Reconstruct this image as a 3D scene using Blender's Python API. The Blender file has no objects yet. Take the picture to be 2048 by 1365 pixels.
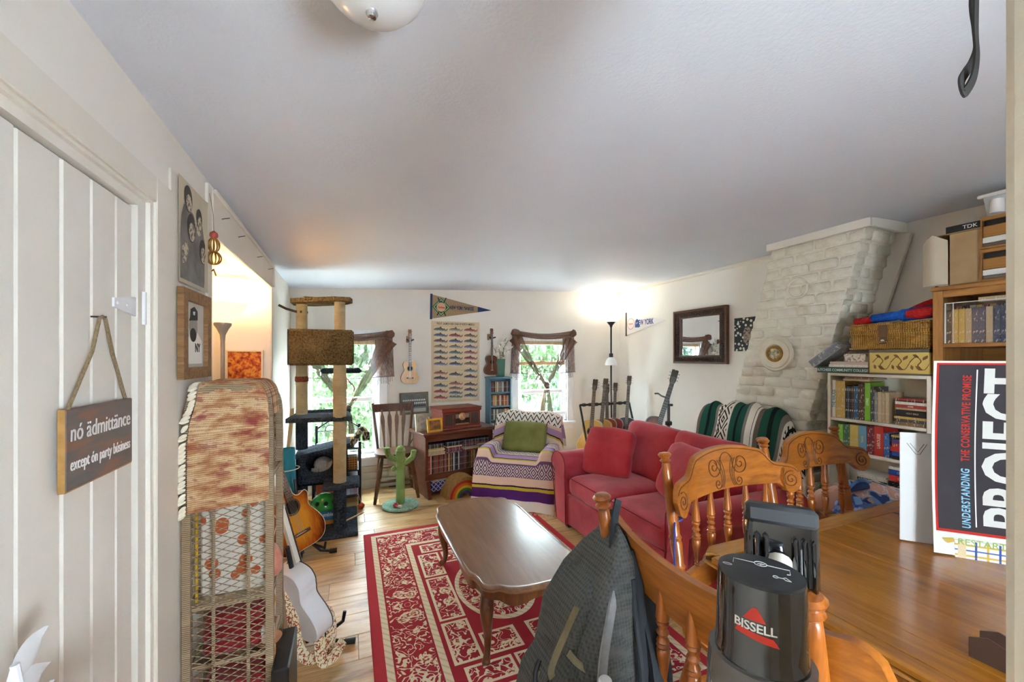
import bpy, bmesh, math, random
from mathutils import Vector, Matrix, Euler, noise
# ---------------------------------------------------------------- camera, light, exposure
scene = bpy.context.scene
COL = scene.collection
YAW = math.atan(324 / 796.0)
cam_data = bpy.data.cameras.new('camera'); cam = bpy.data.objects.new('camera', cam_data); COL.objects.link(cam)
cam.location = (0, 0, 1.45); cam.rotation_euler = (math.pi / 2, 0, -YAW)
cam_data.sensor_width = 36; cam_data.lens = 36 * 796 / 2048; cam_data.shift_y = 32.5 / 2048
cam_data.clip_start = 0.02
scene.camera = cam
scene.view_settings.view_transform = 'Standard'; scene.view_settings.look = 'None'
scene.view_settings.gamma = 1; scene.view_settings.use_curve_mapping = False
scene.view_settings.exposure = 3.15
world = bpy.data.worlds.new('overcast_sky'); scene.world = world; world.use_nodes = True
bg = world.node_tree.nodes['Background']; bg.inputs[0].default_value = (0.76, 0.89, 1.0, 1); bg.inputs[1].default_value = 9.0
scene.cycles.max_bounces = 10; scene.cycles.diffuse_bounces = 6; scene.cycles.transparent_max_bounces = 24
scene.cycles.sample_clamp_indirect = 8

# ---------------------------------------------------------------- materials
def srgb(h):
    if isinstance(h, str):
        h = h.lstrip('#'); c = [int(h[i:i + 2], 16) / 255 for i in (0, 2, 4)]
    else: c = list(h)
    return tuple((v / 12.92 if v <= .04045 else ((v + .055) / 1.055) ** 2.4) for v in c) + (1,)
class NT:
    """small node-graph writer"""
    def __init__(s, name, rough=.5, metal=0, spec=.5):
        s.m = bpy.data.materials.new(name); s.m.use_nodes = True
        s.t = s.m.node_tree; s.b = s.t.nodes['Principled BSDF']; s.out = s.t.nodes['Material Output']
        s.b.inputs['Roughness'].default_value = rough; s.b.inputs['Metallic'].default_value = metal
        s.b.inputs['Specular IOR Level'].default_value = spec
    def n(s, typ, **k):
        nd = s.t.nodes.new(typ)
        for a, v in k.items(): setattr(nd, a, v)
        return nd
    def put(s, sock, v):
        if v is None: return
        if isinstance(v, bpy.types.NodeSocket): s.t.links.new(v, sock)
        else:
            if isinstance(v, (tuple, list)) and len(v) != len(sock.default_value):
                v = tuple(v)[:len(sock.default_value)]
            sock.default_value = v
    def co(s, kind='Object', scale=(1, 1, 1), rot=(0, 0, 0)):
        c = s.n('ShaderNodeTexCoord').outputs[kind]
        mp = s.n('ShaderNodeMapping'); s.t.links.new(c, mp.inputs[0])
        mp.inputs['Scale'].default_value = scale; mp.inputs['Rotation'].default_value = rot
        return mp.outputs[0]
    def noise(s, vec, scale=5, detail=3, rough=.5, dist=0):
        nd = s.n('ShaderNodeTexNoise'); s.put(nd.inputs['Vector'], vec)
        nd.inputs['Scale'].default_value = scale; nd.inputs['Detail'].default_value = detail
        nd.inputs['Roughness'].default_value = rough; nd.inputs['Distortion'].default_value = dist
        return nd.outputs['Fac']
    def voro(s, vec, scale=5, feature='F1', rnd=1, out='Distance'):
        nd = s.n('ShaderNodeTexVoronoi', feature=feature); s.put(nd.inputs['Vector'], vec)
        nd.inputs['Scale'].default_value = scale; nd.inputs['Randomness'].default_value = rnd
        return nd.outputs[out]
    def wave(s, vec, scale=5, dist=0, dscale=1, detail=2, axis='X', kind='BANDS'):
        nd = s.n('ShaderNodeTexWave', wave_type=kind)
        if kind == 'BANDS': nd.bands_direction = axis
        s.put(nd.inputs['Vector'], vec); nd.inputs['Scale'].default_value = scale
        nd.inputs['Distortion'].default_value = dist; nd.inputs['Detail Scale'].default_value = dscale; nd.inputs['Detail'].default_value = detail
        return nd.outputs['Fac']
    def sep(s, vec):
        nd = s.n('ShaderNodeSeparateXYZ'); s.put(nd.inputs[0], vec); return nd.outputs
    def m_(s, op, a, b=None, c=None):
        nd = s.n('ShaderNodeMath', operation=op); s.put(nd.inputs[0], a); s.put(nd.inputs[1], b)
        if c is not None: s.put(nd.inputs[2], c)
        return nd.outputs[0]
    def mix(s, f, a, b):
        nd = s.n('ShaderNodeMix', data_type='RGBA'); s.put(nd.inputs[0], f); s.put(nd.inputs[6], a); s.put(nd.inputs[7], b); return nd.outputs[2]
    def ramp(s, f, stops, interp='LINEAR'):
        nd = s.n('ShaderNodeValToRGB'); cr = nd.color_ramp; cr.interpolation = interp
        while len(cr.elements) < len(stops): cr.elements.new(.5)
        for e, (p, c) in zip(cr.elements, stops):
            e.position = p; e.color = c if not isinstance(c, (int, float)) else (c, c, c, 1)
        s.put(nd.inputs[0], f); return nd.outputs[0]
    def col(s, v): s.put(s.b.inputs['Base Color'], v); return s
    def bump(s, h, strength=.3, dist=.01):
        nd = s.n('ShaderNodeBump'); nd.inputs['Strength'].default_value = strength; nd.inputs['Distance'].default_value = dist
        s.put(nd.inputs['Height'], h); s.t.links.new(nd.outputs[0], s.b.inputs['Normal']); return s
MATS = {}
def pm(name, c1, c2=None, rough=.5, metal=0, spec=.5, scale=6, stretch=(1, 1, 1), detail=3, lo=.35, hi=.65, bump=0, bscale=None, emit=0, coat=0, trans=0, sheen=0, alpha=None, dist=0):
    """plain procedural material: two tones mixed by noise, optional relief"""
    key = name
    if key in MATS: return MATS[key]
    N = NT(name, rough, metal, spec)
    if c2 is None: N.col(srgb(c1))
    else:
        f = N.noise(N.co('Object', stretch), scale, detail, .55, dist)
        N.col(N.ramp(f, [(lo, srgb(c1)), (hi, srgb(c2))]))
    if bump: N.bump(N.noise(N.co('Object', stretch), bscale or scale * 4, 4), bump)
    if emit: N.b.inputs['Emission Color'].default_value = srgb(c1); N.b.inputs['Emission Strength'].default_value = emit
    if coat: N.b.inputs['Coat Weight'].default_value = coat
    if trans: N.b.inputs['Transmission Weight'].default_value = trans
    if sheen: N.b.inputs['Sheen Weight'].default_value = sheen
    if alpha is not None: N.b.inputs['Alpha'].default_value = alpha
    MATS[key] = N.m; return N.m
def wood(name, dark, light, axis='X', rough=.35, scale=1, coat=0, mid=None):
    if name in MATS: return MATS[name]
    N = NT(name, rough)
    st = {'X': (1, 9, 9), 'Y': (9, 1, 9), 'Z': (9, 9, 1)}[axis]
    v = N.co('Object', tuple(a * scale for a in st))
    f = N.noise(v, 2.2, 5, .6, 1.2)
    g = N.noise(v, 14, 2, .5)
    f2 = N.m_('ADD', N.m_('MULTIPLY', f, .75), N.m_('MULTIPLY', g, .25))
    N.col(N.ramp(f2, [(.32, srgb(dark)), (.5, srgb(mid) if mid else tuple((a + b) / 2 for a, b in zip(srgb(dark), srgb(light)))), (.68, srgb(light))]))
    N.bump(f2, .12, .004)
    if coat: N.b.inputs['Coat Weight'].default_value = coat; N.b.inputs['Coat Roughness'].default_value = .15
    MATS[name] = N.m; return N.m
def glassmat(name='window_glass', tint=(.97, 1, .98, 1), gloss=.07):
    if name in MATS: return MATS[name]
    N = NT(name); tr = N.n('ShaderNodeBsdfTransparent'); tr.inputs[0].default_value = tint
    gl = N.n('ShaderNodeBsdfGlossy'); gl.inputs['Roughness'].default_value = .02
    mx = N.n('ShaderNodeMixShader'); mx.inputs[0].default_value = gloss
    N.t.links.new(tr.outputs[0], mx.inputs[1]); N.t.links.new(gl.outputs[0], mx.inputs[2]); N.t.links.new(mx.outputs[0], N.out.inputs[0])
    MATS[name] = N.m; return N.m
def sheer(name, c, density=.6):
    """see-through woven cloth"""
    if name in MATS: return MATS[name]
    N = NT(name, .9); N.col(srgb(c)); tr = N.n('ShaderNodeBsdfTransparent'); mx = N.n('ShaderNodeMixShader')
    f = N.noise(N.co('Object', (30, 30, 8)), 3, 3)
    N.put(mx.inputs[0], N.ramp(f, [(.3, density - .15), (.7, min(1, density + .15))]))
    N.t.links.new(tr.outputs[0], mx.inputs[1]); N.t.links.new(N.b.outputs[0], mx.inputs[2]); N.t.links.new(mx.outputs[0], N.out.inputs[0])
    MATS[name] = N.m; return N.m

# ---------------------------------------------------------------- geometry
def V(*a): return Vector(a if len(a) > 1 else a[0])
def RZ(a): return Matrix.Rotation(a, 4, 'Z')
def RX(a): return Matrix.Rotation(a, 4, 'X')
def RY(a): return Matrix.Rotation(a, 4, 'Y')
def TR(*a): return Matrix.Translation(V(*a))
def catmull(pts, n=6, closed=False):
    P = [V(p) for p in pts]; out = []
    m = len(P)
    for i in range(m if closed else m - 1):
        p0 = P[(i - 1) % m] if closed or i else P[0]; p1 = P[i]; p2 = P[(i + 1) % m]; p3 = P[(i + 2) % m] if closed or i + 2 < m else P[-1]
        for k in range(n):
            t = k / n
            out.append(.5 * ((2 * p1) + (p2 - p0) * t + (2 * p0 - 5 * p1 + 4 * p2 - p3) * t * t + (3 * p1 - p0 - 3 * p2 + p3) * t ** 3))
    if not closed: out.append(P[-1])
    return out
class G:
    def __init__(s, M=None): s.v = []; s.f = []; s.uv = {}; s.M = M or Matrix.Identity(4)
    def add(s, vs, fs, uvs=None):
        o = len(s.v); s.v += [s.M @ V(v) for v in vs]
        for i, f in enumerate(fs):
            if uvs: s.uv[len(s.f)] = [uvs[k] for k in f]
            s.f.append([o + k for k in f])
        return s
    def box(s, x0, x1, y0, y1, z0, z1, b=0):
        if b <= 0:
            return s.add([(x, y, z) for x in (x0, x1) for y in (y0, y1) for z in (z0, z1)],
                         [(0, 1, 3, 2), (4, 6, 7, 5), (0, 4, 5, 1), (2, 3, 7, 6), (0, 2, 6, 4), (1, 5, 7, 3)])
        b = min(b, (x1 - x0) / 2.01, (y1 - y0) / 2.01, (z1 - z0) / 2.01)
        vs = []; idx = {}
        for i, (x, sx) in enumerate(((x0, 1), (x1, -1))):
            for j, (y, sy) in enumerate(((y0, 1), (y1, -1))):
                for k, (z, sz) in enumerate(((z0, 1), (z1, -1))):
                    for a in range(3):
                        p = [x + sx * b, y + sy * b, z + sz * b]; p[a] = (x, y, z)[a]; idx[i, j, k, a] = len(vs); vs.append(p)
        F = []
        for a in range(3):
            o = [q for q in range(3) if q != a]
            for e in (0, 1):
                q = []
                for (u, w) in ((0, 0), (1, 0), (1, 1), (0, 1)):
                    c = [0, 0, 0]; c[a] = e; c[o[0]] = u; c[o[1]] = w; q.append(idx[(*c, a)])
                F.append(q)
            for u in (0, 1):
                for w in (0, 1):
                    c0 = [0, 0, 0]; c0[o[0]] = u; c0[o[1]] = w; c1 = list(c0); c0[a] = 0; c1[a] = 1
                    F.append([idx[(*c0, o[0])], idx[(*c1, o[0])], idx[(*c1, o[1])], idx[(*c0, o[1])]])
        for i in (0, 1):
            for j in (0, 1):
                for k in (0, 1): F.append([idx[i, j, k, a] for a in range(3)])
        return s.add(vs, F)
    def cbox(s, c, d, b=0): return s.box(c[0] - d[0] / 2, c[0] + d[0] / 2, c[1] - d[1] / 2, c[1] + d[1] / 2, c[2] - d[2] / 2, c[2] + d[2] / 2, b)
    def bar(s, p0, p1, w, t, up=(0, 0, 1), b=0):
        p0, p1 = V(p0), V(p1); d = p1 - p0; L = d.length; z = d.normalized(); x = V(up).cross(z)
        if x.length < 1e-5: x = V(1, 0, 0)
        x.normalize(); y = z.cross(x)
        R = Matrix((x, y, z)).transposed().to_4x4(); M0 = s.M; s.M = M0 @ Matrix.Translation(p0) @ R
        s.box(-w / 2, w / 2, -t / 2, t / 2, 0, L, b); s.M = M0; return s
    def loft(s, rings, close=True, cap=True, uv=False):
        n = len(rings[0]); vs = [p for r in rings for p in r]; F = []
        for i in range(len(rings) - 1):
            for j in range(n if close else n - 1):
                F.append([i * n + j, i * n + (j + 1) % n, (i + 1) * n + (j + 1) % n, (i + 1) * n + j])
        if cap and close: F.append(list(range(n))[::-1]); F.append([(len(rings) - 1) * n + j for j in range(n)])
        return s.add(vs, F)
    def lathe(s, prof, n=20, c=(0, 0, 0), cap=True):
        return s.loft([[(c[0] + r * math.cos(2 * math.pi * k / n), c[1] + r * math.sin(2 * math.pi * k / n), c[2] + z) for k in range(n)] for r, z in prof], True, cap)
    def turn(s, p0, p1, prof, n=12):
        """turned profile [(r, t)] along p0-p1"""
        p0, p1 = V(p0), V(p1); z = (p1 - p0).normalized(); x = z.orthogonal().normalized(); y = z.cross(x); L = (p1 - p0).length
        return s.loft([[p0 + z * (t * L) + (x * math.cos(2 * math.pi * k / n) + y * math.sin(2 * math.pi * k / n)) * r for k in range(n)] for r, t in prof])
    def cyl(s, p0, p1, r, r1=None, n=12): return s.turn(p0, p1, [(r, 0), (r if r1 is None else r1, 1)], n)
    def tube(s, pts, r, n=8, closed=False, flat=None, up=None):
        """swept tube; flat=(w,t) gives a flat strap section"""
        P = [V(p) for p in pts]; m = len(P); rings = []; x = None
        for i in range(m):
            d = (P[(i + 1) % m] - P[i - 1]) if closed else (P[min(i + 1, m - 1)] - P[max(i - 1, 0)])
            d.normalize()
            if up is not None: x = d.cross(V(up)); x = x.normalized() if x.length > 1e-6 else d.orthogonal().normalized()
            else:
                x = d.orthogonal().normalized() if x is None else (x - d * x.dot(d))
                x = x.normalized() if x.length > 1e-6 else d.orthogonal().normalized()
            y = d.cross(x); rr = r[i] if isinstance(r, (list, tuple)) else r
            if flat:
                a, b = flat[0] / 2, flat[1] / 2
                rings.append([P[i] + x * u + y * w for u, w in ((-a, -b), (a, -b), (a, b), (-a, b))])
            else: rings.append([P[i] + (x * math.cos(2 * math.pi * k / n) + y * math.sin(2 * math.pi * k / n)) * rr for k in range(n)])
        if closed: rings.append(rings[0])
        return s.loft(rings, True, not closed)
    def prism(s, poly, h0, h1, plane='XY'):
        """polygon (a,b) extruded along the third axis"""
        f = {'XY': lambda a, b, h: (a, b, h), 'XZ': lambda a, b, h: (a, h, b), 'YZ': lambda a, b, h: (h, a, b)}[plane]
        return s.loft([[f(a, b, h) for a, b in poly] for h in (h0, h1)])
    def rblock(s, c, d, r=.05, n=3, k=4, puff=0):
        """soft cushion: super-ellipsoid-like rounded block, puffed"""
        nu, nv = 32, 14; rings = []
        e = .35
        def sp(w, ee): return math.copysign(abs(w) ** ee, w)
        for j in range(nv + 1):
            ph = -math.pi / 2 + math.pi * j / nv; cz = sp(math.sin(ph), r); cr = sp(math.cos(ph), e)
            ring = []
            for i in range(nu):
                th = 2 * math.pi * i / nu; ux = sp(math.cos(th), e); uy = sp(math.sin(th), e)
                x, y = ux * cr, uy * cr
                z = cz * (1 + puff * (1 - x * x) * (1 - y * y)) * (1 if not puff else 1)
                ring.append((c[0] + x * d[0] / 2, c[1] + y * d[1] / 2, c[2] + z * d[2] / 2))
            rings.append(ring)
        return s.loft(rings)
    def grid(s, fn, nu, nv, th=0):
        """sheet fn(u,v)->point with UVs; th gives it thickness"""
        vs = [V(fn(i / nu, j / nv)) for j in range(nv + 1) for i in range(nu + 1)]
        uv = [(i / nu, j / nv) for j in range(nv + 1) for i in range(nu + 1)]
        F = [(j * (nu + 1) + i, j * (nu + 1) + i + 1, (j + 1) * (nu + 1) + i + 1, (j + 1) * (nu + 1) + i) for j in range(nv) for i in range(nu)]
        if th <= 0: return s.add(vs, F, uv)
        nor = [V(0, 0, 0) for _ in vs]
        for f in F:
            nn = (vs[f[1]] - vs[f[0]]).cross(vs[f[3]] - vs[f[0]])
            for k in f: nor[k] += nn
        lo = [v - (nn.normalized() * th if nn.length > 0 else V(0, 0, th)) for v, nn in zip(vs, nor)]
        n0 = len(vs); F2 = [tuple(n0 + k for k in f[::-1]) for f in F]
        rim = [i for i in range(nu + 1)] + [j * (nu + 1) + nu for j in range(1, nv + 1)] + [nv * (nu + 1) + i for i in range(nu - 1, -1, -1)] + [j * (nu + 1) for j in range(nv - 1, 0, -1)]
        E = [(rim[k], n0 + rim[k], n0 + rim[(k + 1) % len(rim)], rim[(k + 1) % len(rim)]) for k in range(len(rim))]
        return s.add(vs + lo, F + F2 + E, uv + uv)
    def mesh(s, name):
        me = bpy.data.meshes.new(name); me.from_pydata([tuple(v) for v in s.v], [], s.f)
        if s.uv:
            l = me.uv_layers.new(name='UVMap')
            for i, p in enumerate(me.polygons):
                u = s.uv.get(i)
                if u:
                    for q, li in enumerate(p.loop_indices): l.data[li].uv = u[q]
        bm = bmesh.new(); bm.from_mesh(me); bmesh.ops.recalc_face_normals(bm, faces=bm.faces); bm.to_mesh(me); bm.free()
        return me
def smooth_mesh(me, ang=40):
    for p in me.polygons: p.use_smooth = True
    me.set_sharp_from_angle(angle=math.radians(ang))
def ob(name, g, mat=None, parent=None, M=None, smooth=True, ang=40):
    me = g.mesh(name) if isinstance(g, G) else g
    if isinstance(g, G) and smooth: smooth_mesh(me, ang)
    if mat is not None and isinstance(g, G):
        for mm in (mat if isinstance(mat, (list, tuple)) else [mat]): me.materials.append(mm)
    o = bpy.data.objects.new(name, me); COL.objects.link(o)
    if parent is not None: o.parent = parent
    if M is not None: o.matrix_basis = M
    return o
def tag(o, label, cat=None, group=None, kind=None):
    if label: o['label'] = label
    if cat: o['category'] = cat
    if group: o['group'] = group
    if kind: o['kind'] = kind
    return o
def thing(name, label, cat, loc=(0, 0, 0), rz=0, group=None, M=None):
    o = bpy.data.objects.new(name, None); COL.objects.link(o); o.empty_display_size = .05
    o.matrix_basis = M if M is not None else TR(*loc) @ RZ(rz)
    return tag(o, label, cat, group)
def struct(name, g, mat, parent=None, **k):
    o = ob(name, g, mat, parent, **k)
    if parent is None: o['kind'] = 'structure'
    return o
def dup(root, M, label=None, group=None, parent=None):
    r = root.copy(); COL.objects.link(r); r.matrix_basis = M
    if parent is not None: r.parent = parent
    if label: r['label'] = label
    if group: r['group'] = group
    for ch in list(root.children):
        c = ch.copy(); COL.objects.link(c); c.parent = r
        for gch in list(ch.children):
            d = gch.copy(); COL.objects.link(d); d.parent = c
    return r
def text_mesh(body, size, depth=.0008, align='CENTER', space=1, shear=0, bold=0):
    cu = bpy.data.curves.new('lettering', 'FONT'); cu.body = body; cu.size = size; cu.extrude = depth; cu.align_x = align; cu.align_y = 'CENTER'
    cu.space_character = space; cu.shear = shear; cu.offset = bold; cu.resolution_u = 3
    o = bpy.data.objects.new('lettering', cu); COL.objects.link(o)
    dg = bpy.context.evaluated_depsgraph_get(); me = bpy.data.meshes.new_from_object(o.evaluated_get(dg))
    bpy.data.objects.remove(o); bpy.data.curves.remove(cu); me.name = 'lettering'; return me
def text(parent, body, size, M, mat, sx=1, **k):
    me = text_mesh(body, size, **k); me.materials.clear(); me.materials.append(mat)
    return ob('lettering', me, None, parent, M @ Matrix.Diagonal((sx, 1, 1, 1)))
rnd = random.Random(7)
FACE_Y = RX(math.pi / 2)                                   # print that faces -Y (reads along +X)
FACE_PX = RZ(math.pi / 2) @ RX(math.pi / 2)                # print that faces +X (reads along +Y)
FACE_NX = RZ(-math.pi / 2) @ RX(math.pi / 2)               # print that faces -X (reads along -Y)
# ================================================================ THE ROOM
LW, RW, BW = -.575, 3.555, 4.68
def ZC(x, y): return (2.17 + .02 * (BW - y)) * (1 - (x - LW) / (RW - LW)) + 2.375 * ((x - LW) / (RW - LW))
def paint(name, c1, c2, bump=.15, scale=1.6):
    N = NT(name, .6); v = N.co('Object'); f = N.noise(v, scale, 4)
    N.col(N.ramp(f, [(.35, srgb(c1)), (.65, srgb(c2))])); N.bump(N.noise(v, 90, 3), bump, .004); return N.m
WALL = paint('cream_wall_paint', '#ebe6dd', '#e5e0d6')
DOORP = paint('door_paint', '#e6e2d9', '#dfdad0', .08)
CEIL = paint('ceiling_paint', '#d9dee8', '#d4d9e3', .35, 1)
TRIM = paint('trim_paint', '#e5dfd3', '#ddd6c9', .06)
WHITEP = pm('white_gloss_paint', '#eef0f2', '#e2e6ea', rough=.35)
T = .12
wl = G(); X0 = LW - T
wl.box(X0, LW, -1.2, .74, 0, 2.5); wl.box(X0, LW, .74, 1.57, 1.93, 2.5); wl.box(X0, LW, 1.57, 2.126, 0, 2.5)
wl.box(X0, LW, 2.126, 3.57, 2.04, 2.5); wl.box(X0, LW, 3.57, BW, 0, 2.5)
wl.box(X0 - .04, X0, .66, 1.65, -.01, 2.05)  # unseen panel added behind the door to keep outside light from leaking through
struct('wall_left', wl, WALL, smooth=False)
al = G(); al.box(-1.6, X0, 2.0, 2.126, 0, 2.3); al.box(-1.72, -1.6, 2.0, 3.8, 0, 2.3); al.box(-1.6, X0, 3.57, 3.69, 0, 2.3)
struct('wall_alcove', al, WALL, smooth=False)
OLDP = pm('flaking_old_plaster', '#d9b98a', '#efe2c8', rough=.8, scale=9, bump=.6, lo=.4, hi=.55)
struct('ceiling_alcove', G().box(-1.6, LW - .02, 2.126, 3.57, 2.05, 2.1), OLDP, smooth=False)
wb = G()
W1 = (-.44, .30, .36, 1.66); W2 = (1.99, 2.70, .60, 1.68)
wb.box(LW - T, W1[0], BW, BW + T, 0, 2.6); wb.box(W1[0], W1[1], BW, BW + T, 0, W1[2]); wb.box(W1[0], W1[1], BW, BW + T, W1[3], 2.6)
wb.box(W1[1], W2[0], BW, BW + T, 0, 2.6); wb.box(W2[0], W2[1], BW, BW + T, 0, W2[2]); wb.box(W2[0], W2[1], BW, BW + T, W2[3], 2.6); wb.box(W2[1], RW + T, BW, BW + T, 0, 2.6)
struct('wall_back', wb, WALL, smooth=False)
struct('wall_right', G().box(RW, RW + T, -1.2, BW, 0, 2.6), WALL, smooth=False)
# unseen wall behind the camera; opening added and sized to admit fill light
wf = G(); wf.box(LW - T, .45, -1.32, -1.2, 0, 2.6); wf.box(1.0, RW + T, -1.32, -1.2, 0, 2.6); wf.box(.45, 1.0, -1.32, -1.2, 1.55, 2.6); wf.box(.45, 1.0, -1.32, -1.2, 0, .9)
struct('wall_front', wf, WALL, smooth=False)
# ceiling: sags and tilts, slightly wavy
cg = G(); nx, ny = 40, 50
def cpt(u, v, dz=0):
    x = LW - .02 + u * (RW - LW + .04); y = -1.2 + v * (BW + 1.22)
    return (x, y, ZC(x, y) + dz + .006 * noise.noise(V(x * 1.3, y * 1.3, 0)))
cg.grid(lambda u, v: cpt(u, v), nx, ny); cg.grid(lambda u, v: cpt(u, v, .12), nx, ny)
struct('ceiling', cg, CEIL)
# floor of separate planks
def plank_mat():
    N = NT('oak_laminate', .38); oi = N.n('ShaderNodeObjectInfo').outputs['Random']
    v = N.co('Object', (1, 8, 8)); va = N.n('ShaderNodeVectorMath', operation='ADD'); N.put(va.inputs[0], v)
    cb = N.n('ShaderNodeCombineXYZ'); N.put(cb.inputs[0], N.m_('MULTIPLY', oi, 37)); N.put(cb.inputs[1], N.m_('MULTIPLY', oi, 91)); N.put(va.inputs[1], cb.outputs[0])
    f = N.noise(va.outputs[0], 1.6, 6, .62, .9); g = N.noise(va.outputs[0], 9, 3, .6)
    h = N.m_('ADD', N.m_('MULTIPLY', f, .7), N.m_('MULTIPLY', g, .3))
    c = N.ramp(h, [(.33, srgb('#94693a')), (.47, srgb('#cba26b')), (.66, srgb('#e4c692'))])
    t = N.m_('ADD', N.m_('MULTIPLY', oi, .28), .82); mx = N.n('ShaderNodeVectorMath', operation='SCALE'); N.put(mx.inputs[0], c); N.put(mx.inputs[3], t)
    N.col(mx.outputs[0]); N.bump(h, .1, .003); return N.m
PLANK = plank_mat()
fl = struct('floor', G().box(LW - 1.2, RW, -1.2, BW, -.06, -.012), pm('floor_joint', '#6b4f34'), smooth=False)
PW, PL = .187, 1.22; row = 0; y = .55
while y < BW - .005:
    y1 = min(y + PW, BW); x = LW - .02 - (row * .43 % 1.0) * PL
    if y > 2.15 and y < 3.6: xmin = LW - 1.0
    else: xmin = LW
    x = xmin - ((row * 0.437) % 1.0) * PL
    while x < RW:
        a, b = max(x, xmin), min(x + PL, RW)
        if b - a > .03:
            ob('plank', G().box(0, b - a - .002, 0, y1 - y - .0025, -.012, 0, .0015), PLANK, fl, TR(a, y, 0), smooth=False)
        x += PL
    y += PW; row += 1
ob('subfloor_boards', G().box(LW, RW, -1.2, .547, -.012, 0), PLANK, fl, smooth=False)
# --- plank door in the left wall
dr = bpy.data.objects.new('door_1', None); COL.objects.link(dr); dr['kind'] = 'structure'
ys = [.745, .845, .955, 1.07, 1.201, 1.312, 1.425, 1.515]
for a, b in zip(ys, ys[1:]): ob('board', G().box(LW - .045, LW - .022 + rnd.uniform(0, .002), a + .0025, b - .0025, .02, 1.897, .004), DOORP, dr, smooth=False)
ob('backing_boards', G().box(LW - .06, LW - .045, .745, 1.515, .02, 1.897), DOORP, dr)
fr = ob('door_frame', G().box(LW - .08, LW - .012, 1.523, 1.57, 0, 1.93).box(LW - .08, LW - .012, .74, 1.523, 1.905, 1.93), DOORP, dr, smooth=False)
ob('casing', G().box(LW, LW + .012, 1.585, 1.70, 0, 2.02, .003).box(LW, LW + .008, 1.70, 1.765, 0, 2.1, .002), TRIM, dr, smooth=False)
ob('head_casing', G().box(LW, LW + .012, .6, 1.585, 1.938, 2.02, .003), TRIM, dr, smooth=False)
for z in (1.6, .35):
    h = ob('strap_hinge', G().cyl((LW - .012, 1.556, z - .05), (LW - .012, 1.556, z + .05), .008, n=10).prism([(1.405, z - .012), (1.405, z + .012), (1.55, z + .032), (1.55, z - .032)], LW - .022, LW - .016, 'YZ'), WHITEP, dr)
    for yy in (1.42, 1.47, 1.53): ob('screw', G().lathe([(.005, 0), (.004, .002), (.001, .003)], 8, cap=True), WHITEP, h, TR(LW - .016, yy, z) @ RY(math.pi / 2))
# --- alcove head trim with nails
tr = struct('trim_1', G().box(LW, LW + .016, 2.126, 3.60, 1.99, 2.19, .003), TRIM, smooth=False)
ob('moulding', G().bar((LW + .022, 2.126, 2.185), (LW + .022, 3.60, 2.155), .012, .022, b=.003), TRIM, tr)
ob('end_block', G().box(LW, LW + .03, 3.57, 3.6, 2.0, 2.16, .003), TRIM, tr, smooth=False)
STEEL = pm('nail_steel', '#4a4744', rough=.4, metal=.8)
for yy in (2.25, 2.55, 3.02, 3.4): ob('nail', G().cyl((LW + .016, yy, 2.10), (LW + .05, yy - .012, 2.106), .0018, n=6), STEEL, tr)
struct('trim_2', G().box(LW, LW + .012, 2.07, 2.126, 0, 2.2, .002), TRIM, smooth=False)
struct('trim_3', G().box(LW, LW + .012, 3.57, 3.63, 0, 2.0, .002), TRIM, smooth=False)
# --- windows
GLASS = glassmat(); TANP = pm('aged_tan_paint', '#cbb58c', '#b89f73', rough=.5, scale=4)
def rect_frame(x0, x1, z0, z1, w, y0, y1, wb=None):
    wb = wb or w; g = G(); b = .003
    g.box(x0, x0 + w, y0, y1, z0, z1, b); g.box(x1 - w, x1, y0, y1, z0, z1, b); g.box(x0 + w, x1 - w, y0, y1, z1 - w, z1, b); g.box(x0 + w, x1 - w, y0, y1, z0, z0 + wb, b); return g
def window(n, W, zm, extra):
    x0, x1, z0, z1 = W; r = bpy.data.objects.new('window_%d' % n, None); COL.objects.link(r); r['kind'] = 'structure'
    ob('jamb', G().box(x0, x0 + .02, BW, BW + T, z0, z1).box(x1 - .02, x1, BW, BW + T, z0, z1).box(x0, x1, BW, BW + T, z1 - .02, z1).box(x0, x1, BW, BW + T, z0, z0 + .02), WHITEP, r, smooth=False)
    c = .09
    ob('casing', G().box(x0 - c, x0, BW - .018, BW, z0, z1 + c, .003).box(x1, x1 + c, BW - .018, BW, z0, z1 + c, .003).box(x0, x1, BW - .018, BW, z1, z1 + c, .003), WHITEP, r, smooth=False)
    ob('sill', G().box(x0 - c - .02, x1 + c + .02, BW - .06, BW + .02, z0 - .03, z0, .006).box(x0 - c, x1 + c, BW - .016, BW, z0 - .11, z0 - .03, .003), WHITEP, r, smooth=False)
    for nm, a, b, yy, mt in (('upper_sash', zm - .02, z1 - .02, BW + .065, WHITEP), ('lower_sash', z0 + .02, zm + .02, BW + .03, WHITEP)):
        s = ob(nm, rect_frame(x0 + .02, x1 - .02, a, b, .045, yy, yy + .03), mt, r, smooth=False)
        ob('pane', G().box(x0 + .06, x1 - .06, yy + .013, yy + .016, a + .04, b - .04), GLASS, s, smooth=False)
    for zz, w, mt in extra:
        ob('rail', G().box(x0 + .02, x1 - .02, BW + .006, BW + .026, zz - w / 2, zz + w / 2, .003), mt, r, smooth=False)
    return r
window(1, W1, .985, [(1.615, .05, TANP)])
w2 = window(2, W2, 1.0, [(1.64, .05, TANP), (1.372, .045, TANP), (.70, .05, WHITEP)])
ob('sash_lock', G().box(2.29, 2.37, BW - .01, BW + .012, 1.39, 1.405, .003).cyl((2.33, BW, 1.405), (2.33, BW, 1.416), .012), TANP, w2)
BASE = pm('baseboard_paint', '#d9d3c6', '#cbc4b6', rough=.5)
struct('baseboard_back', G().box(LW, 2.0, BW - .02, BW, 0, .10, .004).box(LW, .4, BW - .014, BW, .10, .175, .003).box(LW, .4, BW - .012, BW, .178, .245, .003), BASE, smooth=False)
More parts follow.
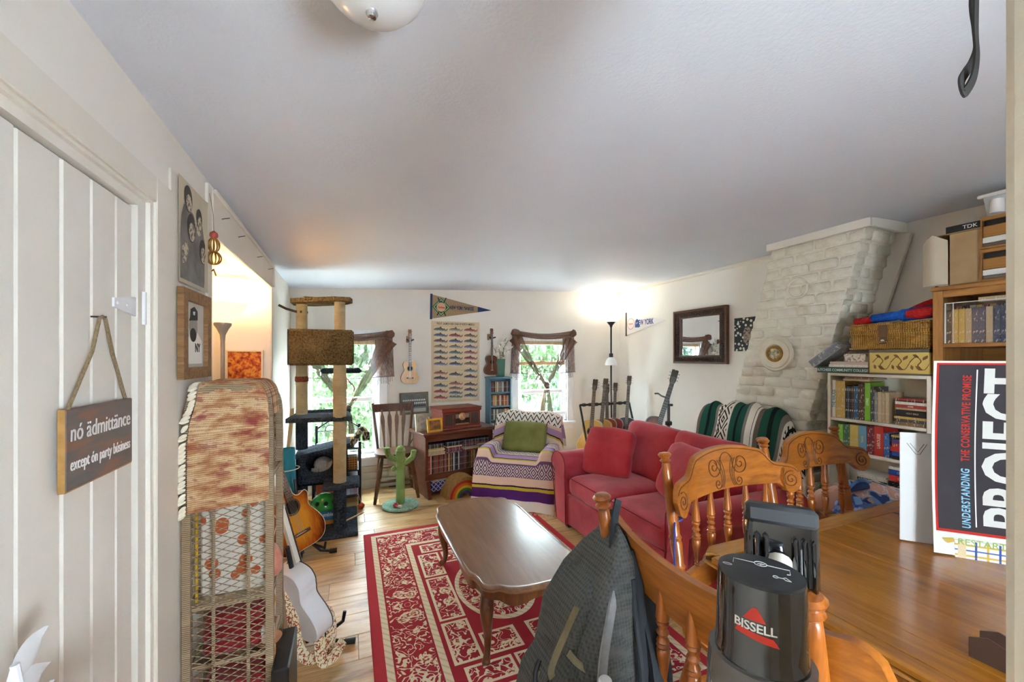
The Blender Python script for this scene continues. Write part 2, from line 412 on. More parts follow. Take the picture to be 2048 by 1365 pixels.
struct('baseboard_right', G().box(RW - .018, RW, 0, BW, 0, .10, .004), BASE, smooth=False)
hr = thing('baseboard_heater', 'dark grey metal baseboard heater along wall under window behind armchair', 'heater', (2.0, BW, 0))
HG = pm('heater_grey', '#6f6a66', '#5c5854', rough=.45, metal=.3)
ob('heater_cover', G().box(0, 1.5, -.07, -.002, .03, .2, .006), HG, hr, smooth=False)
ob('heater_fins', G().box(.02, 1.48, -.065, -.006, .012, .03), pm('fin_dark', '#2c2a28'), hr, smooth=False)
struct('trim_4', G().box(RW - .03, RW, 2.2, BW, ZC(RW, 3) - .03, ZC(RW, 3) + .03, .004), TRIM, smooth=False)
# --- leaning painted brick chimney on the right wall
LEAN = .27; CF = 3.15
def lean(z): return LEAN * (2.32 - max(z, .9))
BR = NT('painted_brick', .7); v = BR.co('Object'); oi = BR.n('ShaderNodeObjectInfo').outputs['Random']
BR.col(BR.ramp(BR.m_('ADD', BR.m_('MULTIPLY', BR.noise(v, 14, 4), .7), BR.m_('MULTIPLY', oi, .3)), [(.3, srgb('#d9d2c0')), (.55, srgb('#e4ddcc')), (.75, srgb('#cfc6b0'))]))
BR.bump(BR.noise(v, 38, 5, .6), .55, .012); BR = BR.m
chim = bpy.data.objects.new('wall_chimney', None); COL.objects.link(chim); chim['kind'] = 'structure'
yA, yB = 1.545, 2.19; H = .079
core = G()
core.loft([[(CF + .007, yA + .007 + lean(z), z), (CF + .007, yB - .007 + lean(z), z), (RW, yB - .007 + lean(z), z), (RW, yA + .007 + lean(z), z)] for z in (0, .9, 2.36)])
ob('mortar', core, BR, chim, smooth=False)
rb = random.Random(3); z = .26; course = 0
def brick(x0, x1, y0, y1, z0):
    g = G(); j = lambda a: a + rb.uniform(-.0035, .0035)
    M = Matrix.Identity(4); M[1][2] = -LEAN * (1 if z0 > .88 else 0)
    cx_, cy_, cz_ = (x0 + x1) / 2, (y0 + y1) / 2, z0 + H / 2
    g.M = Matrix.Rotation(rb.uniform(-.02, .02), 4, 'X')
    g.box(j(x0) - cx_, j(x1) - cx_, j(y0) - cy_, j(y1) - cy_, -H / 2 + .003, H / 2 - .004 + rb.uniform(-.002, .002), .011)
    ob('brick', g, BR, chim, TR(cx_, cy_ + lean(z0 + H / 2), cz_) @ RZ(rb.uniform(-.012, .012)), smooth=True, ang=50)
while z < 2.27:
    cuts = [yA, yA + .1, yA + .31, yA + .52, yB] if course % 2 else [yA, yA + .21, yA + .43, yB]
    cuts = [cuts[0]] + [c + rb.uniform(-.015, .015) for c in cuts[1:-1]] + [cuts[-1]]
    for a, b in zip(cuts, cuts[1:]): brick(CF + rb.uniform(-.006, .004), CF + .1, a + .003, b - .003 + (rb.uniform(-.01, .012) if b == yB else 0), z)
    for a, b in (((CF + .1, CF + .3), (CF + .3, RW)) if course % 2 else ((CF + .1, CF + .2), (CF + .2, RW))): brick(a + .004, b - .003, yA + rb.uniform(-.007, .003), yA + .1, z)
    z += H; course += 1
ob('patched_flue_ring', G(TR(CF - .002, 1.985, 1.975) @ RY(-math.pi / 2)).lathe([(.062, 0), (.066, .006), (.074, .008), (.08, .004), (.082, -.01)], 36, cap=False), BR, chim)
t5 = struct('trim_5', G().box(CF - .03, CF + .0, yA - .03, yB + .02, 2.305, ZC(CF, 1.9) + .02, .004).box(CF, RW, yA - .035, yA - .01, 2.305, ZC(RW, 1.6), .004), TRIM, smooth=False)
g6 = G(); g6.bar((RW - .045, yA - .04 + lean(1.45) - .0, 1.45), (RW - .045, yA - .04 + lean(2.30), 2.30), .03, .09, up=(0, 1, 0), b=.003)
struct('trim_6', g6, TRIM, smooth=False)
fm = thing('flue_cover', 'round cream flue cover plate with small brass centre on painted chimney', 'flue cover', M=TR(CF - .008, 2.143, 1.478) @ RZ(0) @ RY(-math.pi / 2))
ob('plate', G().lathe([(.137, 0), (.140, .006), (.132, .014), (.118, .012), (.112, .02), (.075, .022), (.068, .016)], 48), pm('cream_enamel', '#e2d9c3', '#d6cbb2', rough=.4), fm)
ob('brass_disc', G().lathe([(.066, .016), (.064, .024), (.052, .027), (.046, .022), (.02, .022)], 40), pm('aged_brass', '#b48a3c', '#8d6524', rough=.35, metal=.7, scale=20), fm)
ob('picture_disc', G().lathe([(.044, .0225), (.04, .024)], 32), pm('tiny_landscape', '#d8c9a0', '#5a5b3c', rough=.5, scale=40), fm)
# --- jamb beside the camera
JP = paint('jamb_paint', '#d8cfbc', '#cfc5b0', .25, 3)
jm = struct('trim_7', G().box(.467, .60, -.02, .142, 0, 2.3, .006), JP, smooth=False)
# --- ceiling light
cl = thing('ceiling_light', 'frosted glass dome light fixed to the white ceiling', 'ceiling light', (.04, .83, ZC(0, .83)))
ob('canopy', G().lathe([(.09, 0), (.09, -.02), (.075, -.026)], 36), WHITEP, cl)
gd = ob('glass_dome', G().lathe([(.10, -.012), (.112, -.025), (.112, -.05), (.10, -.085), (.076, -.112), (.042, -.128), (.012, -.133)], 48), pm('frosted_glass', '#d9d9da', rough=.25, spec=.6), cl)
ob('finial', G().lathe([(.010, -.13), (.012, -.138), (.008, -.146), (.002, -.148)], 16), pm('chrome', '#cfcfd2', rough=.15, metal=1), cl)
# --- outdoors
GRASS = NT('grass', .9); v = GRASS.co('Object'); GRASS.col(GRASS.ramp(GRASS.noise(v, 3, 6, .7), [(.3, srgb('#16250f')), (.5, srgb('#24381b')), (.7, srgb('#3a502a'))])); GRASS.bump(GRASS.noise(v, 60, 4), .8, .05); GRASS = GRASS.m
tag(ob('lawn', G().grid(lambda u, v: (-9 + 22 * u, BW + .3 + 9 * v, -.5 + .25 * math.sin(u * 7) * v + 1.0 * v * v), 30, 24), GRASS), 'sloping green lawn outside beyond the windows', 'lawn', kind='structure')
tag(ob('reflector', G().box(-6, 9, BW + T + .02, 7.0, -.56, -.42), pm('pale_reflector', '#dedad2', '#cfcac0', rough=.9, scale=3, bump=.3)), 'added unseen pale patio outside along the house wall', 'reflector', kind='structure')  # unseen slab added to bounce daylight up onto the ceiling
def leafmat(n, a, b):
    N = NT(n, .6); N.col(N.ramp(N.noise(N.co('Object'), 1.7, 4), [(.35, srgb(a)), (.6, srgb(b))])); N.b.inputs['Transmission Weight'].default_value = 0
    N.b.inputs['Subsurface Weight'].default_value = 0
    tl = N.n('ShaderNodeBsdfTranslucent'); tl.inputs[0].default_value = srgb(b); mx = N.n('ShaderNodeMixShader'); mx.inputs[0].default_value = .4
    N.t.links.new(N.b.outputs[0], mx.inputs[1]); N.t.links.new(tl.outputs[0], mx.inputs[2]); N.t.links.new(mx.outputs[0], N.out.inputs[0]); return N.m
LEAF = [leafmat('leaf_mid', '#142411', '#2b4222'), leafmat('leaf_blue', '#13221b', '#2a4133'), leafmat('leaf_pale', '#1e3118', '#3d5430')]
def bush(name, label, x, y, h, w, m, seed, leaf=.11, n=2600):
    t = thing(name, label, 'tree' if h > 3 else 'bush', (x, y, -.5)); r = random.Random(seed); g = G()
    cl_ = [(r.uniform(-w, w) * .6, r.uniform(-w, w) * .35, r.uniform(.15, .95) * h) for _ in range(26)]
    for _ in range(n):
        c = r.choice(cl_); rad = w * .42
        d = V(r.gauss(0, 1), r.gauss(0, 1), r.gauss(0, 1)).normalized() * rad * r.random() ** .4
        p = V(c) + d; p.z = max(p.z, .05); R = Euler((r.uniform(0, 6.3), r.uniform(0, 6.3), r.uniform(0, 6.3))).to_matrix(); s = leaf * r.uniform(.6, 1.3)
        g.add([p + R @ V(a, b, 0) for a, b in ((-s, 0), (0, -s * .4), (s, 0), (0, s * .4))], [(0, 1, 2, 3)])
    ob('foliage', g, m, t, smooth=False)['kind'] = 'stuff'
    ob('trunk', G().cyl((0, 0, -.4), (0, 0, h * .5), .05 + h * .012, .03), pm('bark', '#5d4b3a', '#7b6650', rough=.9, scale=12), t)
for i, (x, y, h, w, m, nm, lb) in enumerate([
    (-3.1, 9.4, 3.1, 2.2, 1, 'broadleaf_tree', 'bluish green tree outside beyond the cat tree window'),
    (.9, 9.9, 3.2, 2.2, 0, 'broadleaf_tree', 'mid green tree outside between the two windows'),
    (4.9, 9.8, 3.1, 2.2, 2, 'broadleaf_tree', 'pale yellow green tree outside beyond the window by armchair'),
    (8.9, 10.4, 3.3, 2.2, 1, 'broadleaf_tree', 'bluish green tree outside beyond the floor lamp corner'),
    (-.3, 7.4, 1.7, 1.2, 2, 'bush', 'low pale bush outside the window behind the cat tree'),
    (2.4, 7.2, 1.3, 1.0, 0, 'bush', 'low mid green bush outside the window behind the armchair'),
    (4.8, 7.4, 1.5, 1.1, 1, 'bush', 'low bluish bush outside the window with knotted brown scarf')]): bush(nm, lb, x, y, h, w, LEAF[m], 20 + i, .13 if h > 3 else .07)
# ================================================================ RUG
def rug_mat():
    N = NT('rug_weave', .95, spec=.1); P = N.sep(N.co('Object')); ax = N.m_('ABSOLUTE', P[0]); ay = N.m_('ABSOLUTE', P[1])
    A, B = .745, 1.065
    d = N.m_('MINIMUM', N.m_('SUBTRACT', A, ax), N.m_('SUBTRACT', B, ay))
    red, red2, cream, olive = srgb('#ae353d'), srgb('#952a35'), srgb('#e2d4b6'), srgb('#9c936f')
    cb = N.n('ShaderNodeCombineXYZ'); N.put(cb.inputs[0], ax); N.put(cb.inputs[1], ay)
    vec = cb.outputs[0]
    # curling vines, blossoms and leaves (symmetric about both axes)
    c1 = N.m_('LESS_THAN', N.m_('ABSOLUTE', N.m_('SUBTRACT', N.noise(vec, 17, 1, .5, 1.4), .5)), .036)
    vd = N.voro(vec, 11, rnd=.75); c2 = N.m_('LESS_THAN', vd, .2); ring = N.m_('LESS_THAN', N.m_('ABSOLUTE', N.m_('SUBTRACT', vd, .33)), .065)
    pet = N.m_('GREATER_THAN', N.noise(vec, 34, 2, .6, .8), .56)
    fl = N.m_('MAXIMUM', c1, N.m_('MULTIPLY', N.m_('MAXIMUM', c2, ring), N.m_('GREATER_THAN', N.noise(vec, 60, 2), .44)))
    ol = N.m_('MULTIPLY', pet, N.m_('LESS_THAN', vd, .42))
    tone = N.noise(vec, 3, 2); ground = N.mix(tone, red2, red)
    flor = N.mix(fl, N.mix(N.m_('MULTIPLY', ol, .75), ground, N.mix(N.noise(vec, 21, 1), olive, srgb('#c9813f'))), cream)
    key = N.m_('GREATER_THAN', N.wave(N.co('Object', (1, 1, 1)), 14, 0, axis='DIAGONAL'), .8)
    band = N.mix(N.m_('MULTIPLY', key, .35), cream, olive)
    def box_d(cx_, cy_, hx, hy):   # signed box distance in mirrored space
        return N.m_('MAXIMUM', N.m_('SUBTRACT', N.m_('ABSOLUTE', N.m_('SUBTRACT', ax, cx_)), hx), N.m_('SUBTRACT', N.m_('ABSOLUTE', N.m_('SUBTRACT', ay, cy_)), hy))
    field = ground
    bxs = [(0, .645, .10, .055), (.24, .645, .11, .055), (.32, .40, .065, .15), (.32, .10, .065, .115), (.13, .47, .09, .075), (0, .0, 0, 0)]
    for (cx_, cy_, hx, hy) in bxs[:-1]:
        bd = box_d(cx_, cy_, hx, hy)
        field = N.mix(N.m_('LESS_THAN', bd, 0), field, flor)
        field = N.mix(N.m_('LESS_THAN', N.m_('ABSOLUTE', bd), .0075), field, cream)
    e = N.m_('SQRT', N.m_('ADD', N.m_('POWER', N.m_('DIVIDE', ax, .235), 2), N.m_('POWER', N.m_('DIVIDE', ay, .33), 2)))
    field = N.mix(N.m_('LESS_THAN', e, 1), field, flor)
    field = N.mix(N.m_('LESS_THAN', N.m_('ABSOLUTE', N.m_('SUBTRACT', e, .97)), .055), field, band)
    field = N.mix(N.m_('LESS_THAN', N.m_('ABSOLUTE', N.m_('SUBTRACT', e, .5)), .04), field, cream)
    c = N.mix(N.m_('GREATER_THAN', d, .055), srgb('#b23a42'), band)
    c = N.mix(N.m_('GREATER_THAN', d, .09), c, ground)
    c = N.mix(N.m_('GREATER_THAN', d, .10), c, flor)
    c = N.mix(N.m_('GREATER_THAN', d, .285), c, ground)
    c = N.mix(N.m_('GREATER_THAN', d, .295), c, band)
    c = N.mix(N.m_('GREATER_THAN', d, .33), c, field)
    N.col(c); N.bump(N.noise(N.co('Object'), 220, 2), .3, .003); return N.m
tag(ob('area_rug', G().box(-.745, .745, -1.065, 1.065, 0, .009, .003), rug_mat(), M=TR(.845, 2.375, .0005), smooth=False), 'red and cream oriental area rug under the coffee table', 'rug')
# ================================================================ COFFEE TABLE
WAL = wood('walnut_brown', '#4c2a14', '#8a5a33', 'Y', .28, .8, coat=.5)
WALD = wood('walnut_carved', '#4a2612', '#7d4a25', 'Z', .3, 1.2, coat=.4)
ct = thing('coffee_table', 'oval scalloped brown wooden coffee table on curved legs on the red rug', 'coffee table', (.815, 2.245, .01))
q = [(0, .612), (.09, .606), (.15, .585), (.185, .552), (.225, .545), (.255, .515), (.262, .46), (.272, .42), (.29, .38), (.297, .22), (.297, 0)]
full = q + [(x, -y) for x, y in q[-2::-1]]; full = full + [(-x, y) for x, y in full[-2:0:-1]]
outl = [(p.x, p.y) for p in catmull([(x, y, 0) for x, y in full], 4, True)]
def ringz(k, z, inset=0):
    r = []
    for x, y in outl:
        l = math.hypot(x, y); f = (1 - inset / l); r.append((x * f, y * f, z))
    return r
TT = wood('table_top_worn', '#6d4a30', '#8d684a', 'Y', .3, .4, coat=.35, mid='#7d593b')
ob('top', G().loft([ringz(1, z, i) for z, i in ((.366, .02), (.37, .008), (.378, .004), (.382, .0), (.39, 0), (.394, .006), (.396, .02), (.394, .028), (.394, .036))] + [[(x * .5, y * .5, .394) for x, y in outl]]), TT, ct, ang=30)
ap = G(); n = len(outl)
rings = []
for z0, ins in ((.366, .035), (.31, .038), (.31, .055), (.366, .055)):
    r = []
    for i, (x, y) in enumerate(outl):
        l = math.hypot(x, y); f = 1 - ins / l; z = z0
        if z0 < .35: z = z0 + .012 * math.cos(8 * math.atan2(y / .61, x / .3))
        r.append((x * f, y * f, z))
    rings.append(r)
ap.loft(rings + [rings[0]], cap=False)
ob('apron', ap, WALD, ct, ang=30)
for sx in (-1, 1):
    for sy in (-1, 1):
        g = G(); pth = [(.205, .44, .345), (.222, .475, .27), (.224, .48, .21), (.21, .452, .12), (.213, .456, .05), (.228, .482, .02), (.232, .49, .012)]
        pp = catmull([(sx * a, sy * b, c) for a, b, c in pth], 5); rr = [(.03, .034, .028, .019, .0145, .02, .016)[min(6, i // 5)] * (1 - (i % 5) / 5) + (.03, .034, .028, .019, .0145, .02, .016)[min(6, i // 5 + 1)] * ((i % 5) / 5) for i in range(len(pp))]
        l = ob('leg', g.tube(pp, rr, 10), WALD, ct)
        sp = [(sx * (.222 + .012 * math.cos(t) * (1 - t / 9)), sy * (.475 + .012 * math.cos(t) * (1 - t / 9) + .028), .272 + .016 * math.sin(t) * (1 - t / 9)) for t in [k * .45 for k in range(16)]]
        ob('carved_scroll', G().tube(sp, .0045, 6), WALD, l)
# ================================================================ SOFA
def fabric(name, c1, c2, sc=5, bump=.25, weave=300):
    if name in MATS: return MATS[name]
    N = NT(name, .85, spec=.2); v = N.co('Object'); N.col(N.ramp(N.noise(v, sc, 4), [(.35, srgb(c1)), (.65, srgb(c2))]))
    N.bump(N.m_('ADD', N.m_('MULTIPLY', N.noise(v, 9, 3), .8), N.m_('MULTIPLY', N.noise(v, weave, 2), .2)), bump, .02); N.b.inputs['Sheen Weight'].default_value = .25; MATS[name] = N.m; return N.m
RED = fabric('red_microfibre', '#a52b36', '#bf4852'); RED2 = fabric('red_cotton', '#a8262f', '#bd3a41', 4, .4); PIPE = pm('dark_red_piping', '#7f1f28', rough=.8)
def wrinkle(g, amp, sc, seed=0):
    if not g.v: return g
    c = sum(g.v, V(0, 0, 0)) / len(g.v)
    for i, v in enumerate(g.v):
        n = noise.noise(V(v.x * sc + seed, v.y * sc, v.z * sc)) + .5 * noise.noise(V(v.x * sc * 2.3 + seed, v.y * sc * 2.3, v.z * sc * 2.3))
        g.v[i] = v + (v - c).normalized() * n * amp
    return g
def cushion(c, d, e=.3, ez=.6, nu=64, nv=24, M=None):
    """pillow with pointed corners and a domed face; thin axis = z"""
    g = G(M); rings = []
    def sp(w, ee): return math.copysign(abs(w) ** ee, w)
    for j in range(nv + 1):
        ph = -math.pi / 2 + math.pi * j / nv
        cr = sp(math.cos(ph), .5); cz = sp(math.sin(ph), ez)
        rings.append([(c[0] + sp(math.cos(2 * math.pi * i / nu), e) * cr * d[0] / 2, c[1] + sp(math.sin(2 * math.pi * i / nu), e) * cr * d[1] / 2, c[2] + cz * d[2] / 2) for i in range(nu)])
    return g.loft(rings)
sf = thing('sofa', 'red fabric loveseat sofa facing the coffee table', 'sofa', (0, 0, 0))
sg = G(); sg.box(1.71, 2.55, 1.72, 2.98, .05, .30, .02); ob('base', sg, RED, sf)
ob('front_skirt', wrinkle(G().box(1.69, 1.72, 1.70, 3.0, .045, .305, .012), .004, 6), RED, sf)
def arm(y0, y1, flip):
    n = 14; ring = []
    prof = [(y0, .05), (y1, .05), (y1, .46)]
    yc = (y0 + y1) / 2 + flip * .02; r = .115
    P = [(y0 + .012, .05), (y1 - .012, .05), (y1 - .012, .48)]
    P += [(yc + r * math.cos(a), .535 + .1 * math.sin(a)) for a in [math.pi * k / n for k in range(n + 1)]]
    P += [(y0 + .012, .48)]
    g = G(); g.loft([[(x, a + (b - .3) * flip * .06, b) for a, b in P] for x in (1.665, 1.68, 2.0, 2.3, 2.56)]); return g
for y0, y1, fl_ in ((1.60, 1.775, -1), (2.91, 3.09, 1)):
    a = ob('arm', arm(y0, y1, fl_), RED, sf, ang=50)
    yc = (y0 + y1) / 2 + fl_ * .02
    pth = [(1.664, yc + .117 * math.cos(t) + .014 * fl_, .535 + .102 * math.sin(t)) for t in [math.pi * k / 14 for k in range(15)]]
    pth = [(1.664, y1 - .012 + (.05 - .3) * fl_ * .06, .06)] + pth + [(1.664, y0 + .012 + (.05 - .3) * fl_ * .06, .06)]
    ob('piping', G().tube(pth, .004, 6), PIPE, a)
ob('backrest', wrinkle(G().box(2.36, 2.60, 1.66, 3.04, .28, .72, .07), .01, 4), RED, sf)
for y0, y1, sd in ((1.785, 2.335, 1), (2.345, 2.90, 5)):
    c = ob('seat_cushion', wrinkle(cushion((2.02, (y0 + y1) / 2, .385), (.70, y1 - y0, .19), .16, .45), .009, 5, sd), RED, sf)
    ob('piping', G().tube([(1.672, y0 + .03 + k * (y1 - y0 - .06) / 8, .455) for k in range(9)], .004, 6), PIPE, c)
for y0, y1, sd in ((1.80, 2.36, 3), (2.36, 2.92, 8)):
    M = TR(2.33, (y0 + y1) / 2, .665) @ RY(-math.radians(72))
    ob('back_cushion', wrinkle(cushion((0, 0, 0), (.46, y1 - y0 + .02, .2), .22, .55), .014, 6, sd), RED2, sf, M)
for x in (1.75, 2.48):
    for y in (1.68, 2.98): ob('foot', G().cbox((x, y, .027), (.07, .07, .054), .006), WALD, sf)
pt = tag(ob('throw_pillow', wrinkle(cushion((0, 0, 0), (.40, .42, .14), .28, .6), .016, 7, 2), RED2, M=TR(2.02, 2.80, .655) @ RZ(math.radians(28)) @ RY(-math.radians(66))), 'small red cotton pillow propped against the far sofa arm', 'pillow')
tag(ob('throw_pillow', wrinkle(cushion((0, 0, 0), (.40, .44, .14), .28, .6), .016, 7, 12), RED2, M=TR(2.10, 2.06, .655) @ RZ(math.radians(-12)) @ RY(-math.radians(66))), 'red pillow on the sofa behind the carved dining chair', 'pillow')
# ================================================================ SERAPE BLANKETS
def stripes(name, bands, deco, axis=1, reps=1.0, grain=260):
    """woven stripe cloth from UV; bands=[(pos,color)], deco=[(v0,v1,freq,kind,color)]"""
    N = NT(name, .95, spec=.1); uv = N.sep(N.co('UV')); v = uv[axis]; u = uv[1 - axis]
    sp_ = N.noise(N.co('UV', (1, 1, 1)), grain, 2)
    v = N.m_('ADD', v, N.m_('MULTIPLY', N.m_('SUBTRACT', sp_, .5), .006))
    if reps != 1: v = N.m_('FRACT', N.m_('MULTIPLY', v, reps))
    c = None
    for k in range(0, len(bands), 28):
        part = bands[k:k + 28]; r = N.ramp(v, [(p, srgb(cc)) for p, cc in part], 'CONSTANT')
        c = r if c is None else N.mix(N.m_('GREATER_THAN', v, part[0][0]), c, r)
    for v0, v1, freq, kind, cc in deco:
        t = N.m_('DIVIDE', N.m_('SUBTRACT', v, v0), v1 - v0)
        inside = N.m_('MULTIPLY', N.m_('GREATER_THAN', t, 0), N.m_('LESS_THAN', t, 1))
        tri = N.m_('MULTIPLY', N.m_('ABSOLUTE', N.m_('SUBTRACT', N.m_('FRACT', N.m_('MULTIPLY', u, freq)), .5)), 2)
        if kind == 'zig':
            dd = N.m_('ABSOLUTE', N.m_('SUBTRACT', N.m_('FRACT', N.m_('MULTIPLY', N.m_('SUBTRACT', t, N.m_('MULTIPLY', tri, .45)), 2)), .5)); ln = N.m_('LESS_THAN', dd, .14)
        else:
            q_ = N.m_('ADD', tri, N.m_('ABSOLUTE', N.m_('SUBTRACT', N.m_('MULTIPLY', t, 2), 1)))
            ln = N.m_('LESS_THAN', N.m_('ABSOLUTE', N.m_('SUBTRACT', N.m_('FRACT', N.m_('MULTIPLY', q_, 1.8)), .5)), .2)
        c = N.mix(N.m_('MULTIPLY', inside, ln), c, srgb(cc))
    shade = N.mix(N.m_('MULTIPLY', sp_, .3), c, srgb('#202020')); N.col(N.mix(.5, c, shade))
    N.bump(N.noise(N.co('UV'), 320, 2), .35, .004); return N.m
# ---- slip-covered armchair under the purple serape
AC = TR(1.68, 3.82, 0) @ RZ(math.radians(-38))
BEI = fabric('beige_slipcover', '#d9bd94', '#c9aa7e', 3, .3)
ac = thing('armchair', 'low armchair with beige slipcover beside the record player stand', 'armchair', M=AC)
ob('base', wrinkle(G().box(-.36, .36, -.30, .34, .01, .34, .03), .006, 5), BEI, ac)
ob('backrest', wrinkle(G(TR(0, .24, .3) @ RX(math.radians(-12))).box(-.34, .34, -.07, .10, 0, .50, .07), .008, 5), BEI, ac)
for s in (-1, 1): ob('arm', wrinkle(G().box(s * .31 - .075, s * .31 + .075, -.31, .30, .01, .545, .06), .006, 6), BEI, ac)
ob('seat_cushion', cushion((0, -.04, .385), (.50, .56, .12), .2, .5), BEI, ac)
PUR = [(0, '#e9e2d2'), (.05, '#5a2f74'), (.10, '#c9b83d'), (.115, '#2b2333'), (.125, '#e6c8b4'), (.165, '#6a4d6e'), (.235, '#e6c8b4'), (.26, '#c9b83d'), (.272, '#2b2333'), (.28, '#b79ac2'), (.335, '#6c3f8a'), (.345, '#e6c8b4'), (.37, '#f0ece4'), (.44, '#b79ac2'), (.465, '#c9b83d'), (.475, '#e6c8b4'), (.52, '#6c3f8a'), (.545, '#e9e2d2'), (.60, '#c9b83d'), (.61, '#2b2333'), (.62, '#b79ac2'), (.655, '#e6c8b4'), (.67, '#f0ece4'), (.755, '#e6c8b4'), (.785, '#6c3f8a'), (.80, '#e6c8b4'), (.86, '#b79ac2'), (.95, '#e9e2d2')]
PURM = stripes('purple_serape', PUR, [(.17, .23, 10, 'dia', '#e6d8d0'), (.375, .435, 12, 'zig', '#2b2333'), (.675, .75, 11, 'zig', '#241d2b')])
path = [(-.46, .012), (-.44, .10), (-.405, .30), (-.385, .405), (-.33, .455), (-.1, .462), (.06, .455), (.13, .52), (.20, .74), (.235, .825), (.29, .85), (.36, .83), (.385, .70), (.39, .5)]
pc = [V(0, a, b) for a, b in path]; pcs = catmull(pc, 8); Ls = [0]
for a, b in zip(pcs, pcs[1:]): Ls.append(Ls[-1] + (b - a).length)
def along(cs, L, t):
    s = t * L[-1]
    for i in range(len(L) - 1):
        if L[i + 1] >= s: return cs[i].lerp(cs[i + 1], (s - L[i]) / max(1e-9, L[i + 1] - L[i]))
    return cs[-1]
def sm(a, b, x): t = max(0, min(1, (x - a) / (b - a))); return t * t * (3 - 2 * t)
def purple(u, v):
    p = along(pcs, Ls, v); x = -.40 + .80 * u; y, z = p.y, p.z; ax_ = abs(x)
    on_seat = sm(-.40, -.34, y) * (1 - sm(.10, .2, y)) * (1 if z < .72 else 0)
    if on_seat > 0:
        armz = .56 - .02 * ((ax_ - .31) / .08) ** 2 - (.22 * sm(.37, .41, ax_))
        z = z + on_seat * sm(.215, .265, ax_) * (armz - z)
    if y < -.36 and z < .44: x *= 1 + .05 * (.44 - z); y -= .012 * math.sin(u * 22) * (.44 - z) * 2
    if z > .45 and y > .1: x *= 1 - .10 * sm(.5, .85, z); z += -.05 * sm(.2, .40, ax_) + .01 * math.sin(u * 9)
    nz = noise.noise(V(x * 6, y * 6, z * 6)) * .012
    return (x, y - abs(nz), z + nz * .6 + .004)
sb = thing('serape_blanket', 'purple striped serape blanket draped over the armchair', 'blanket', M=AC)
ob('cloth', G().grid(purple, 56, 90, .006), PURM, sb, ang=80)
fr_ = G(); r = random.Random(4)
for k in range(60):
    x = -.40 + .8 * k / 59; fr_.tube([(x, -.47, .014), (x + r.uniform(-.01, .01), -.49, .01), (x + r.uniform(-.02, .02), -.505 - r.uniform(0, .015), .006)], .0022, 4)
ob('fringe', fr_, pm('cream_yarn', '#e6ddc8', rough=.95), sb)['kind'] = 'stuff'
GRN = fabric('olive_green_silk', '#6b7138', '#82874a', 6, .3)
gp = thing('throw_pillow', 'olive green pillow leaning on the purple serape armchair', 'pillow', M=AC @ TR(.0, .075, .60) @ RX(math.radians(62)))
ob('pillow_body', wrinkle(cushion((0, 0, 0), (.46, .33, .13), .28, .6), .008, 8, 2), GRN, gp)
for s in (-1, 1): ob('braid_trim', G().tube([(s * .225, -.16, 0), (s * .225, .16, 0)], .006, 6), pm('dark_braid', '#3c3b22', rough=.9), gp)
# ---- recliner wholly covered by the green serape
RC = TR(2.72, 2.36, 0)
rc = thing('recliner', 'upholstered recliner hidden under a green serape before the chimney', 'armchair', M=RC)
TAU = fabric('taupe_cover', '#9a8a76', '#85755f')
ob('base', G().box(-.10, .33, -.34, .34, .04, .42, .05), TAU, rc)
ob('backrest', G(TR(.22, 0, .38) @ RY(math.radians(12))).box(-.07, .1, -.36, .36, 0, .62, .08), TAU, rc)
for s in (-1, 1): ob('arm', G().box(-.10, .30, s * .39 - .06, s * .39 + .06, .04, .60, .05), TAU, rc)
GB = ['#2f5b4c', '#1d2a2b', '#28564a', '#8a8178', '#efe6d6', '#262626', '#efe6d6', '#7a6a5e', '#2a5a4a', '#1a2626', '#244f43', '#8a8178', '#efe6d6', '#262626', '#e9ddca']
wd = [.05, .02, .06, .03, .05, .006, .02, .035, .07, .03, .05, .025, .02, .006, .12]
bands = []; p_ = 0
for rep in range(2):
    for w_, c_ in zip(wd, GB):
        bands.append((p_, c_)); p_ += w_ * .82
GRM = stripes('green_serape', bands[:30], [(.372, .474, 7, 'dia', '#2a2a2a'), (.86, .96, 7, 'dia', '#2a2a2a')], axis=0, grain=400)
gpath = [(-.115, .30), (-.11, .52), (-.06, .605), (.10, .605), (.19, .70), (.27, .98), (.33, 1.055), (.395, 1.03), (.40, .8)]
gcs = catmull([V(a, 0, b) for a, b in gpath], 8); GLs = [0]
for a, b in zip(gcs, gcs[1:]): GLs.append(GLs[-1] + (b - a).length)
def green(u, v):
    p = along(gcs, GLs, v); y = .60 - 1.14 * u; x, z = p.x, p.z; ay_ = abs(y)
    hi = sm(.62, .8, z)
    if y < 0: z -= (z - .42) * (.72 * sm(.33, .52, -y)) * (.35 + .65 * hi)
    else: z -= (z - .50) * (.72 * sm(.36, .50, y)) * (.35 + .65 * hi)
    z -= .05 * hi * (1 - math.cos(y * 3)) ; z += .012 * math.sin(u * 40 + v * 3) * (.3 + hi)
    n_ = noise.noise(V(x * 4, y * 5, z * 4)) * .03
    return (x + n_ - .012, y, max(.02, z + n_ * .5))
gb = thing('serape_blanket', 'green black and cream serape blanket draped over recliner by chimney', 'blanket', M=RC)
ob('cloth', G().grid(green, 90, 60, .006), GRM, gb, ang=80)
fr_ = G()
for k in range(70):
    v_ = .08 + .62 * k / 69; e = V(green(1, v_)); fr_.tube([e, e + V(r.uniform(-.02, .01), -.015, -.05), e + V(r.uniform(-.03, .02), -.02 - r.uniform(0, .02), -.11 - r.uniform(0, .04))], .0028, 4)
ob('fringe', fr_, pm('cream_yarn', '#e6ddc8', rough=.95), gb)['kind'] = 'stuff'
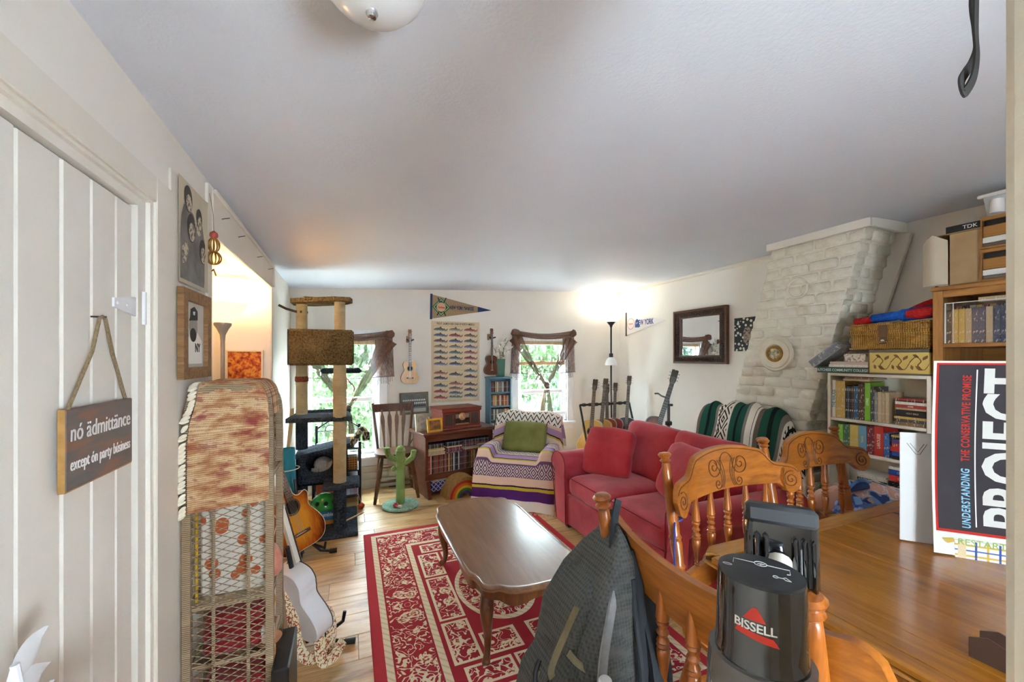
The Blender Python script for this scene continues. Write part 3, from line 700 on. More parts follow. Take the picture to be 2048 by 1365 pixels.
# ================================================================ LEFT SIDE
BLK = pm('black_plastic', '#1d1d1f', rough=.4); BLKM = pm('black_metal', '#232427', rough=.45, metal=.4); CHR = pm('chrome', '#cfcfd2', rough=.15, metal=1)
WHT = pm('white_print', '#efece4', rough=.7); INK = pm('black_print', '#23211f', rough=.7); GREYI = pm('grey_print', '#76726c', rough=.7)
def disc(rx, rz, n=24): return [(rx * math.cos(2 * math.pi * k / n), rz * math.sin(2 * math.pi * k / n)) for k in range(n)]
def flat(parent, name, poly, mat, z=.0006, M=None):
    """flat print lying in local XY, face +Z"""
    return ob(name, G().prism(poly, z, z + .0005), mat, parent, M, smooth=False)
# --- hanging wooden sign on the door
sw = NT('stained_plank', .6); v = sw.co('Object', (3, 14, 1)); sw.col(sw.ramp(sw.noise(v, 2.0, 5, .6, .6), [(.34, srgb('#66635f')), (.5, srgb('#75665f')), (.6, srgb('#8f6448')), (.7, srgb('#6b6764'))])); sw = sw.m
SM = TR(-.577, 1.307, 1.245) @ FACE_PX
sg = thing('hanging_sign', 'dark wooden sign reading no admittance hung by rope on plank door', 'sign', M=SM)
ob('board', G().box(-.142, .142, -.09, .09, -.008, .006, .002), [sw], sg, smooth=False)
ob('plywood_edge', G().box(-.1425, -.140, -.0905, .0905, -.0075, .0045).box(-.142, .142, -.0925, -.0902, -.0075, .0045), pm('plywood_edge', '#b98f52', '#a37b42', rough=.7, scale=30), sg, smooth=False)
SL = pm('sign_lettering', '#dedad6', rough=.7)
text(sg, 'nó ädmittänce', .056, TR(0, .035, .0065), SL, sx=.80, shear=.06)
text(sg, 'except ón party búsiness', .040, TR(0, -.035, .0065), SL, sx=.64, shear=.06)
JUT = pm('jute_rope', '#a08b6c', '#7c6a4e', rough=.95, scale=120, stretch=(1, 1, 4), bump=.5)
ob('rope', G().tube([(-.125, .088, .0), (-.04, .22, .003), (-.012, .302, .004), (0, .307, .004), (.012, .302, .004), (.05, .21, .003), (.12, .088, 0)], .0042, 8), JUT, sg)
ob('nail', G().cyl((0, .306, -.018), (0, .306, .012), .002, n=8), STEEL, sg)
# --- old band poster (generic group portrait)
PM = TR(LW + .013, 1.89, 1.91) @ FACE_PX
po = thing('poster', 'curled sepia poster with four dark haired people above wood framed photo', 'poster', M=PM)
ob('paper', G().grid(lambda u, v: (-.145 + .29 * u, -.19 + .38 * v, .002 + .012 * max(0, abs(v - .5) * 2 - .7) ** 2 + .03 * max(0, u - .8) ** 2 * 5), 20, 20, .0006), pm('sepia_paper', '#cbbfa6', '#bfb299', rough=.8, scale=4), po)
PDK = pm('poster_dark', '#4d463f', '#3a342f', rough=.8, scale=10); PFC = pm('poster_face', '#cbbfa6', '#6b6257', rough=.8, scale=75, lo=.46, hi=.6); PGR = pm('poster_grey', '#85817b', '#67635e', rough=.8, scale=9)
flat(po, 'printed_clothes', [(-.135, -.175), (.135, -.175), (.135, .0), (.11, .03), (.09, .075), (.04, .065), (.02, .06), (-.01, .09), (-.10, .10), (-.125, .05), (-.135, -.02)], PGR, .0032)
for hx, hz, s in ((-.06, .13, 1.15), (.055, .09, .95), (-.03, .03, 1.25), (.095, -.03, 1.15)):
    h = flat(po, 'printed_hair', [(hx + a, hz + b) for a, b in disc(.034 * s, .043 * s)], PDK, .0038)
    flat(h, 'printed_face', [(hx + .004 + a, hz - .014 + b) for a, b in disc(.0235 * s, .028 * s)], PFC, .0044)
flat(po, 'printed_hand', [(-.12, -.06), (-.075, -.03), (-.06, -.06), (-.085, -.11), (-.115, -.12)], PFC, .0038)
flat(po, 'printed_scarf', [(-.05, .09), (.03, .06), (.075, .035), (.05, .02), (-.02, .055)], PFC, .0036)
# --- wood framed baseball photo
FW = wood('rough_brown_wood', '#6b4a2a', '#a27a4d', 'Z', .7, 2)
def framed(name, label, M, w, h, fw, depth, fmat, pmats, cat='framed picture', matw=0):
    t = thing(name, label, cat, M=M)
    for nm, a in (('frame_rail', [(-w / 2, -h / 2), (w / 2, -h / 2), (w / 2 - fw, -h / 2 + fw), (-w / 2 + fw, -h / 2 + fw)]), ('frame_rail', [(-w / 2, h / 2), (-w / 2 + fw, h / 2 - fw), (w / 2 - fw, h / 2 - fw), (w / 2, h / 2)]),
                  ('frame_stile', [(-w / 2, -h / 2), (-w / 2 + fw, -h / 2 + fw), (-w / 2 + fw, h / 2 - fw), (-w / 2, h / 2)]), ('frame_stile', [(w / 2, -h / 2), (w / 2, h / 2), (w / 2 - fw, h / 2 - fw), (w / 2 - fw, -h / 2 + fw)])):
        ob(nm, G().prism(a, 0, depth), fmat, t, smooth=False)
    p = ob('picture', G().box(-w / 2 + fw * .8, w / 2 - fw * .8, -h / 2 + fw * .8, h / 2 - fw * .8, .001, .004), pmats, t, smooth=False)
    return t, p
bf, bp = framed('framed_photo', 'chunky brown wooden frame holding black and white ballplayer photo', TR(LW + .013, 1.885, 1.535) @ FACE_PX, .30, .33, .042, .02, FW, pm('photo_paper', '#cfcac0', '#bdb7ab', rough=.5, scale=3))
flat(bp, 'printed_jersey', [(-.085, -.11), (.09, -.11), (.085, -.02), (.04, .01), (-.03, .01), (-.08, -.03)], WHT, .0045)
flat(bp, 'printed_head', [(a - .008, .035 + b) for a, b in disc(.042, .055)], pm('photo_skin', '#9b958c'), .005)
flat(bp, 'printed_beard', [(a - .012, .0 + b) for a, b in disc(.032, .026)], INK, .0055)
flat(bp, 'printed_cap', [(-.056, .052), (.036, .06), (.034, .095), (.0, .11), (-.038, .097), (-.042, .066)], INK, .0055)
text(bp, 'NY', .05, TR(.035, -.05, .0056), INK, sx=.8)
text(bp, 'NY', .02, TR(-.004, .083, .0062), WHT, sx=.8)
# --- bamboo hanging bird figure
hb = thing('hanging_ornament', 'carved bamboo bird figure dangling from a string by alcove', 'ornament', (LW + .035, 2.06, 1.97))
BAM = pm('bamboo_amber', '#b3822f', '#7c5316', rough=.4, scale=30)
ob('string', G().tube([(-.015, 0, .18), (0, -.01, .09), (0, 0, .02)], .0013, 5), JUT, hb)
ob('head', G().lathe([(.002, .022), (.014, .012), (.016, 0), (.01, -.012)], 14), pm('painted_red', '#a8422f', rough=.5), hb)
for k in range(5):
    a = k * math.pi / 5
    ob('wing_hoop', G(TR(0, 0, -.04) @ RZ(a)).tube([(.021 * math.cos(t), 0, .03 * math.sin(t)) for t in [2 * math.pi * i / 20 for i in range(20)]], .0028, 6, True), BAM, hb)
for k in range(6):
    a = k * math.pi / 6
    ob('belly_hoop', G(TR(0, 0, -.095) @ RZ(a)).tube([(.027 * math.cos(t), 0, .028 * math.sin(t)) for t in [2 * math.pi * i / 20 for i in range(20)]], .0026, 6, True), BAM, hb)
ob('tail', G().prism([(-.03, -.158), (-.006, -.150), (.004, -.15), (.03, -.166), (.01, -.148), (-.004, -.142)], -.003, .003, 'YZ').cyl((0, 0, -.12), (0, 0, -.15), .0012, n=6), BAM, hb)
# --- alcove torchiere and autumn picture
LGT = pm('lamp_grey_beige', '#a69c8e', rough=.4, metal=.3)
def point(parent, loc, power, color, rad=.05):
    l = bpy.data.lights.new('bulb_light', 'POINT'); l.energy = power; l.color = color; l.shadow_soft_size = rad
    o = bpy.data.objects.new('bulb_light', l); COL.objects.link(o); o.location = loc
    if parent: o.parent = parent
    return o
def shade_mat(name, c, e):
    N = NT(name, .4); N.col(srgb(c)); N.b.inputs['Emission Color'].default_value = srgb(c); N.b.inputs['Emission Strength'].default_value = e; return N.m
la = thing('floor_lamp', 'lit torchiere floor lamp standing in the warm alcove', 'floor lamp', (-.79, 3.20, 0))
ob('base', G().lathe([(.13, 0), (.13, .012), (.11, .022), (.02, .03), (.014, .04)], 32), LGT, la)
ob('pole', G().cyl((0, 0, .03), (0, 0, 1.60), .0125), LGT, la)
ob('socket_cup', G().lathe([(.013, 1.56), (.016, 1.60), (.034, 1.64), (.05, 1.665), (.05, 1.68)], 24), LGT, la)
ob('bowl_shade', G().lathe([(.045, 1.675), (.09, 1.72), (.135, 1.80), (.14, 1.81), (.134, 1.806), (.086, 1.728), (.04, 1.684)], 36, cap=False), shade_mat('lit_warm_glass', '#ffd9a0', .2), la)
ob('bulb', G().lathe([(.012, 1.68), (.02, 1.70), (.032, 1.74), (.024, 1.77), (.005, 1.78)], 20), shade_mat('lit_bulb', '#ffe6c0', 3), la)
point(la, (0, 0, 1.84), 1.5, (1, .74, .42), .06)
AUT = NT('autumn_print', .6); v = AUT.co('Object'); AUT.col(AUT.ramp(AUT.noise(v, 26, 6, .65), [(.36, srgb('#5c1d0a')), (.48, srgb('#c4551a')), (.6, srgb('#eaa23a')), (.7, srgb('#7d2a10'))])); AUT = AUT.m
au, ap_ = framed('framed_picture', 'orange autumn foliage picture on the alcove wall behind lamp', TR(-.74, 3.57, 1.36) @ FACE_Y, .24, .29, .012, .012, pm('thin_white_frame', '#e5d6b8', rough=.5), AUT)
# --- wicker etagere
WIC = NT('taupe_wicker', .6); v = WIC.co('Object', (1, 1, 1)); wv = WIC.wave(v, 45, 1.5, 1, axis='Z'); WIC.col(WIC.ramp(WIC.m_('ADD', WIC.m_('MULTIPLY', wv, .5), WIC.m_('MULTIPLY', WIC.noise(v, 12, 3), .5)), [(.25, srgb('#75624a')), (.5, srgb('#9c8768')), (.75, srgb('#b6a283'))])); WIC.bump(wv, .5, .004); WIC = WIC.m
EY0, EY1, EX0, EX1 = 1.80, 2.03, -.553, -.290
et = thing('wicker_etagere', 'tall taupe wicker shelf with arched top beside the door wall', 'shelf', (0, 0, 0))
def archpath(y, n=16):
    xc = (EX0 + EX1) / 2; rx = (EX1 - EX0) / 2
    P = [(EX0, y, 0), (EX0, y, .6), (EX0, y, 1.10)] + [(xc - rx * math.copysign(abs(math.cos(t)) ** .55, math.cos(t)), y, 1.12 + .215 * math.sin(t) ** .5) for t in [math.pi * k / n for k in range(1, n)]] + [(EX1, y, 1.10), (EX1, y, .6), (EX1, y, 0)]
    return P
for y in (EY0, EY1): ob('arch_frame', G().tube(archpath(y), 0, flat=(.026, .026), up=(0, 1, 0)), WIC, et)
for x in (-.473, -.362): ob('upright_cane', G().cyl((x, EY0, 0), (x, EY0, 1.29), .006, n=8), WIC, et)
wm = G(); zt = 1.28; pitch = .026; sl = .45
for sgn in (1, -1):
    k = -8
    while k * pitch < 1.45:
        z0 = k * pitch
        pts = []
        for i in range(9):
            x = EX0 + (EX1 - EX0) * i / 8; zz = z0 + sgn * (x - EX0) * sl + (.10 if sgn < 0 else 0)
            lim = 1.12 + .2 * math.sqrt(max(0, 1 - ((x - (EX0 + EX1) / 2) / ((EX1 - EX0) / 2)) ** 2))
            if .01 < zz < lim - .005: pts.append((x, EY0 + .004 * sgn, zz))
        if len(pts) > 1: wm.tube(pts, .0019, 4)
        k += 1
ob('woven_mesh', wm, WIC, et)['kind'] = 'stuff'
for z in (.30, .52, .98): ob('shelf_board', G().box(EX0, EX1, EY0, EY1, z - .012, z + .006, .004), WIC, et, smooth=False); ob('shelf_rail', G().cyl((EX1, EY0, z + .0), (EX1, EY1, z + .0), .011, n=10), WIC, et); ob('shelf_rail', G().cyl((EX0, EY0, z), (EX0, EY1, z), .011, n=10), WIC, et)
sidem = G()
for k in range(36):
    sidem.tube([(EX1, EY0 + .01, .3 + k * .02), (EX1, EY0 + .035, .31 + k * .02)], .002, 4)
ob('side_lacing', sidem, WIC, et)['kind'] = 'stuff'
# things on the etagere shelves
LEAFP = NT('leaf_print_cloth', .9); v = LEAFP.co('Object'); LEAFP.col(LEAFP.mix(LEAFP.m_('LESS_THAN', LEAFP.voro(v, 14), .33), srgb('#d9d5cc'), srgb('#bb5a2c'))); LEAFP = LEAFP.m
tag(ob('printed_box', G().box(-.53, -.31, 1.86, 1.99, .527, .92, .006), LEAFP, smooth=False), 'pale box printed with orange leaves behind the wicker mesh', 'box')
tag(ob('yellow_rod', G().cyl((-.535, 1.835, .527), (-.535, 1.835, .93), .005), pm('yellow_paint', '#d8a91c', rough=.4)), 'thin yellow rod standing behind wicker mesh near wall', 'rod')
for k, (c1, c2, w) in enumerate((('#8a1f27', '#a5313a', .2), ('#7a1c22', '#96262f', .205), ('#a3343a', '#8a2027', .19))):
    tag(ob('folded_cloth', wrinkle(G(TR(-.42, 1.92, .0)).box(-w / 2, w / 2, -.09, .09, .306 + k * .052, .356 + k * .052, .015), .004, 9, k), fabric('dark_red_cloth_%d' % k, c1, c2)), ['lowest folded dark red cloth of stack behind wicker mesh', 'middle folded crimson cloth of stack behind wicker mesh', 'topmost folded brick red cloth of stack behind wicker mesh'][k], 'cloth', 'folded cloths on the etagere')
for k in range(2): tag(ob('folded_cloth', wrinkle(G(TR(-.42, 1.92, .0)).box(-.11, .11, -.09, .09, .012 + k * .09, .1 + k * .09, .02), .005, 9, k + 4), fabric('lower_red_cloth_%d' % k, ('#7a1c22', '#a02a33')[k], ('#96262f', '#b33c44')[k])), ['dark maroon cloth at the very bottom of the etagere', 'bright red cloth lying over the maroon one on the etagere floor'][k], 'cloth', 'folded cloths on the etagere')
tag(ob('salt_lamp', wrinkle(G(TR(-.312, 1.945, .527)).lathe([(.03, 0), (.042, .02), (.045, .06), (.036, .1), (.02, .125), (.004, .132)], 16), .008, 30), pm('himalayan_salt', '#d79a86', '#c2765f', rough=.5, scale=20)), 'pink rock salt lamp on the etagere shelf edge', 'lamp')
tag(ob('candle_dish', G(TR(-.305, 1.85, .306)).lathe([(.02, 0), (.04, .004), (.05, .016), (.046, .016), (.03, .007)], 24), pm('terracotta', '#c98f6b', rough=.7)), 'terracotta dish under the white candle', 'dish')
tag(ob('pillar_candle', G(TR(-.305, 1.85, .313)).lathe([(.022, 0), (.024, .005), (.024, .06), (.018, .068), (.004, .066)], 20), pm('wax', '#efeae2', rough=.5)), 'white pillar candle on a terracotta dish', 'candle')
# woven throw over the etagere
TH = NT('woven_throw', .95, spec=.1); uv = TH.co('UV'); s_ = TH.sep(uv)
f1 = TH.noise(TH.co('UV', (1.2, 14, 1)), 1.7, 5, .62, .3); f2 = TH.noise(TH.co('UV', (2, 14, 1)), 1.7, 3)
c = TH.ramp(f1, [(.34, srgb('#9a4f42')), (.45, srgb('#b98a63')), (.56, srgb('#d9bd95')), (.68, srgb('#a8594c'))]); c = TH.mix(TH.m_('MULTIPLY', TH.m_('GREATER_THAN', f2, .6), .55), c, srgb('#94404c'))
gx = TH.m_('FRACT', TH.m_('MULTIPLY', s_[0], 62)); gz = TH.m_('FRACT', TH.m_('MULTIPLY', s_[1], 135))
hole = TH.m_('MULTIPLY', TH.m_('LESS_THAN', gx, .45), TH.m_('LESS_THAN', gz, .5)); c = TH.mix(TH.m_('MULTIPLY', hole, .8), c, srgb('#5a3022'))
TH.col(c); TH.bump(TH.m_('ADD', gx, gz), .3, .003); TH = TH.m
th = thing('woven_throw', 'rust and cream woven throw with knotted fringe over wicker etagere', 'throw', (0, 0, 0))
tpath = [(1.772, .90), (1.770, 1.0), (1.772, 1.12), (1.778, 1.26), (1.79, 1.335), (1.83, 1.36), (1.92, 1.355), (2.0, 1.36), (2.05, 1.33), (2.055, 1.2), (2.055, 1.05)]
tcs = catmull([V(0, a, b) for a, b in tpath], 6); TLs = [0]
for a, b in zip(tcs, tcs[1:]): TLs.append(TLs[-1] + (b - a).length)
def throw(u, v):
    p = along(tcs, TLs, v); x0 = -.545 + .028 * sm(1.15, 1.33, p.z); x = x0 + (-.290 - x0) * u; z = p.z
    xc = (EX0 + EX1) / 2; edge = max(0, abs(x - xc) / .132); lim = 1.137 + .215 * max(0, 1 - min(1, edge) ** 5) ** .3 + .014
    z = min(z, max(lim, 1.12)) - (1 - u) * .018 * (v < .3)
    return (x, p.y + .003 * math.sin(u * 14), z)
ob('cloth', G().grid(throw, 40, 60, .006), TH, th, ang=80)
KN = pm('cream_yarn', '#e6ddc8', rough=.95); r = random.Random(9)
for k in range(34):
    v_ = k / 66; p = V(throw(0, v_)); g = G(TR(p.x, p.y - .006, p.z) @ RY(r.uniform(-.4, .4)) @ RX(r.uniform(-.2, .2)))
    ob('fringe_knot', g.loft([[(-.002 - .026 * t + .001 * a, .005 * math.cos(b) * (0.5 + math.sin(t * 3)), .007 * math.sin(b) * (.5 + math.sin(t * 3)) - .012 * t) for b in [2 * math.pi * q / 6 for q in range(6)] for a in (0,)] for t in (0, .3, .6, .85, 1)]), KN, th)
# ================================================================ GUITARS
def body_outline(w_low, w_up, w_waist, L, cut=False, n=8):
    pts = [(0, 0), (w_low * .28, .006 * L), (w_low * .44, .08 * L), (w_low * .5, .24 * L), (w_low * .44, .4 * L), (w_waist * .5, .58 * L), (w_up * .47, .72 * L), (w_up * .5, .83 * L), (w_up * .42, .94 * L), (w_up * .2, .995 * L), (0, L)]
    right = list(pts)
    if cut: right = pts[:6] + [(w_up * .46, .68 * L), (w_up * .49, .77 * L), (w_up * .42, .82 * L), (w_up * .25, .79 * L), (w_up * .13, .84 * L), (w_up * .1, .97 * L), (0, L)]
    left = [(-x, y) for x, y in pts[-2:0:-1]]
    cc = catmull([(x, y, 0) for x, y in right + left], n, True)
    return [(p.x, p.y) for p in cc]
def guitar(name, label, M, total=1.0, wl=.39, wu=.28, ww=.24, bl=.48, dep=.105, strings=6, top='#c98a3a', top2=None, side='#7a4420', neckc='#5c3a22', fb='#3a2a20', cut=False, cat='guitar', hole=True, bind='#efe4c8', group=None, headc=None, electric=False, burst=None, ang=None):
    t = thing(name, label, cat, M=M, group=group); o = body_outline(wl, wu, ww, bl, cut)
    TOPM = MATS.get(name + top + str(top2))
    if TOPM is None:
        if burst:
            N = NT(name + '_burst', .25); v = N.co('Object'); P = N.sep(v)
            dd = N.m_('SQRT', N.m_('ADD', N.m_('POWER', N.m_('DIVIDE', P[0], wl * .5), 2), N.m_('POWER', N.m_('DIVIDE', N.m_('SUBTRACT', P[2], bl * .42), bl * .55), 2)))
            gr = N.noise(N.co('Object', (14, 14, 3)), 3, 5, .6, 1.6)
            N.col(N.ramp(N.m_('ADD', dd, N.m_('MULTIPLY', N.m_('SUBTRACT', gr, .5), .5)), [(.35, srgb(top)), (.72, srgb(top2)), (1.02, srgb(burst))])); N.b.inputs['Coat Weight'].default_value = .6 if hole else .05; TOPM = N.m
        else: TOPM = wood(name + '_top' + top, top2 or top, top, 'Z', .3, 1.5, coat=.4)
        MATS[name + top + str(top2)] = TOPM
    SIDE = wood(name + '_side' + side, side, side, 'Z', .3, 1, coat=.3) if side else TOPM
    NK = pm('neck' + neckc, neckc, rough=.35); FB = pm('fb' + fb, fb, rough=.6)
    ob('body', G().loft([[(x, y_, z) for x, z in o] for y_ in (0, dep)]), SIDE, t, ang=35)
    ob('soundboard', G().loft([[(x * k, y_, .5 * bl + (z - .5 * bl) * k) for x, z in o] for y_, k in ((.0, 1.0), (-.003, .995))]), TOPM, t, ang=30)
    ob('back_plate', G().loft([[(x * k, y_, .5 * bl + (z - .5 * bl) * k) for x, z in o] for y_, k in ((dep, 1.0), (dep + .003, .99))]), SIDE, t, ang=30)
    if bind: ob('binding', G().tube([(x, -.0015, z) for x, z in o], .0028, 6, True), pm('bind' + bind, bind, rough=.4), t)
    hz = bl * .66; sc = wl / .39
    if hole:
        h = ob('soundhole', G(TR(0, -.0036, hz) @ RX(math.pi / 2)).lathe([(.05 * sc, -.0004), (.05 * sc, .0006)], 28), pm('hole_dark', '#140d08', rough=.9), t)
        ob('rosette', G(TR(0, -.0036, hz) @ RX(math.pi / 2)).lathe([(.052 * sc, 0), (.054 * sc, .001), (.062 * sc, .001), (.064 * sc, 0)], 28, cap=False), pm('rosette', '#5b4326', rough=.5), h)
    bz = bl * .24
    ob('bridge', G().box(-.075 * sc, .075 * sc, -.012 * sc - .003, -.003, bz - .013 * sc, bz + .013 * sc, .003), FB, t)
    ob('saddle', G().box(-.04 * sc, .04 * sc, -.016 * sc - .003, -.011 * sc, bz - .002, bz + .002), WHT, t)
    nl = total - bl - .17 * sc; nz0, nz1 = bl - .01, bl + nl; nw = .055 * (sc if strings == 6 else sc * 1.05)
    ob('neck', G().loft([[(-nw / 2 * k, -.004, z), (nw / 2 * k, -.004, z), (nw * .35 * k, .018 * sc, z), (-nw * .35 * k, .018 * sc, z)] for z, k in ((nz0, 1), (nz1, .85))]), NK, t)
    f0 = hz + .05 * sc
    ob('fretboard', G().loft([[(-nw / 2 * k, -.011 * sc - .002, z), (nw / 2 * k, -.011 * sc - .002, z), (nw / 2 * k, -.004, z), (-nw / 2 * k, -.004, z)] for z, k in ((f0, 1.02), (nz1, .85))]), FB, t)
    fg = G(); nf = 18 if strings == 6 else 13
    for i in range(nf):
        z = nz1 - (nz1 - f0) * (1 - .5 ** (i / 12)) / (1 - .5 ** ((nf + 1) / 12))
        fg.box(-nw * .47, nw * .47, -.0125 * sc - .0025, -.011 * sc - .0015, z - .0011, z + .0011)
    ob('frets', fg, CHR, t, smooth=False)['kind'] = 'stuff'
    HC = pm('head' + (headc or neckc), headc or neckc, rough=.35); hw = nw * .62; hl = .165 * sc
    HM = TR(0, -.002, nz1) @ RX(math.radians(-10))
    ob('headstock', G().prism([(-nw * .42, 0), (nw * .42, 0), (hw, .035 * sc), (hw * 1.05, hl), (hw * .4, hl * 1.04), (0, hl * .99), (-hw * .4, hl * 1.04), (-hw * 1.05, hl), (-hw, .035 * sc)], -.004, .012 * sc, 'XZ'), HC, t, HM, smooth=False)
    per = strings // 2
    for s in (-1, 1):
        for k in range(per):
            z = .05 * sc + k * (hl * .78 - .05 * sc) / max(1, per - 1)
            ob('tuning_peg', G().cyl((s * hw * .9, .006, z), (s * (hw + .018 * sc), .006, z), .003 * sc, n=6).box(s * (hw + .018 * sc) - .004 * sc, s * (hw + .018 * sc) + .004 * sc, .002, .01, z - .007 * sc, z + .007 * sc, .002), CHR, t, HM)
    for k in range(strings):
        x0 = (k - (strings - 1) / 2) * .0095 * sc; x1 = (k - (strings - 1) / 2) * .007 * sc
        ob('string', G().tube([(x0, -.017 * sc - .003, bz), (x1, -.016 * sc - .002, nz1), (x1 * 1.3, -.008, nz1 + .08 * sc)], .0007, 4), pm('string_steel', '#d8d6d0', rough=.3, metal=.7), t)
    return t
def place(base, n, lean, roll=0, total=1):
    """front normal n (world xy), leaning back by `lean`, base on `base`"""
    a = math.atan2(n[1], n[0]) + math.pi / 2
    return TR(*base) @ RZ(a) @ RX(-lean) @ RY(roll)
G1 = place((-.295, 3.19, .085), (.55, -.83), math.radians(14), math.radians(-11))
guitar('acoustic_guitar', 'amber sunburst cutaway acoustic guitar on floor stand by wicker shelf', G1, 1.0, .37, .27, .235, .47, .09, 6, '#e09a2e', '#b9611a', '#8a3d12', '#6b3f1f', '#6a4a3a', True, burst='#5a210d')
def gstand(label, M, red=False):
    t = thing('guitar_stand', label, 'guitar stand', M=M)
    ob('spine', G().tube([(0, .04, .03), (0, .06, .12), (0, .15, .55)], .011, 8), BLKM, t)
    for s in (-1, 1):
        l = ob('leg', G().tube([(0, .05, .16), (s * .10, -.02, .03), (s * .17, -.07, .012)], .009, 8), BLKM, t); ob('rubber_foot', G().cyl((s * .15, -.055, .016), (s * .19, -.085, .016), .015), BLK, l)
        a = ob('cradle_arm', G().tube([(0, .04, .10), (s * .07, .02, .078), (s * .085, -.05, .072), (s * .085, -.10, .075), (s * .085, -.112, .12)], .009, 8), BLKM, t)
    l = ob('leg', G().tube([(0, .05, .16), (0, .16, .03), (0, .2, .012)], .009, 8), BLKM, t); ob('rubber_foot', G().cyl((0, .18, .016), (0, .22, .016), .015), BLK, l)
    ob('clamp', G().cyl((-.02, .045, .1), (.02, .045, .1), .018), BLK, t)
    return t
gstand('black tripod stand under the amber sunburst guitar', place((-.295, 3.2, 0), (.55, -.83), 0))
G2 = place((-.165, 2.24, .10), (.74, .67), math.radians(13), math.radians(4))
gw = guitar('acoustic_guitar', 'white bodied small guitar seen from its side with patterned strap', G2, .78, .31, .22, .19, .36, .085, 6, '#e9e6df', '#dedbd4', '#e4e6ea', '#d8d2c4', '#3a2a20', False, bind='#4a4136', headc='#d8d2c4')
STR = NT('strap_print', .9); v = STR.co('Object'); STR.col(STR.mix(STR.m_('LESS_THAN', STR.m_('ABSOLUTE', STR.m_('SUBTRACT', STR.noise(v, 55, 2), .5)), .035), srgb('#e2d6b0'), srgb('#a5472f'))); STR = STR.m
st = thing('guitar_strap', 'cream patterned guitar strap looped on the floor by white guitar', 'strap', (0, 0, 0))
ob('strap_band', G().tube(catmull([(-.27, 2.20, .40), (-.262, 2.15, .30), (-.24, 2.11, .17), (-.215, 2.09, .075), (-.16, 2.10, .02), (-.10, 2.13, .03), (-.085, 2.16, .11), (-.105, 2.17, .19), (-.135, 2.14, .19), (-.135, 2.10, .10), (-.12, 2.06, .03), (-.08, 2.07, .02), (-.03, 2.13, .055)], 6), 0, flat=(.05, .003), up=(.45, -.8, .3)), STR, st)
ob('strap_end', G().tube([(-.27, 2.20, .40), (-.272, 2.215, .43), (-.265, 2.23, .455)], 0, flat=(.035, .005), up=(.45, -.8, .3)), pm('brown_leather', '#6b4a30', rough=.6), st)
gstand('black stand under the white guitar beside the wicker shelf', place((-.165, 2.25, 0), (.74, .67), 0))
tag(ob('black_box', G().box(-.275, -.215, 1.72, 1.98, .0, .27, .006), BLK, smooth=False), 'narrow black case standing at the foot of the wicker shelf', 'case')
# ================================================================ CAT TREE
def carpet(name, a, b, sc=70):
    if name in MATS: return MATS[name]
    N = NT(name, 1, spec=.05); v = N.co('Object'); f = N.noise(v, sc, 3, .7); N.col(N.ramp(N.m_('ADD', N.m_('MULTIPLY', f, .7), N.m_('MULTIPLY', N.noise(v, 7, 2), .3)), [(.35, srgb(a)), (.62, srgb(b))])); N.bump(f, .9, .012); MATS[name] = N.m; return N.m
CB = carpet('brown_carpet', '#3e3324', '#8a744f'); CG = carpet('charcoal_carpet', '#1d2126', '#4b535e')
SIS = NT('sisal_rope', .9); v = SIS.co('Object'); w_ = SIS.wave(v, 48, .6, 2, axis='Z'); SIS.col(SIS.ramp(SIS.m_('ADD', SIS.m_('MULTIPLY', w_, .5), SIS.m_('MULTIPLY', SIS.noise(v, 18, 3), .5)), [(.2, srgb('#b9995f')), (.5, srgb('#dcc492')), (.8, srgb('#efdfb8'))])); SIS.bump(w_, .8, .006); SIS = SIS.m
ctr = thing('cat_tree', 'tall carpeted cat tree with sisal posts in front of window', 'cat tree', (0, 0, 0))
ob('base', G().box(-.50, .06, 3.46, 4.08, 0, .035, .008), CG, ctr)
RP, LP = (-.078, 3.585), (-.385, 3.86)
ob('carpet_post', G().cyl((*RP, .035), (*RP, .385), .05, n=24), CG, ctr)
ob('sisal_post', G().lathe([(.05, .42), (.05, .92)], 24, (*RP, 0)), SIS, ctr)
ob('sisal_post', G().lathe([(.05, .955), (.052, 1.1), (.05, 1.18), (.058, 1.19), (.056, 1.27), (.05, 1.29), (.048, 1.385)], 24, (*RP, 0)), SIS, ctr)
ob('sisal_post', G().lathe([(.042, 1.675), (.042, 1.905)], 24, (*RP, 0)), SIS, ctr)
ob('carpet_post', G().cyl((*LP, .035), (*LP, .36), .047, n=24), CG, ctr); ob('carpet_post', G().cyl((*LP, .66), (*LP, .925), .047, n=24), CG, ctr)
ob('sisal_post', G().lathe([(.046, .96), (.046, 1.385)], 24, (*LP, 0)), SIS, ctr)
ob('sisal_post', G().lathe([(.044, 1.675), (.044, 1.905)], 24, (*LP, 0)), SIS, ctr)
ob('top_perch', G().prism([(-.46, 3.75), (-.12, 3.50), (.0, 3.50), (.02, 3.62), (-.05, 3.78), (-.30, 3.97), (-.46, 3.97)], 1.905, 1.94).cbox((-.2, 3.72, 1.93), (.3, .2, .03), .008), CB, ctr, smooth=False)
# box house
bx = ob('box_house', G().box(-.455, .03, 3.53, 3.92, 1.385, 1.675, .018), CB, ctr)
ob('edge_seam', G().tube([(-.448, 3.527, 1.39), (-.448, 3.527, 1.67)], .004, 6), CG, bx)
ob('middle_perch', G().prism([(-.475, 3.60), (.015, 3.53), (.015, 3.62), (-.02, 3.95), (-.44, 3.97)], .925, .96).cbox((-.2, 3.93, .965), (.42, .04, .035), .01), CG, ctr, smooth=False)
ob('rear_perch', G().box(-.25, .10, 4.0, 4.3, 1.30, 1.345, .015).cyl((-.08, 4.15, .04), (-.08, 4.15, 1.3), .03), CG, ctr)
ob('low_perch', G().box(-.205, .075, 3.47, 3.74, .385, .42, .01), CG, ctr)
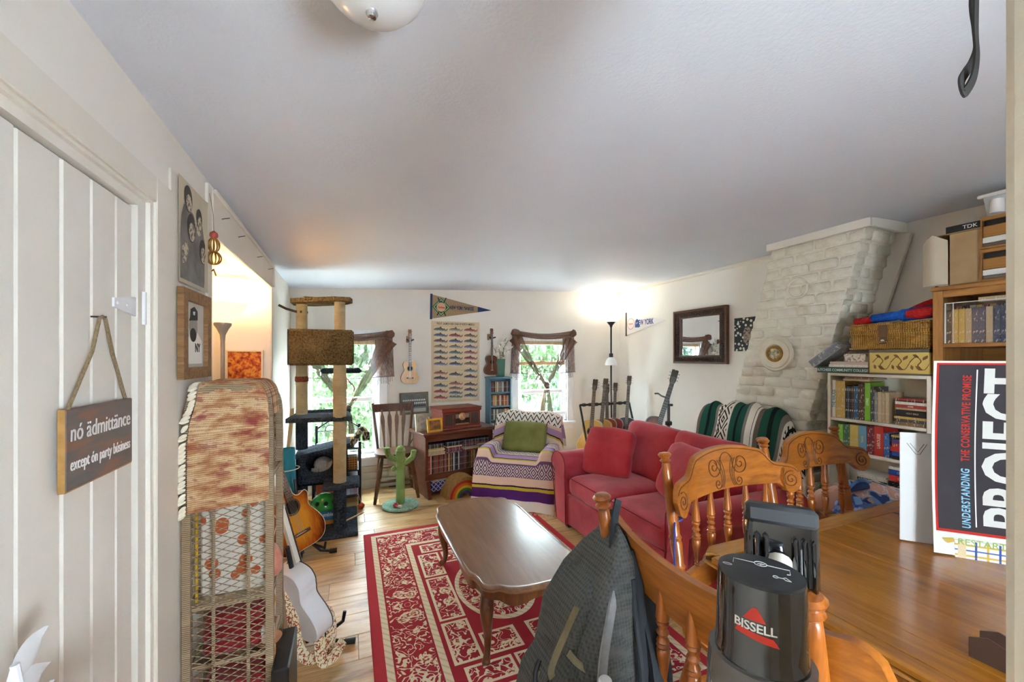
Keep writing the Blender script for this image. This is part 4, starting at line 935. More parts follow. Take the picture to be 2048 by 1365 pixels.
# condo with oval opening (front wall made of a ring)
cd = G(); x0, x1, z0, z1, yf, yb = -.42, -.02, .36, .635, 3.77, 4.06
n = 32; ell = [(-.245 + .105 * math.cos(2 * math.pi * k / n), .545 + .082 * math.sin(2 * math.pi * k / n)) for k in range(n)]
def sqr(k):
    c_, s_ = math.cos(2 * math.pi * k / n), math.sin(2 * math.pi * k / n); m = max(abs(c_), abs(s_)); return (x0 + x1) / 2 + c_ / m * (x1 - x0) / 2, (z0 + z1) / 2 + s_ / m * (z1 - z0) / 2 + (.04 * (c_ / m) if s_ > 0 else 0)
sq = [sqr(k) for k in range(n)]
cd.loft([[(a, yf, b) for a, b in sq], [(a, yf, b) for a, b in ell], [(a, yf + .015, b) for a, b in ell], [(a, yf + .015, b) for a, b in sq]], cap=False)
cd.box(x0, x0 + .015, yf, yb, z0, z1); cd.box(x1 - .015, x1, yf, yb, z0, z1 + .03); cd.box(x0, x1, yb - .015, yb, z0, z1); cd.box(x0, x1, yf, yb, z0, z0 + .015)
cd.loft([[(x0 - .01, yf - .015, z1 - .04), (x1 + .02, yf - .015, z1 + .04), (x1 + .02, yb, z1 + .04), (x0 - .01, yb, z1 - .04)], [(x0 - .01, yf - .015, z1 - .015), (x1 + .02, yf - .015, z1 + .065), (x1 + .02, yb, z1 + .065), (x0 - .01, yb, z1 - .015)]])
ob('condo', cd, CG, ctr, smooth=False)
ob('strap', G().tube([(LW + .018, 3.84, 1.89), (-.50, 3.83, 1.86), (LP[0] - .045, LP[1] - .02, 1.84), (LP[0], LP[1] - .047, 1.838), (LP[0] + .047, LP[1], 1.838)], 0, flat=(.02, .003), up=(0, 1, 0)), pm('brown_webbing', '#4f3f2c', rough=.8), ctr)
ob('rope_binding', wrinkle(G().lathe([(.049, 1.24), (.052, 1.25), (.052, 1.275), (.049, 1.285)], 24, (*LP, 0)), .004, 60), pm('dark_red_yarn', '#6b2a1c', '#8d4530', rough=.95, scale=90), ctr)
ob('toy_ribbon', G().tube([(-.02, 3.6, 1.27), (.0, 3.6, 1.235), (.02, 3.6, 1.22), (.035, 3.6, 1.19), (.03, 3.6, 1.16)], .004, 6), pm('magenta_felt', '#a81b5a', rough=.9), ctr)
# plush elephant inside the condo
pe = thing('plush_elephant', 'pale grey plush elephant lying inside the cat condo', 'plush toy', (-.20, 3.86, .375))
PG = carpet('grey_plush', '#a79d94', '#c9c0b6', 90)
def blob(g, c, r, n=14):
    return g.loft([[(c[0] + r[0] * math.cos(p) * math.cos(2 * math.pi * k / n), c[1] + r[1] * math.cos(p) * math.sin(2 * math.pi * k / n), c[2] + r[2] * math.sin(p)) for k in range(n)] for p in [-1.5 + 3 * j / 8 for j in range(9)]])
ob('body', blob(G(), (-.02, .02, .13), (.075, .06, .07)), PG, pe); ob('head', blob(G(), (.055, 0, .115), (.05, .045, .05)), PG, pe)
ob('trunk', G().tube(catmull([(.085, -.03, .10), (.10, -.045, .06), (.09, -.05, .03), (.06, -.05, .02)], 4), [.018, .017, .017, .016, .016, .015, .015, .014, .014, .013, .012, .012, .011][:13], 8), PG, pe)
for s in (-1, 1): ob('ear', blob(G(), (.045, s * .045, .13), (.035, .012, .04)), PG, pe); ob('leg', G().tube([(-.05 + s * .03, -.02, .11), (-.055 + s * .035, -.03, .03)], [.03, .028], 10), PG, pe)
# yoga mat and wooden level leaning in the corner
ym = NT('teal_foam', .8); ym.col(ym.ramp(ym.noise(ym.co('Object'), 6, 2), [(.3, srgb('#1f7f94')), (.7, srgb('#2f93a6'))])); ym = ym.m
yt = thing('yoga_mat', 'rolled teal yoga mat standing between wicker shelf and cat tree', 'yoga mat', M=TR(-.44, 3.62, 0) @ RY(math.radians(-2)))
sp_ = [((.018 + .0052 * t) * math.cos(t), (.018 + .0052 * t) * math.sin(t)) for t in [k * .35 for k in range(31)]]
spo = [((.023 + .0052 * t) * math.cos(t), (.023 + .0052 * t) * math.sin(t)) for t in [k * .35 for k in range(31)]]
ob('roll', G().prism(sp_ + spo[::-1], 0, .72), ym, yt)
ob('cord', G().tube([(.082 * math.cos(t), .082 * math.sin(t), .56) for t in [2 * math.pi * k / 24 for k in range(24)]], .004, 6, True), pm('white_cord', '#d9d6cc', rough=.8), yt)
lv = thing('spirit_level', 'long wooden spirit level leaning in the corner behind yoga mat', 'level', M=TR(-.555, 3.80, 0) @ RY(math.radians(5)) @ RX(math.radians(-2)))
ob('beam', G().box(0, .026, -.03, .03, 0, 1.02, .003), wood('pale_beam', '#b08a52', '#d2b07a', 'Z', .5), lv)
for z in (.78, .5): ob('vial_slot', G().box(-.001, .027, -.008, .008, z - .05, z + .05, .004), pm('slot_dark', '#4b3a24'), lv)
# things at the foot of the cat tree
tb = thing('shoe_box', 'blue and orange shoe box on the cat tree base', 'box', (-.20, 3.80, .035))
ob('box_body', G().box(-.13, .13, -.09, .09, 0, .045, .002), pm('orange_card', '#d88a34', rough=.6), tb, smooth=False)
ob('lid', G().box(-.135, .135, -.095, .095, .035, .125, .003), pm('blue_card', '#2f86ad', rough=.6), tb, smooth=False)
text(tb, '❖Columbia' if False else 'Columbia', .042, TR(-.005, -.0957, .083) @ FACE_Y, WHT, sx=.9, bold=.0006)
flat(tb, 'printed_diamond', [(-.016, 0), (0, -.012), (.016, 0), (0, .012)], WHT, .0, TR(-.105, -.0953, .083) @ FACE_Y)
gt = thing('cat_toy_dome', 'green plastic dome cat toy with round holes on shoe box', 'cat toy', (-.20, 3.79, .162))
GP = pm('green_plastic', '#2f9a45', '#268a3b', rough=.22, coat=.5)
ob('dome', G().lathe([(.115, 0), (.118, .012), (.108, .05), (.085, .085), (.05, .108), (.01, .118)], 40), GP, gt)
for a in (-2.1, -1.45, -.8, .3, 1.4, 2.6): ob('hole', G(RZ(a) @ TR(.1045, 0, .055) @ RY(math.radians(63))).lathe([(.0175, -.004), (.0175, .004)], 18), pm('hole_black', '#123018', rough=.8), gt)
tag(ob('green_tissue', wrinkle(G(TR(-.345, 3.86, .04)).cbox((0, 0, .09), (.07, .08, .18), .03), .012, 30), pm('lime_paper', '#9bb848', '#86a53a', rough=.8, scale=20)), 'crumpled lime green paper bag beside green dome toy', 'bag')
tag(ob('wand_toy', G().cyl((-.06, 3.67, .047), (.10, 3.80, .056), .008, n=8).cyl((.10, 3.80, .056), (.115, 3.812, .056), .004), pm('pale_stick', '#c9ab7c', '#b3945f', rough=.7, scale=20)), 'pale wooden stick toy lying on cat tree base', 'cat toy')
ms = thing('toy_mouse', 'orange yarn cat toy on string beside the cat tree base', 'cat toy', (.10, 4.06, .0))
ob('tuft', wrinkle(blob(G(), (0, 0, .03), (.03, .03, .03)), .008, 60), pm('orange_yarn', '#cf5b33', '#b0451f', rough=.95, scale=60), ms)
ob('string', G().tube(catmull([(0, 0, .05), (-.03, 0, .15), (-.09, -.02, .24), (-.10, -.12, .37)], 5), .003, 5), pm('pink_cord', '#c98a85', rough=.9), ms)
# black metal rack with arched rail under the window
mr = thing('metal_rack', 'low black metal rack with arched looped rail under window', 'rack', (0, 0, 0))
for x in (-.32, .09):
    for y in (4.2, 4.58): ob('post', G().box(x - .013, x + .013, y - .013, y + .013, 0, .62 if y < 4.4 else .74, .003), BLKM, mr)
for z in (.08, .33, .55): ob('shelf_tray', G().box(-.32, .09, 4.2, 4.58, z, z + .012, .003), BLKM, mr)
ob('arched_rail', G().tube([(-.32 + .41 * k / 14, 4.58, .70 + .10 * math.sin(math.pi * k / 14)) for k in range(15)], .009, 8), BLKM, mr)
for c_ in (-.19, -.05): ob('rail_loop', G().tube([(c_ + .05 * math.cos(t), 4.58, .68 + .06 * math.sin(t)) for t in [math.pi * k / 12 for k in range(13)]], .006, 6), BLKM, mr)
ob('rail', G().cyl((-.32, 4.58, .68), (.09, 4.58, .68), .006, n=8), BLKM, mr)
bk = thing('wicker_bin', 'small orange woven basket on the black metal rack', 'basket', (.02, 4.30, .342))
ob('weave', G().box(-.05, .05, -.07, .07, 0, .12, .004), pm('woven_dark', '#5b3a1e', rough=.8), bk, smooth=False)
for i in range(5): ob('weave_strip', G().box(-.052, .052, -.074, -.068, .008 + i * .023, .018 + i * .023), pm('woven_orange', '#c07a38', rough=.7), bk, smooth=False)
for i in range(5): ob('weave_strip', G().box(-.05 + i * .022, -.04 + i * .022, -.076, -.069, 0, .12), pm('woven_orange', '#c07a38', rough=.7), bk, smooth=False)
tag(ob('snake_plush', G().tube(catmull([(-.02, 4.30, .60), (.02, 4.24, .60), (.06, 4.22, .66), (.10, 4.23, .73), (.14, 4.24, .70), (.15, 4.24, .62)], 6), [.03] * 25 + [.036] * 6, 12), pm('patterned_plush', '#d9c9a4', '#3c3428', rough=.95, scale=38, lo=.45, hi=.52)), 'patterned plush snake toy on top of the metal rack', 'plush toy')
tag(ob('yellow_box', G().box(-.06, .04, 4.28, 4.42, .563, .66, .004), pm('yellow_print', '#d2a63c', '#b5562c', rough=.6, scale=25), smooth=False), 'yellow printed carton on the metal rack beside plush snake', 'box')
tag(ob('striped_box', G().box(-.12, .07, 4.23, 4.45, .093, .26, .006), pm('striped_paper', '#c9c6d6', '#8d8aa0', rough=.7, scale=30, stretch=(6, 1, .2)), smooth=False), 'pale striped box on the bottom of black metal rack', 'box')
tag(ob('red_crate', G().box(-.30, -.15, 4.23, 4.45, .093, .29, .006), pm('brick_red_crate', '#a5502e', '#8d3f22', rough=.6), smooth=False), 'brick red crate on the bottom of black metal rack', 'crate')
# tissue / trinkets near the door (front left)
pf = thing('metal_flower_stand', 'white painted metal leaf stand beside the plank door', 'ornament', (-.525, .975, 0))
ob('stem', G().tube(catmull([(0, -.04, 0), (.0, -.03, .5), (.012, -.035, .8), (.0, -.035, .93)], 6), .006, 8), WHITEP, pf)
for (yy, zz, a, s_) in ((-.045, .90, .5, 1.1), (-.06, .865, .1, 1.2), (-.05, .83, -.35, 1.0), (-.005, .80, .5, .8), (-.09, .9, 2.4, 1), (-.09, .85, 2.8, .9)):
    ob('leaf', G(TR(.0, yy, zz) @ RX(a)).loft([[(-.003 * k, .09 * s_ * t, .026 * s_ * math.sin(math.pi * min(1, t + .05)) ** .7 * q) for q, k in ((1, 1), (0, -1), (-1, 1))] for t in [i / 8 for i in range(9)]], close=True, cap=False), WHITEP, pf)
bs = thing('round_stool', 'round wooden stool with pale worn rim beside plank door', 'stool', (-.435, .925, 0))
ob('seat', G().lathe([(.065, .80), (.075, .805), (.075, .822), (.066, .827)], 40), pm('worn_rim', '#b8aca0', '#8f7f70', rough=.7, scale=20), bs)
ob('seat_inlay', G().lathe([(.064, .8265), (.062, .829)], 36), wood('stool_brown', '#8a5a33', '#b07a48', 'Y', .4), bs)
for a in (.6, 2.7, 4.8): ob('leg', G().cyl((.045 * math.cos(a), .045 * math.sin(a), .79), (.08 * math.cos(a), .08 * math.sin(a), 0), .013), wood('stool_brown', '#8a5a33', '#b07a48', 'Y', .4), bs)
# ================================================================ BACK WALL AND CORNER
# --- window scarves
SHE = sheer('brown_sheer', '#7a5746', .62); SHD = sheer('brown_sheer_gathered', '#70503f', .85); BEADM = pm('bead_brown', '#3a2a26', rough=.3)
def scarf(label, xl, xr, ztop, xk, zk, ztail, zhem, y=BW - .075):
    t = thing('window_scarf', label, 'curtain', (0, 0, 0))
    def panel(u, v):
        x = xl + (xr - xl) * u + .02 * (v) * (2 * u - 1); sag = .05 * math.sin(math.pi * u)
        return (x, y + .03 + .012 * math.sin(u * 46 + v * 2), ztop - (ztop - zhem) * v - sag * (1 - v) * .5 - .02 * math.sin(math.pi * u) * v)
    ob('sheer_panel', G().grid(panel, 70, 12), sheer('brown_sheer_thin', '#6a5246', .22), t, ang=80)
    for a, b in ((0, .13), (.80, 1)):
        ob('side_drop', G().grid(lambda u, v: (panel(a + (b - a) * u, v)[0], y + .015 + .016 * math.sin(u * 19 + v), panel(a + (b - a) * u, v)[2] + .002), 24, 10), SHE, t, ang=80)
    ob('hem_cord', G().tube([(lambda p: (p[0], p[1] - .004, p[2]))(panel(k / 40, 1)) for k in range(41)], .0045, 6), BEADM, t)
    bg_ = G(); r = random.Random(5)
    for k in range(int((xr - xl) / .018)):
        u = k / ((xr - xl) / .018); p = panel(u, 1); n = r.randint(3, 6)
        for q in range(n): bg_.cbox((p[0] + r.uniform(-.002, .002), p[1], p[2] - .012 - q * .014), (.006, .006, .008))
    ob('bead_fringe', bg_, BEADM, t, smooth=False)['kind'] = 'stuff'
    def gather(P0, P1, w0, w1, sag, name, dy=0):
        def fn(u, v):
            c = V(P0).lerp(V(P1), v); w = w0 + (w1 - w0) * v ** .6; d = (V(P1) - V(P0)).normalized(); px_ = V(d.z, 0, -d.x)
            q = c + px_ * w * (u - .5) + V(0, dy - .02 * math.sin(math.pi * v) + .01 * math.sin(u * 17 + v * 3), -sag * math.sin(math.pi * v)); return q
        ob(name, G().grid(fn, 16, 18), SHD, t, ang=80)
    gather((xl + .03, y, ztop - .05), (xk, y - .01, zk), .2, .035, .02, 'crossed_swag'); gather((xr - .05, y, ztop - .05), (xk, y - .02, zk), .22, .035, .02, 'crossed_swag')
    gather((xl, y - .012, ztop), (xr, y - .012, ztop + .01), .06, .085, .05, 'top_swag')
    for x in (xl + .03, xr - .04): ob('corner_bow', wrinkle(blob(G(), (x, y - .015, ztop), (.06, .03, .045)), .018, 25, x), SHD, t)
    ob('knot', wrinkle(blob(G(), (xk, y - .03, zk), (.035, .03, .045)), .01, 40), SHD, t)
    for s, w in ((-1, .05), (1, .06)):
        ob('tail', G().grid(lambda u, v: (xk + s * (.012 + .05 * v) + w * (u - .5) * (.5 + v), y - .03 + .012 * math.sin(u * 12), zk - .02 - (zk - ztail) * v * (.85 if s < 0 else 1)), 10, 10), SHD, t, ang=80)
scarf('sheer brown scarf knotted over the window behind cat tree', -.50, .44, 1.70, -.02, .90, .46, 1.24)
scarf('sheer brown scarf knotted over the window behind armchair', 1.885, 2.78, 1.76, 2.345, 1.09, .70, 1.255)
# --- pennants
def pennant(label, M, L, Hh, felt, strip, words, wmat, size, sx, tip=None, emb='left'):
    t = thing('pennant', label, 'pennant', M=M)
    ob('felt', G().prism([(0, -Hh / 2), (L, 0), (0, Hh / 2)], 0, .002), felt, t, smooth=False)
    ob('binding_strip', G().box(-.004, .022, -Hh / 2 - .004, Hh / 2 + .004, -.001, .004), strip, t, smooth=False)
    if tip: ob('tip', G().prism([(L * .765, -Hh * .1175), (L, 0), (L * .765, Hh * .1175)], .002, .003), tip, t, smooth=False)
    text(t, words, size, TR(L * .5, 0, .0035), wmat, sx=sx, bold=.0015)
    return t
BLU = pm('navy_felt', '#2c3a66', rough=.9); TAN = NT('tan_pinstripe', .9); w_ = TAN.wave(TAN.co('Object'), 38, 0, axis='X'); TAN.col(TAN.mix(TAN.m_('GREATER_THAN', w_, .82), srgb('#b99d77'), srgb('#4b4038'))); TAN = TAN.m
p1 = pennant('tan pinstripe pennant reading NEW YORK YANKEES above fish poster', TR(.872, BW - .006, 2.045) @ FACE_Y @ RZ(math.radians(-1)), .755, .29, TAN, BLU, 'NEW YORK YANKEES', pm('navy_ink', '#22305c', rough=.8), .058, .52, BLU)
GRNF = pm('green_felt', '#2c6238', rough=.9); REDI = pm('red_ink', '#c0392f', rough=.8); LG = pm('pale_green_felt', '#a9c7a0', rough=.9); PEACH = pm('peach_print', '#dfae8c', rough=.8)
d_ = flat(p1, 'diamond_emblem', [(.02, 0), (.125, -.108), (.235, 0), (.125, .108)], GRNF, .0025)
flat(d_, 'emblem_border', [(.034, 0), (.125, -.094), (.220, 0), (.125, .094)], LG, .0031); flat(d_, 'emblem_field', [(.045, 0), (.125, -.083), (.209, 0), (.125, .083)], GRNF, .0036)
flat(d_, 'emblem_ball', [(.126 + a, b) for a, b in disc(.054, .054)], PEACH, .0042)
for a, b in (((.08, -.1), (.185, .115)), ((.085, .11), (.18, -.1))): ob('crossed_bat', G().bar((*a, .003), (*b, .003), .012, .002), INK, p1)
text(d_, 'Yankees', .034, TR(.126, -.004, .0048), REDI, sx=.75, shear=.3, bold=.001)
for sgn in (-1, 1): ob('print_rule', G().box(.24, .57, sgn * .032 - .0012, sgn * .032 + .0012, .002, .003), REDI, p1)
WF = pm('white_felt', '#e2dfdb', rough=.9)
p2 = pennant('white pennant reading NEW YORK on wall beside the corner lamp', TR(RW - .008, 4.52, 1.905) @ FACE_NX @ RZ(math.radians(0)), .76, .315, WF, INK, 'NEW YORK', pm('royal_ink', '#33408c', rough=.8), .10, .62)
cb_ = ob('ball_emblem', G().lathe([(.075, .002), (.075, .003)], 32), REDI, p2, TR(.105, -.0, .0)); flat(cb_, 'ball_face', disc(.07, .07), WF, .0032); text(cb_, 'Yankees', .036, TR(0, 0, .004), REDI, sx=.8, shear=.3)
hat = flat(p2, 'hat_emblem', [(.19, -.055), (.27, -.06), (.30, -.045), (.275, -.03), (.27, .03), (.235, .06), (.20, .035)], pm('blue_ink', '#3a5a9a', rough=.8), .0025); text(hat, 'NY', .04, TR(.235, .0, .0034), WF, sx=.8)
# --- fish poster
fp = thing('fish_poster', 'cream poster of rows of painted trout and salmon on wall', 'poster', M=TR(1.176, BW - .005, 1.395) @ FACE_Y)
ob('paper', G().box(-.295, .295, -.482, .482, -.002, 0), pm('cream_paper', '#dcc9a6', '#d3bf99', rough=.8, scale=2), fp, smooth=False)
ob('border_line', G().box(-.275, .275, .423, .425, 0, .0006).box(-.275, -.2735, -.46, .425, 0, .0006).box(.2735, .275, -.46, .425, 0, .0006).box(-.275, .275, -.462, -.46, 0, .0006).box(-.275, .275, -.10, -.0985, 0, .0006).box(-.275, .275, -.235, -.2335, 0, .0006).box(-.275, .275, -.395, -.3935, 0, .0006), pm('brown_rule', '#8d7551', rough=.8), fp, smooth=False)['kind'] = 'stuff'
text(fp, 'TROUT, SALMON AND CHAR OF NORTH AMERICA', .036, TR(0, .452, .0005), INK, sx=.56, depth=.0003, bold=.0006)
def fish_shape(L):
    up = [(-.5, .0), (-.46, .05), (-.38, .085), (-.25, .115), (-.1, .125), (-.05, .185), (.03, .175), (.05, .12), (.2, .085), (.26, .12), (.28, .07), (.38, .045), (.5, .13), (.46, .0)]
    dn = [(.5, -.12), (.38, -.045), (.28, -.06), (.24, -.125), (.19, -.075), (.08, -.10), (.06, -.165), (.0, -.115), (-.2, -.115), (-.24, -.17), (-.3, -.1), (-.42, -.06)]
    return [(x * L, y * L * 1.35) for x, y in up + dn]
fcol = ['#6d5a63', '#5b6270', '#5a7080', '#8a4a4a', '#9a4a52', '#8a7a6a', '#5a4a6e', '#5f7d74', '#9a8f7a', '#7a6a66', '#b0655a', '#4a6090', '#8a6a5a', '#7d8a8d', '#7a7ba0', '#5d6b70', '#b54c55', '#a8656a', '#6a7f86', '#5a7276', '#8f8a80']
FISHM = [NT('fish_ink_%d' % k, .8) for k in range(len(fcol))]
for k, N in enumerate(FISHM):
    z = N.sep(N.co('Object'))[1]; N.col(N.ramp(N.m_('ADD', N.m_('MULTIPLY', z, 20), N.m_('MULTIPLY', N.noise(N.co('Object'), 60, 2), .6)), [(.05, srgb('#d9ccb4')), (.4, srgb(fcol[k])), (.9, srgb('#5a5554'))]))
fg_ = G().prism(fish_shape(.17), 0, .0007); fme = fg_.mesh('fish'); r = random.Random(12); k = 0
def fish(x, z):
    global k
    me = fme.copy(); me.materials.append(FISHM[r.randrange(len(FISHM))].m); ob('fish', me, None, fp, TR(x, z, .0002) @ RZ(math.radians(-3)) @ Matrix.Diagonal((1, 1, 1, 1))); k += 1
for row in range(7):
    for cx_ in (-.183, 0, .183): fish(cx_, .375 - row * .068)
for cx_, zs in ((-.183, (-.14, -.2)), (0, (-.16,)), (.183, (-.12, -.19))):
    for z in zs: fish(cx_, z)
for cx_, zs in ((-.183, (-.29, -.36)), (0, (-.27, -.325, -.38)), (.183, (-.285, -.35))):
    for z in zs: fish(cx_, z)
for cx_, z in ((-.183, -.43), (0, -.425), (.183, -.42)): fish(cx_, z)
# --- ukuleles on hooks
def uke(label, M, top, top2, side, neckc):
    return guitar('ukulele', label, M, .61, .195, .148, .12, .255, .062, 4, top, top2, side, neckc, '#4a3226', False, 'ukulele', True, None, headc=neckc)
u1 = uke('pale spruce ukulele hanging on wall beside fish poster', TR(.625, BW - .10, 1.155), '#d6a45a', '#c08a42', '#8a5a2c', '#8a5a34')
u2 = uke('dark mahogany ukulele hanging between fish poster and blossom vase', TR(1.60, BW - .10, 1.235) @ Matrix.Diagonal((.93, .93, .93, 1)), '#6f3b22', '#5a2d1a', '#4c2616', '#6b3d22')
for x, z, lb in ((.625, 1.655, 'black padded wall hook holding the pale ukulele'), (1.60, 1.70, 'black padded wall hook holding the dark ukulele')):
    t = thing('wall_hook', lb, 'hook', (x, BW, z)); ob('plate', G().cbox((0, -.008, .0), (.06, .016, .075), .005), wood('hook_wood', '#8a6a42', '#a8855a', 'Z', .5), t)
    for s in (-1, 1): ob('yoke', G().tube([(0, -.015, -.01), (s * .03, -.05, -.012), (s * .034, -.125, -.008)], .009, 8), BLK, t)
# --- team photo, wall
tp, tpp = framed('framed_photo', 'gold framed black and white team photo on wall behind chair', TR(.685, BW - .004, .92) @ FACE_Y @ RZ(math.radians(1.5)), .325, .25, .018, .016, pm('tarnished_gold', '#8d7f57', '#6f6344', rough=.5, metal=.4), pm('team_grey', '#5d5f60', '#7b7d7e', rough=.6, scale=6))
for row in range(3):
    for q in range(13): flat(tpp, 'printed_player', [(-.12 + q * .02 + (row % 2) * .006 + a, .035 - row * .033 + b) for a, b in disc(.0075, .012, 8)], WHT if row < 2 else INK, .0045)
flat(tpp, 'printed_field', [(-.13, -.10), (.13, -.10), (.13, -.06), (-.13, -.06)], pm('photo_light', '#b9b9b6', rough=.7), .0045)
# --- slat-back wooden chair
CHW = wood('worn_chair_wood', '#3f2413', '#8d5c33', 'Z', .4, 1.2); CHD = wood('dark_chair_wood', '#3a2214', '#6e4527', 'Z', .4, 1)
wc = thing('wooden_chair', 'old brown wooden slat back chair beside the window', 'chair', (.44, 4.345, 0))
ob('seat', G().loft([[(.205 * math.copysign(abs(math.cos(t)) ** .7, math.cos(t)), .195 * math.copysign(abs(math.sin(t)) ** .7, math.sin(t)), z) for t in [2 * math.pi * q / 40 for q in range(40)]] for z in (.435, .445, .465, .47)]), CHD, wc)
tprof = [(.015, 0), (.017, .12), (.021, .13), (.0175, .15), (.02, .3), (.0235, .5), (.019, .52), (.024, .55), (.022, .8), (.017, .98), (.016, 1)]
feet = {(-1, -1): (-.215, -.215), (1, -1): (.215, -.175), (-1, 1): (-.165, .2), (1, 1): (.205, .18)}
for (sx, sy), (fx, fy) in feet.items(): ob('leg', G().turn((fx, fy, 0), (sx * .14, sy * .13, .44), tprof, 12), CHW, wc)
for (a, b, z) in (((-1, -1), (1, -1), .20), ((-1, 1), (1, 1), .26), ((-1, -1), (-1, 1), .15), ((1, -1), (1, 1), .15)):
    t_ = z / .44; pa = V(feet[a][0] * (1 - t_) + a[0] * .14 * t_, feet[a][1] * (1 - t_) + a[1] * .13 * t_, z); pb = V(feet[b][0] * (1 - t_) + b[0] * .14 * t_, feet[b][1] * (1 - t_) + b[1] * .13 * t_, z)
    ob('stretcher', G().turn(pa, pb, [(.008, 0), (.012, .3), (.015, .48), (.011, .5), (.015, .52), (.012, .7), (.008, 1)], 10), CHW, wc)
for s in (-1, 1): ob('back_post', G().bar((s * .16, .15, .455), (s * .215, .235, .95), .028, .022, up=(0, 1, 0), b=.004), CHD, wc)
ob('top_rail', G().grid(lambda u, v: (-.205 + .41 * u, .232 - .03 * math.sin(math.pi * u) * -1 - .012, .85 + .085 * v), 12, 2, .02), CHD, wc)
for q in range(4):
    x = -.105 + q * .07; ob('arrow_slat', G().loft([[(x * k - w, .15 + .07 * t, .465 + .41 * t), (x * k + w, .15 + .07 * t, .465 + .41 * t), (x * k + w, .158 + .07 * t, .465 + .41 * t), (x * k - w, .158 + .07 * t, .465 + .41 * t)] for t, w, k in ((0, .008, .9), (.3, .011, .95), (.7, .022, 1.05), (.82, .019, 1.08), (.9, .008, 1.1), (1, .009, 1.12))]), CHW, wc, smooth=False)
# --- cactus scratching post
cs = thing('cactus_scratching_post', 'green cactus shaped cat scratching post on round base', 'scratching post', (.455, 4.0, 0))
CGR = carpet('green_plush', '#7d9a55', '#a3bd7c', 90); CGB = carpet('teal_green_plush', '#5f9a80', '#bcd6c4', 90)
ob('base', G().lathe([(.172, 0), (.176, .012), (.17, .024), (.15, .028)], 48), CGB, cs)
SG = NT('green_sisal', .9); w_ = SG.wave(SG.co('Object'), 45, .5, 2, axis='Z'); SG.col(SG.ramp(w_, [(.2, srgb('#86ab62')), (.8, srgb('#abcb88'))])); SG.bump(w_, .5, .004); SG = SG.m
ob('post', G().lathe([(.042, .026), (.042, .40)], 24), SG, cs)
ob('crown', G().lathe([(.043, .36), (.046, .40), (.046, .53), (.04, .565), (.025, .585), (.005, .59)], 24), CGR, cs)
for s, z0, z1 in ((-1, .45, .585), (1, .41, .54)): ob('arm', G().tube(catmull([(s * .02, 0, z0), (s * .075, 0, z0 + .025), (s * .115, 0, z0 + .06), (s * .128, 0, z1 - .02), (s * .129, 0, z1)], 5), [.027] * 16 + [.03, .029, .026, .018, .006], 12), CGR, cs)
ob('flower_seam', G().tube([(.047 * math.cos(t), .047 * math.sin(t), .555 - .01) for t in [2 * math.pi * q / 24 for q in range(24)]], .0025, 5, True), CGB, cs)
ob('hanging_ball', blob(G(), (-.065, -.02, .375), (.026, .026, .026)), CGR, cs)
mu = thing('toy_mushroom', 'small red and white toy mushroom on cactus base', 'cat toy', (.40, 3.90, .028))
ob('cap', wrinkle(blob(G(), (0, 0, .022), (.026, .024, .022)), .003, 60), pm('toadstool_red', '#c02a4a', '#e8e2dc', rough=.8, scale=70, lo=.58, hi=.62), mu); ob('stem', G().cyl((.015, -.012, .014), (.05, -.03, .012), .012, .016), WHT, mu)
# --- media stand with films
MST = TR(.725, 4.12, 0) @ RZ(math.radians(13))
MAH = wood('reddish_brown_wood', '#4a2415', '#7d4428', 'X', .35, 1, coat=.2)
ms = thing('media_stand', 'reddish brown wooden media stand full of films by armchair', 'media stand', M=MST)
SW, SD = .82, .37
for x in (0, SW - .03): ob('side_panel', G().box(x, x + .03, .02, SD, 0, .62, .003), MAH, ms, smooth=False); ob('runner_foot', G().prism([(-.07, 0), (.05, 0), (.05, .03), (.02, .17), (-.015, .17), (-.06, .04)], x - .004, x + .034, 'YZ'), MAH, ms, smooth=False)
ob('top', G().box(-.05, SW + .02, -.05, SD + .01, .645, .668, .006).box(-.03, SW + .01, -.03, SD, .625, .645, .004), MAH, ms, smooth=False)
ob('apron', G().box(.03, SW - .03, .02, .04, .565, .625, .003), MAH, ms, smooth=False)
ob('shelf', G().box(.03, SW - .03, .02, SD, .20, .222, .002).box(.03, SW - .03, .018, .03, .165, .222, .002), MAH, ms, smooth=False)
ob('bottom_board', G().box(.03, SW - .03, .03, SD, .03, .05, .002), MAH, ms, smooth=False)
ob('back_board', G().box(.03, SW - .03, SD - .01, SD, .03, .62), MAH, ms, smooth=False)
DCOL = ['#8d6a5a', '#2b2e38', '#d6c9a4', '#70303a', '#3d4a66', '#b9a98c', '#a63b3b', '#4a3a52', '#c9b45a', '#23262b', '#7c8a94', '#93524a', '#d8d2c8', '#5f6d4e', '#884a6a']
CN = {'#8d6a5a': 'brown', '#2b2e38': 'charcoal', '#d6c9a4': 'cream', '#70303a': 'maroon', '#3d4a66': 'navy', '#b9a98c': 'tan', '#a63b3b': 'red', '#4a3a52': 'plum', '#c9b45a': 'yellow', '#23262b': 'black', '#7c8a94': 'slate', '#93524a': 'rust', '#d8d2c8': 'off white', '#5f6d4e': 'green', '#884a6a': 'mauve'}
def spine_mat(c):
    key = 'spine' + c
    if key in MATS: return MATS[key]
    N = NT(key, .35); v = N.co('Object', (3, 1, 1)); f = N.noise(v, 42, 3, .6); N.col(N.ramp(f, [(.4, srgb(c)), (.58, srgb(c)), (.62, srgb('#cfc8b8'))])); MATS[key] = N.m; return N.m
def between(names, i, cat, where, up=False):
    """label a piece by its neighbours in the row or pile"""
    a = names[i - 1] if i else None; b = names[i + 1] if i + 1 < len(names) else None
    if a and b: return f'{names[i]} {cat} between {a} and {b} {where}'
    if a or b: return f'{names[i]} {cat} {("under the " if up else "first before the ") if b else ("atop the " if up else "last after the ")}{b or a} one {where}'
    return f'{names[i]} {cat} {where}'
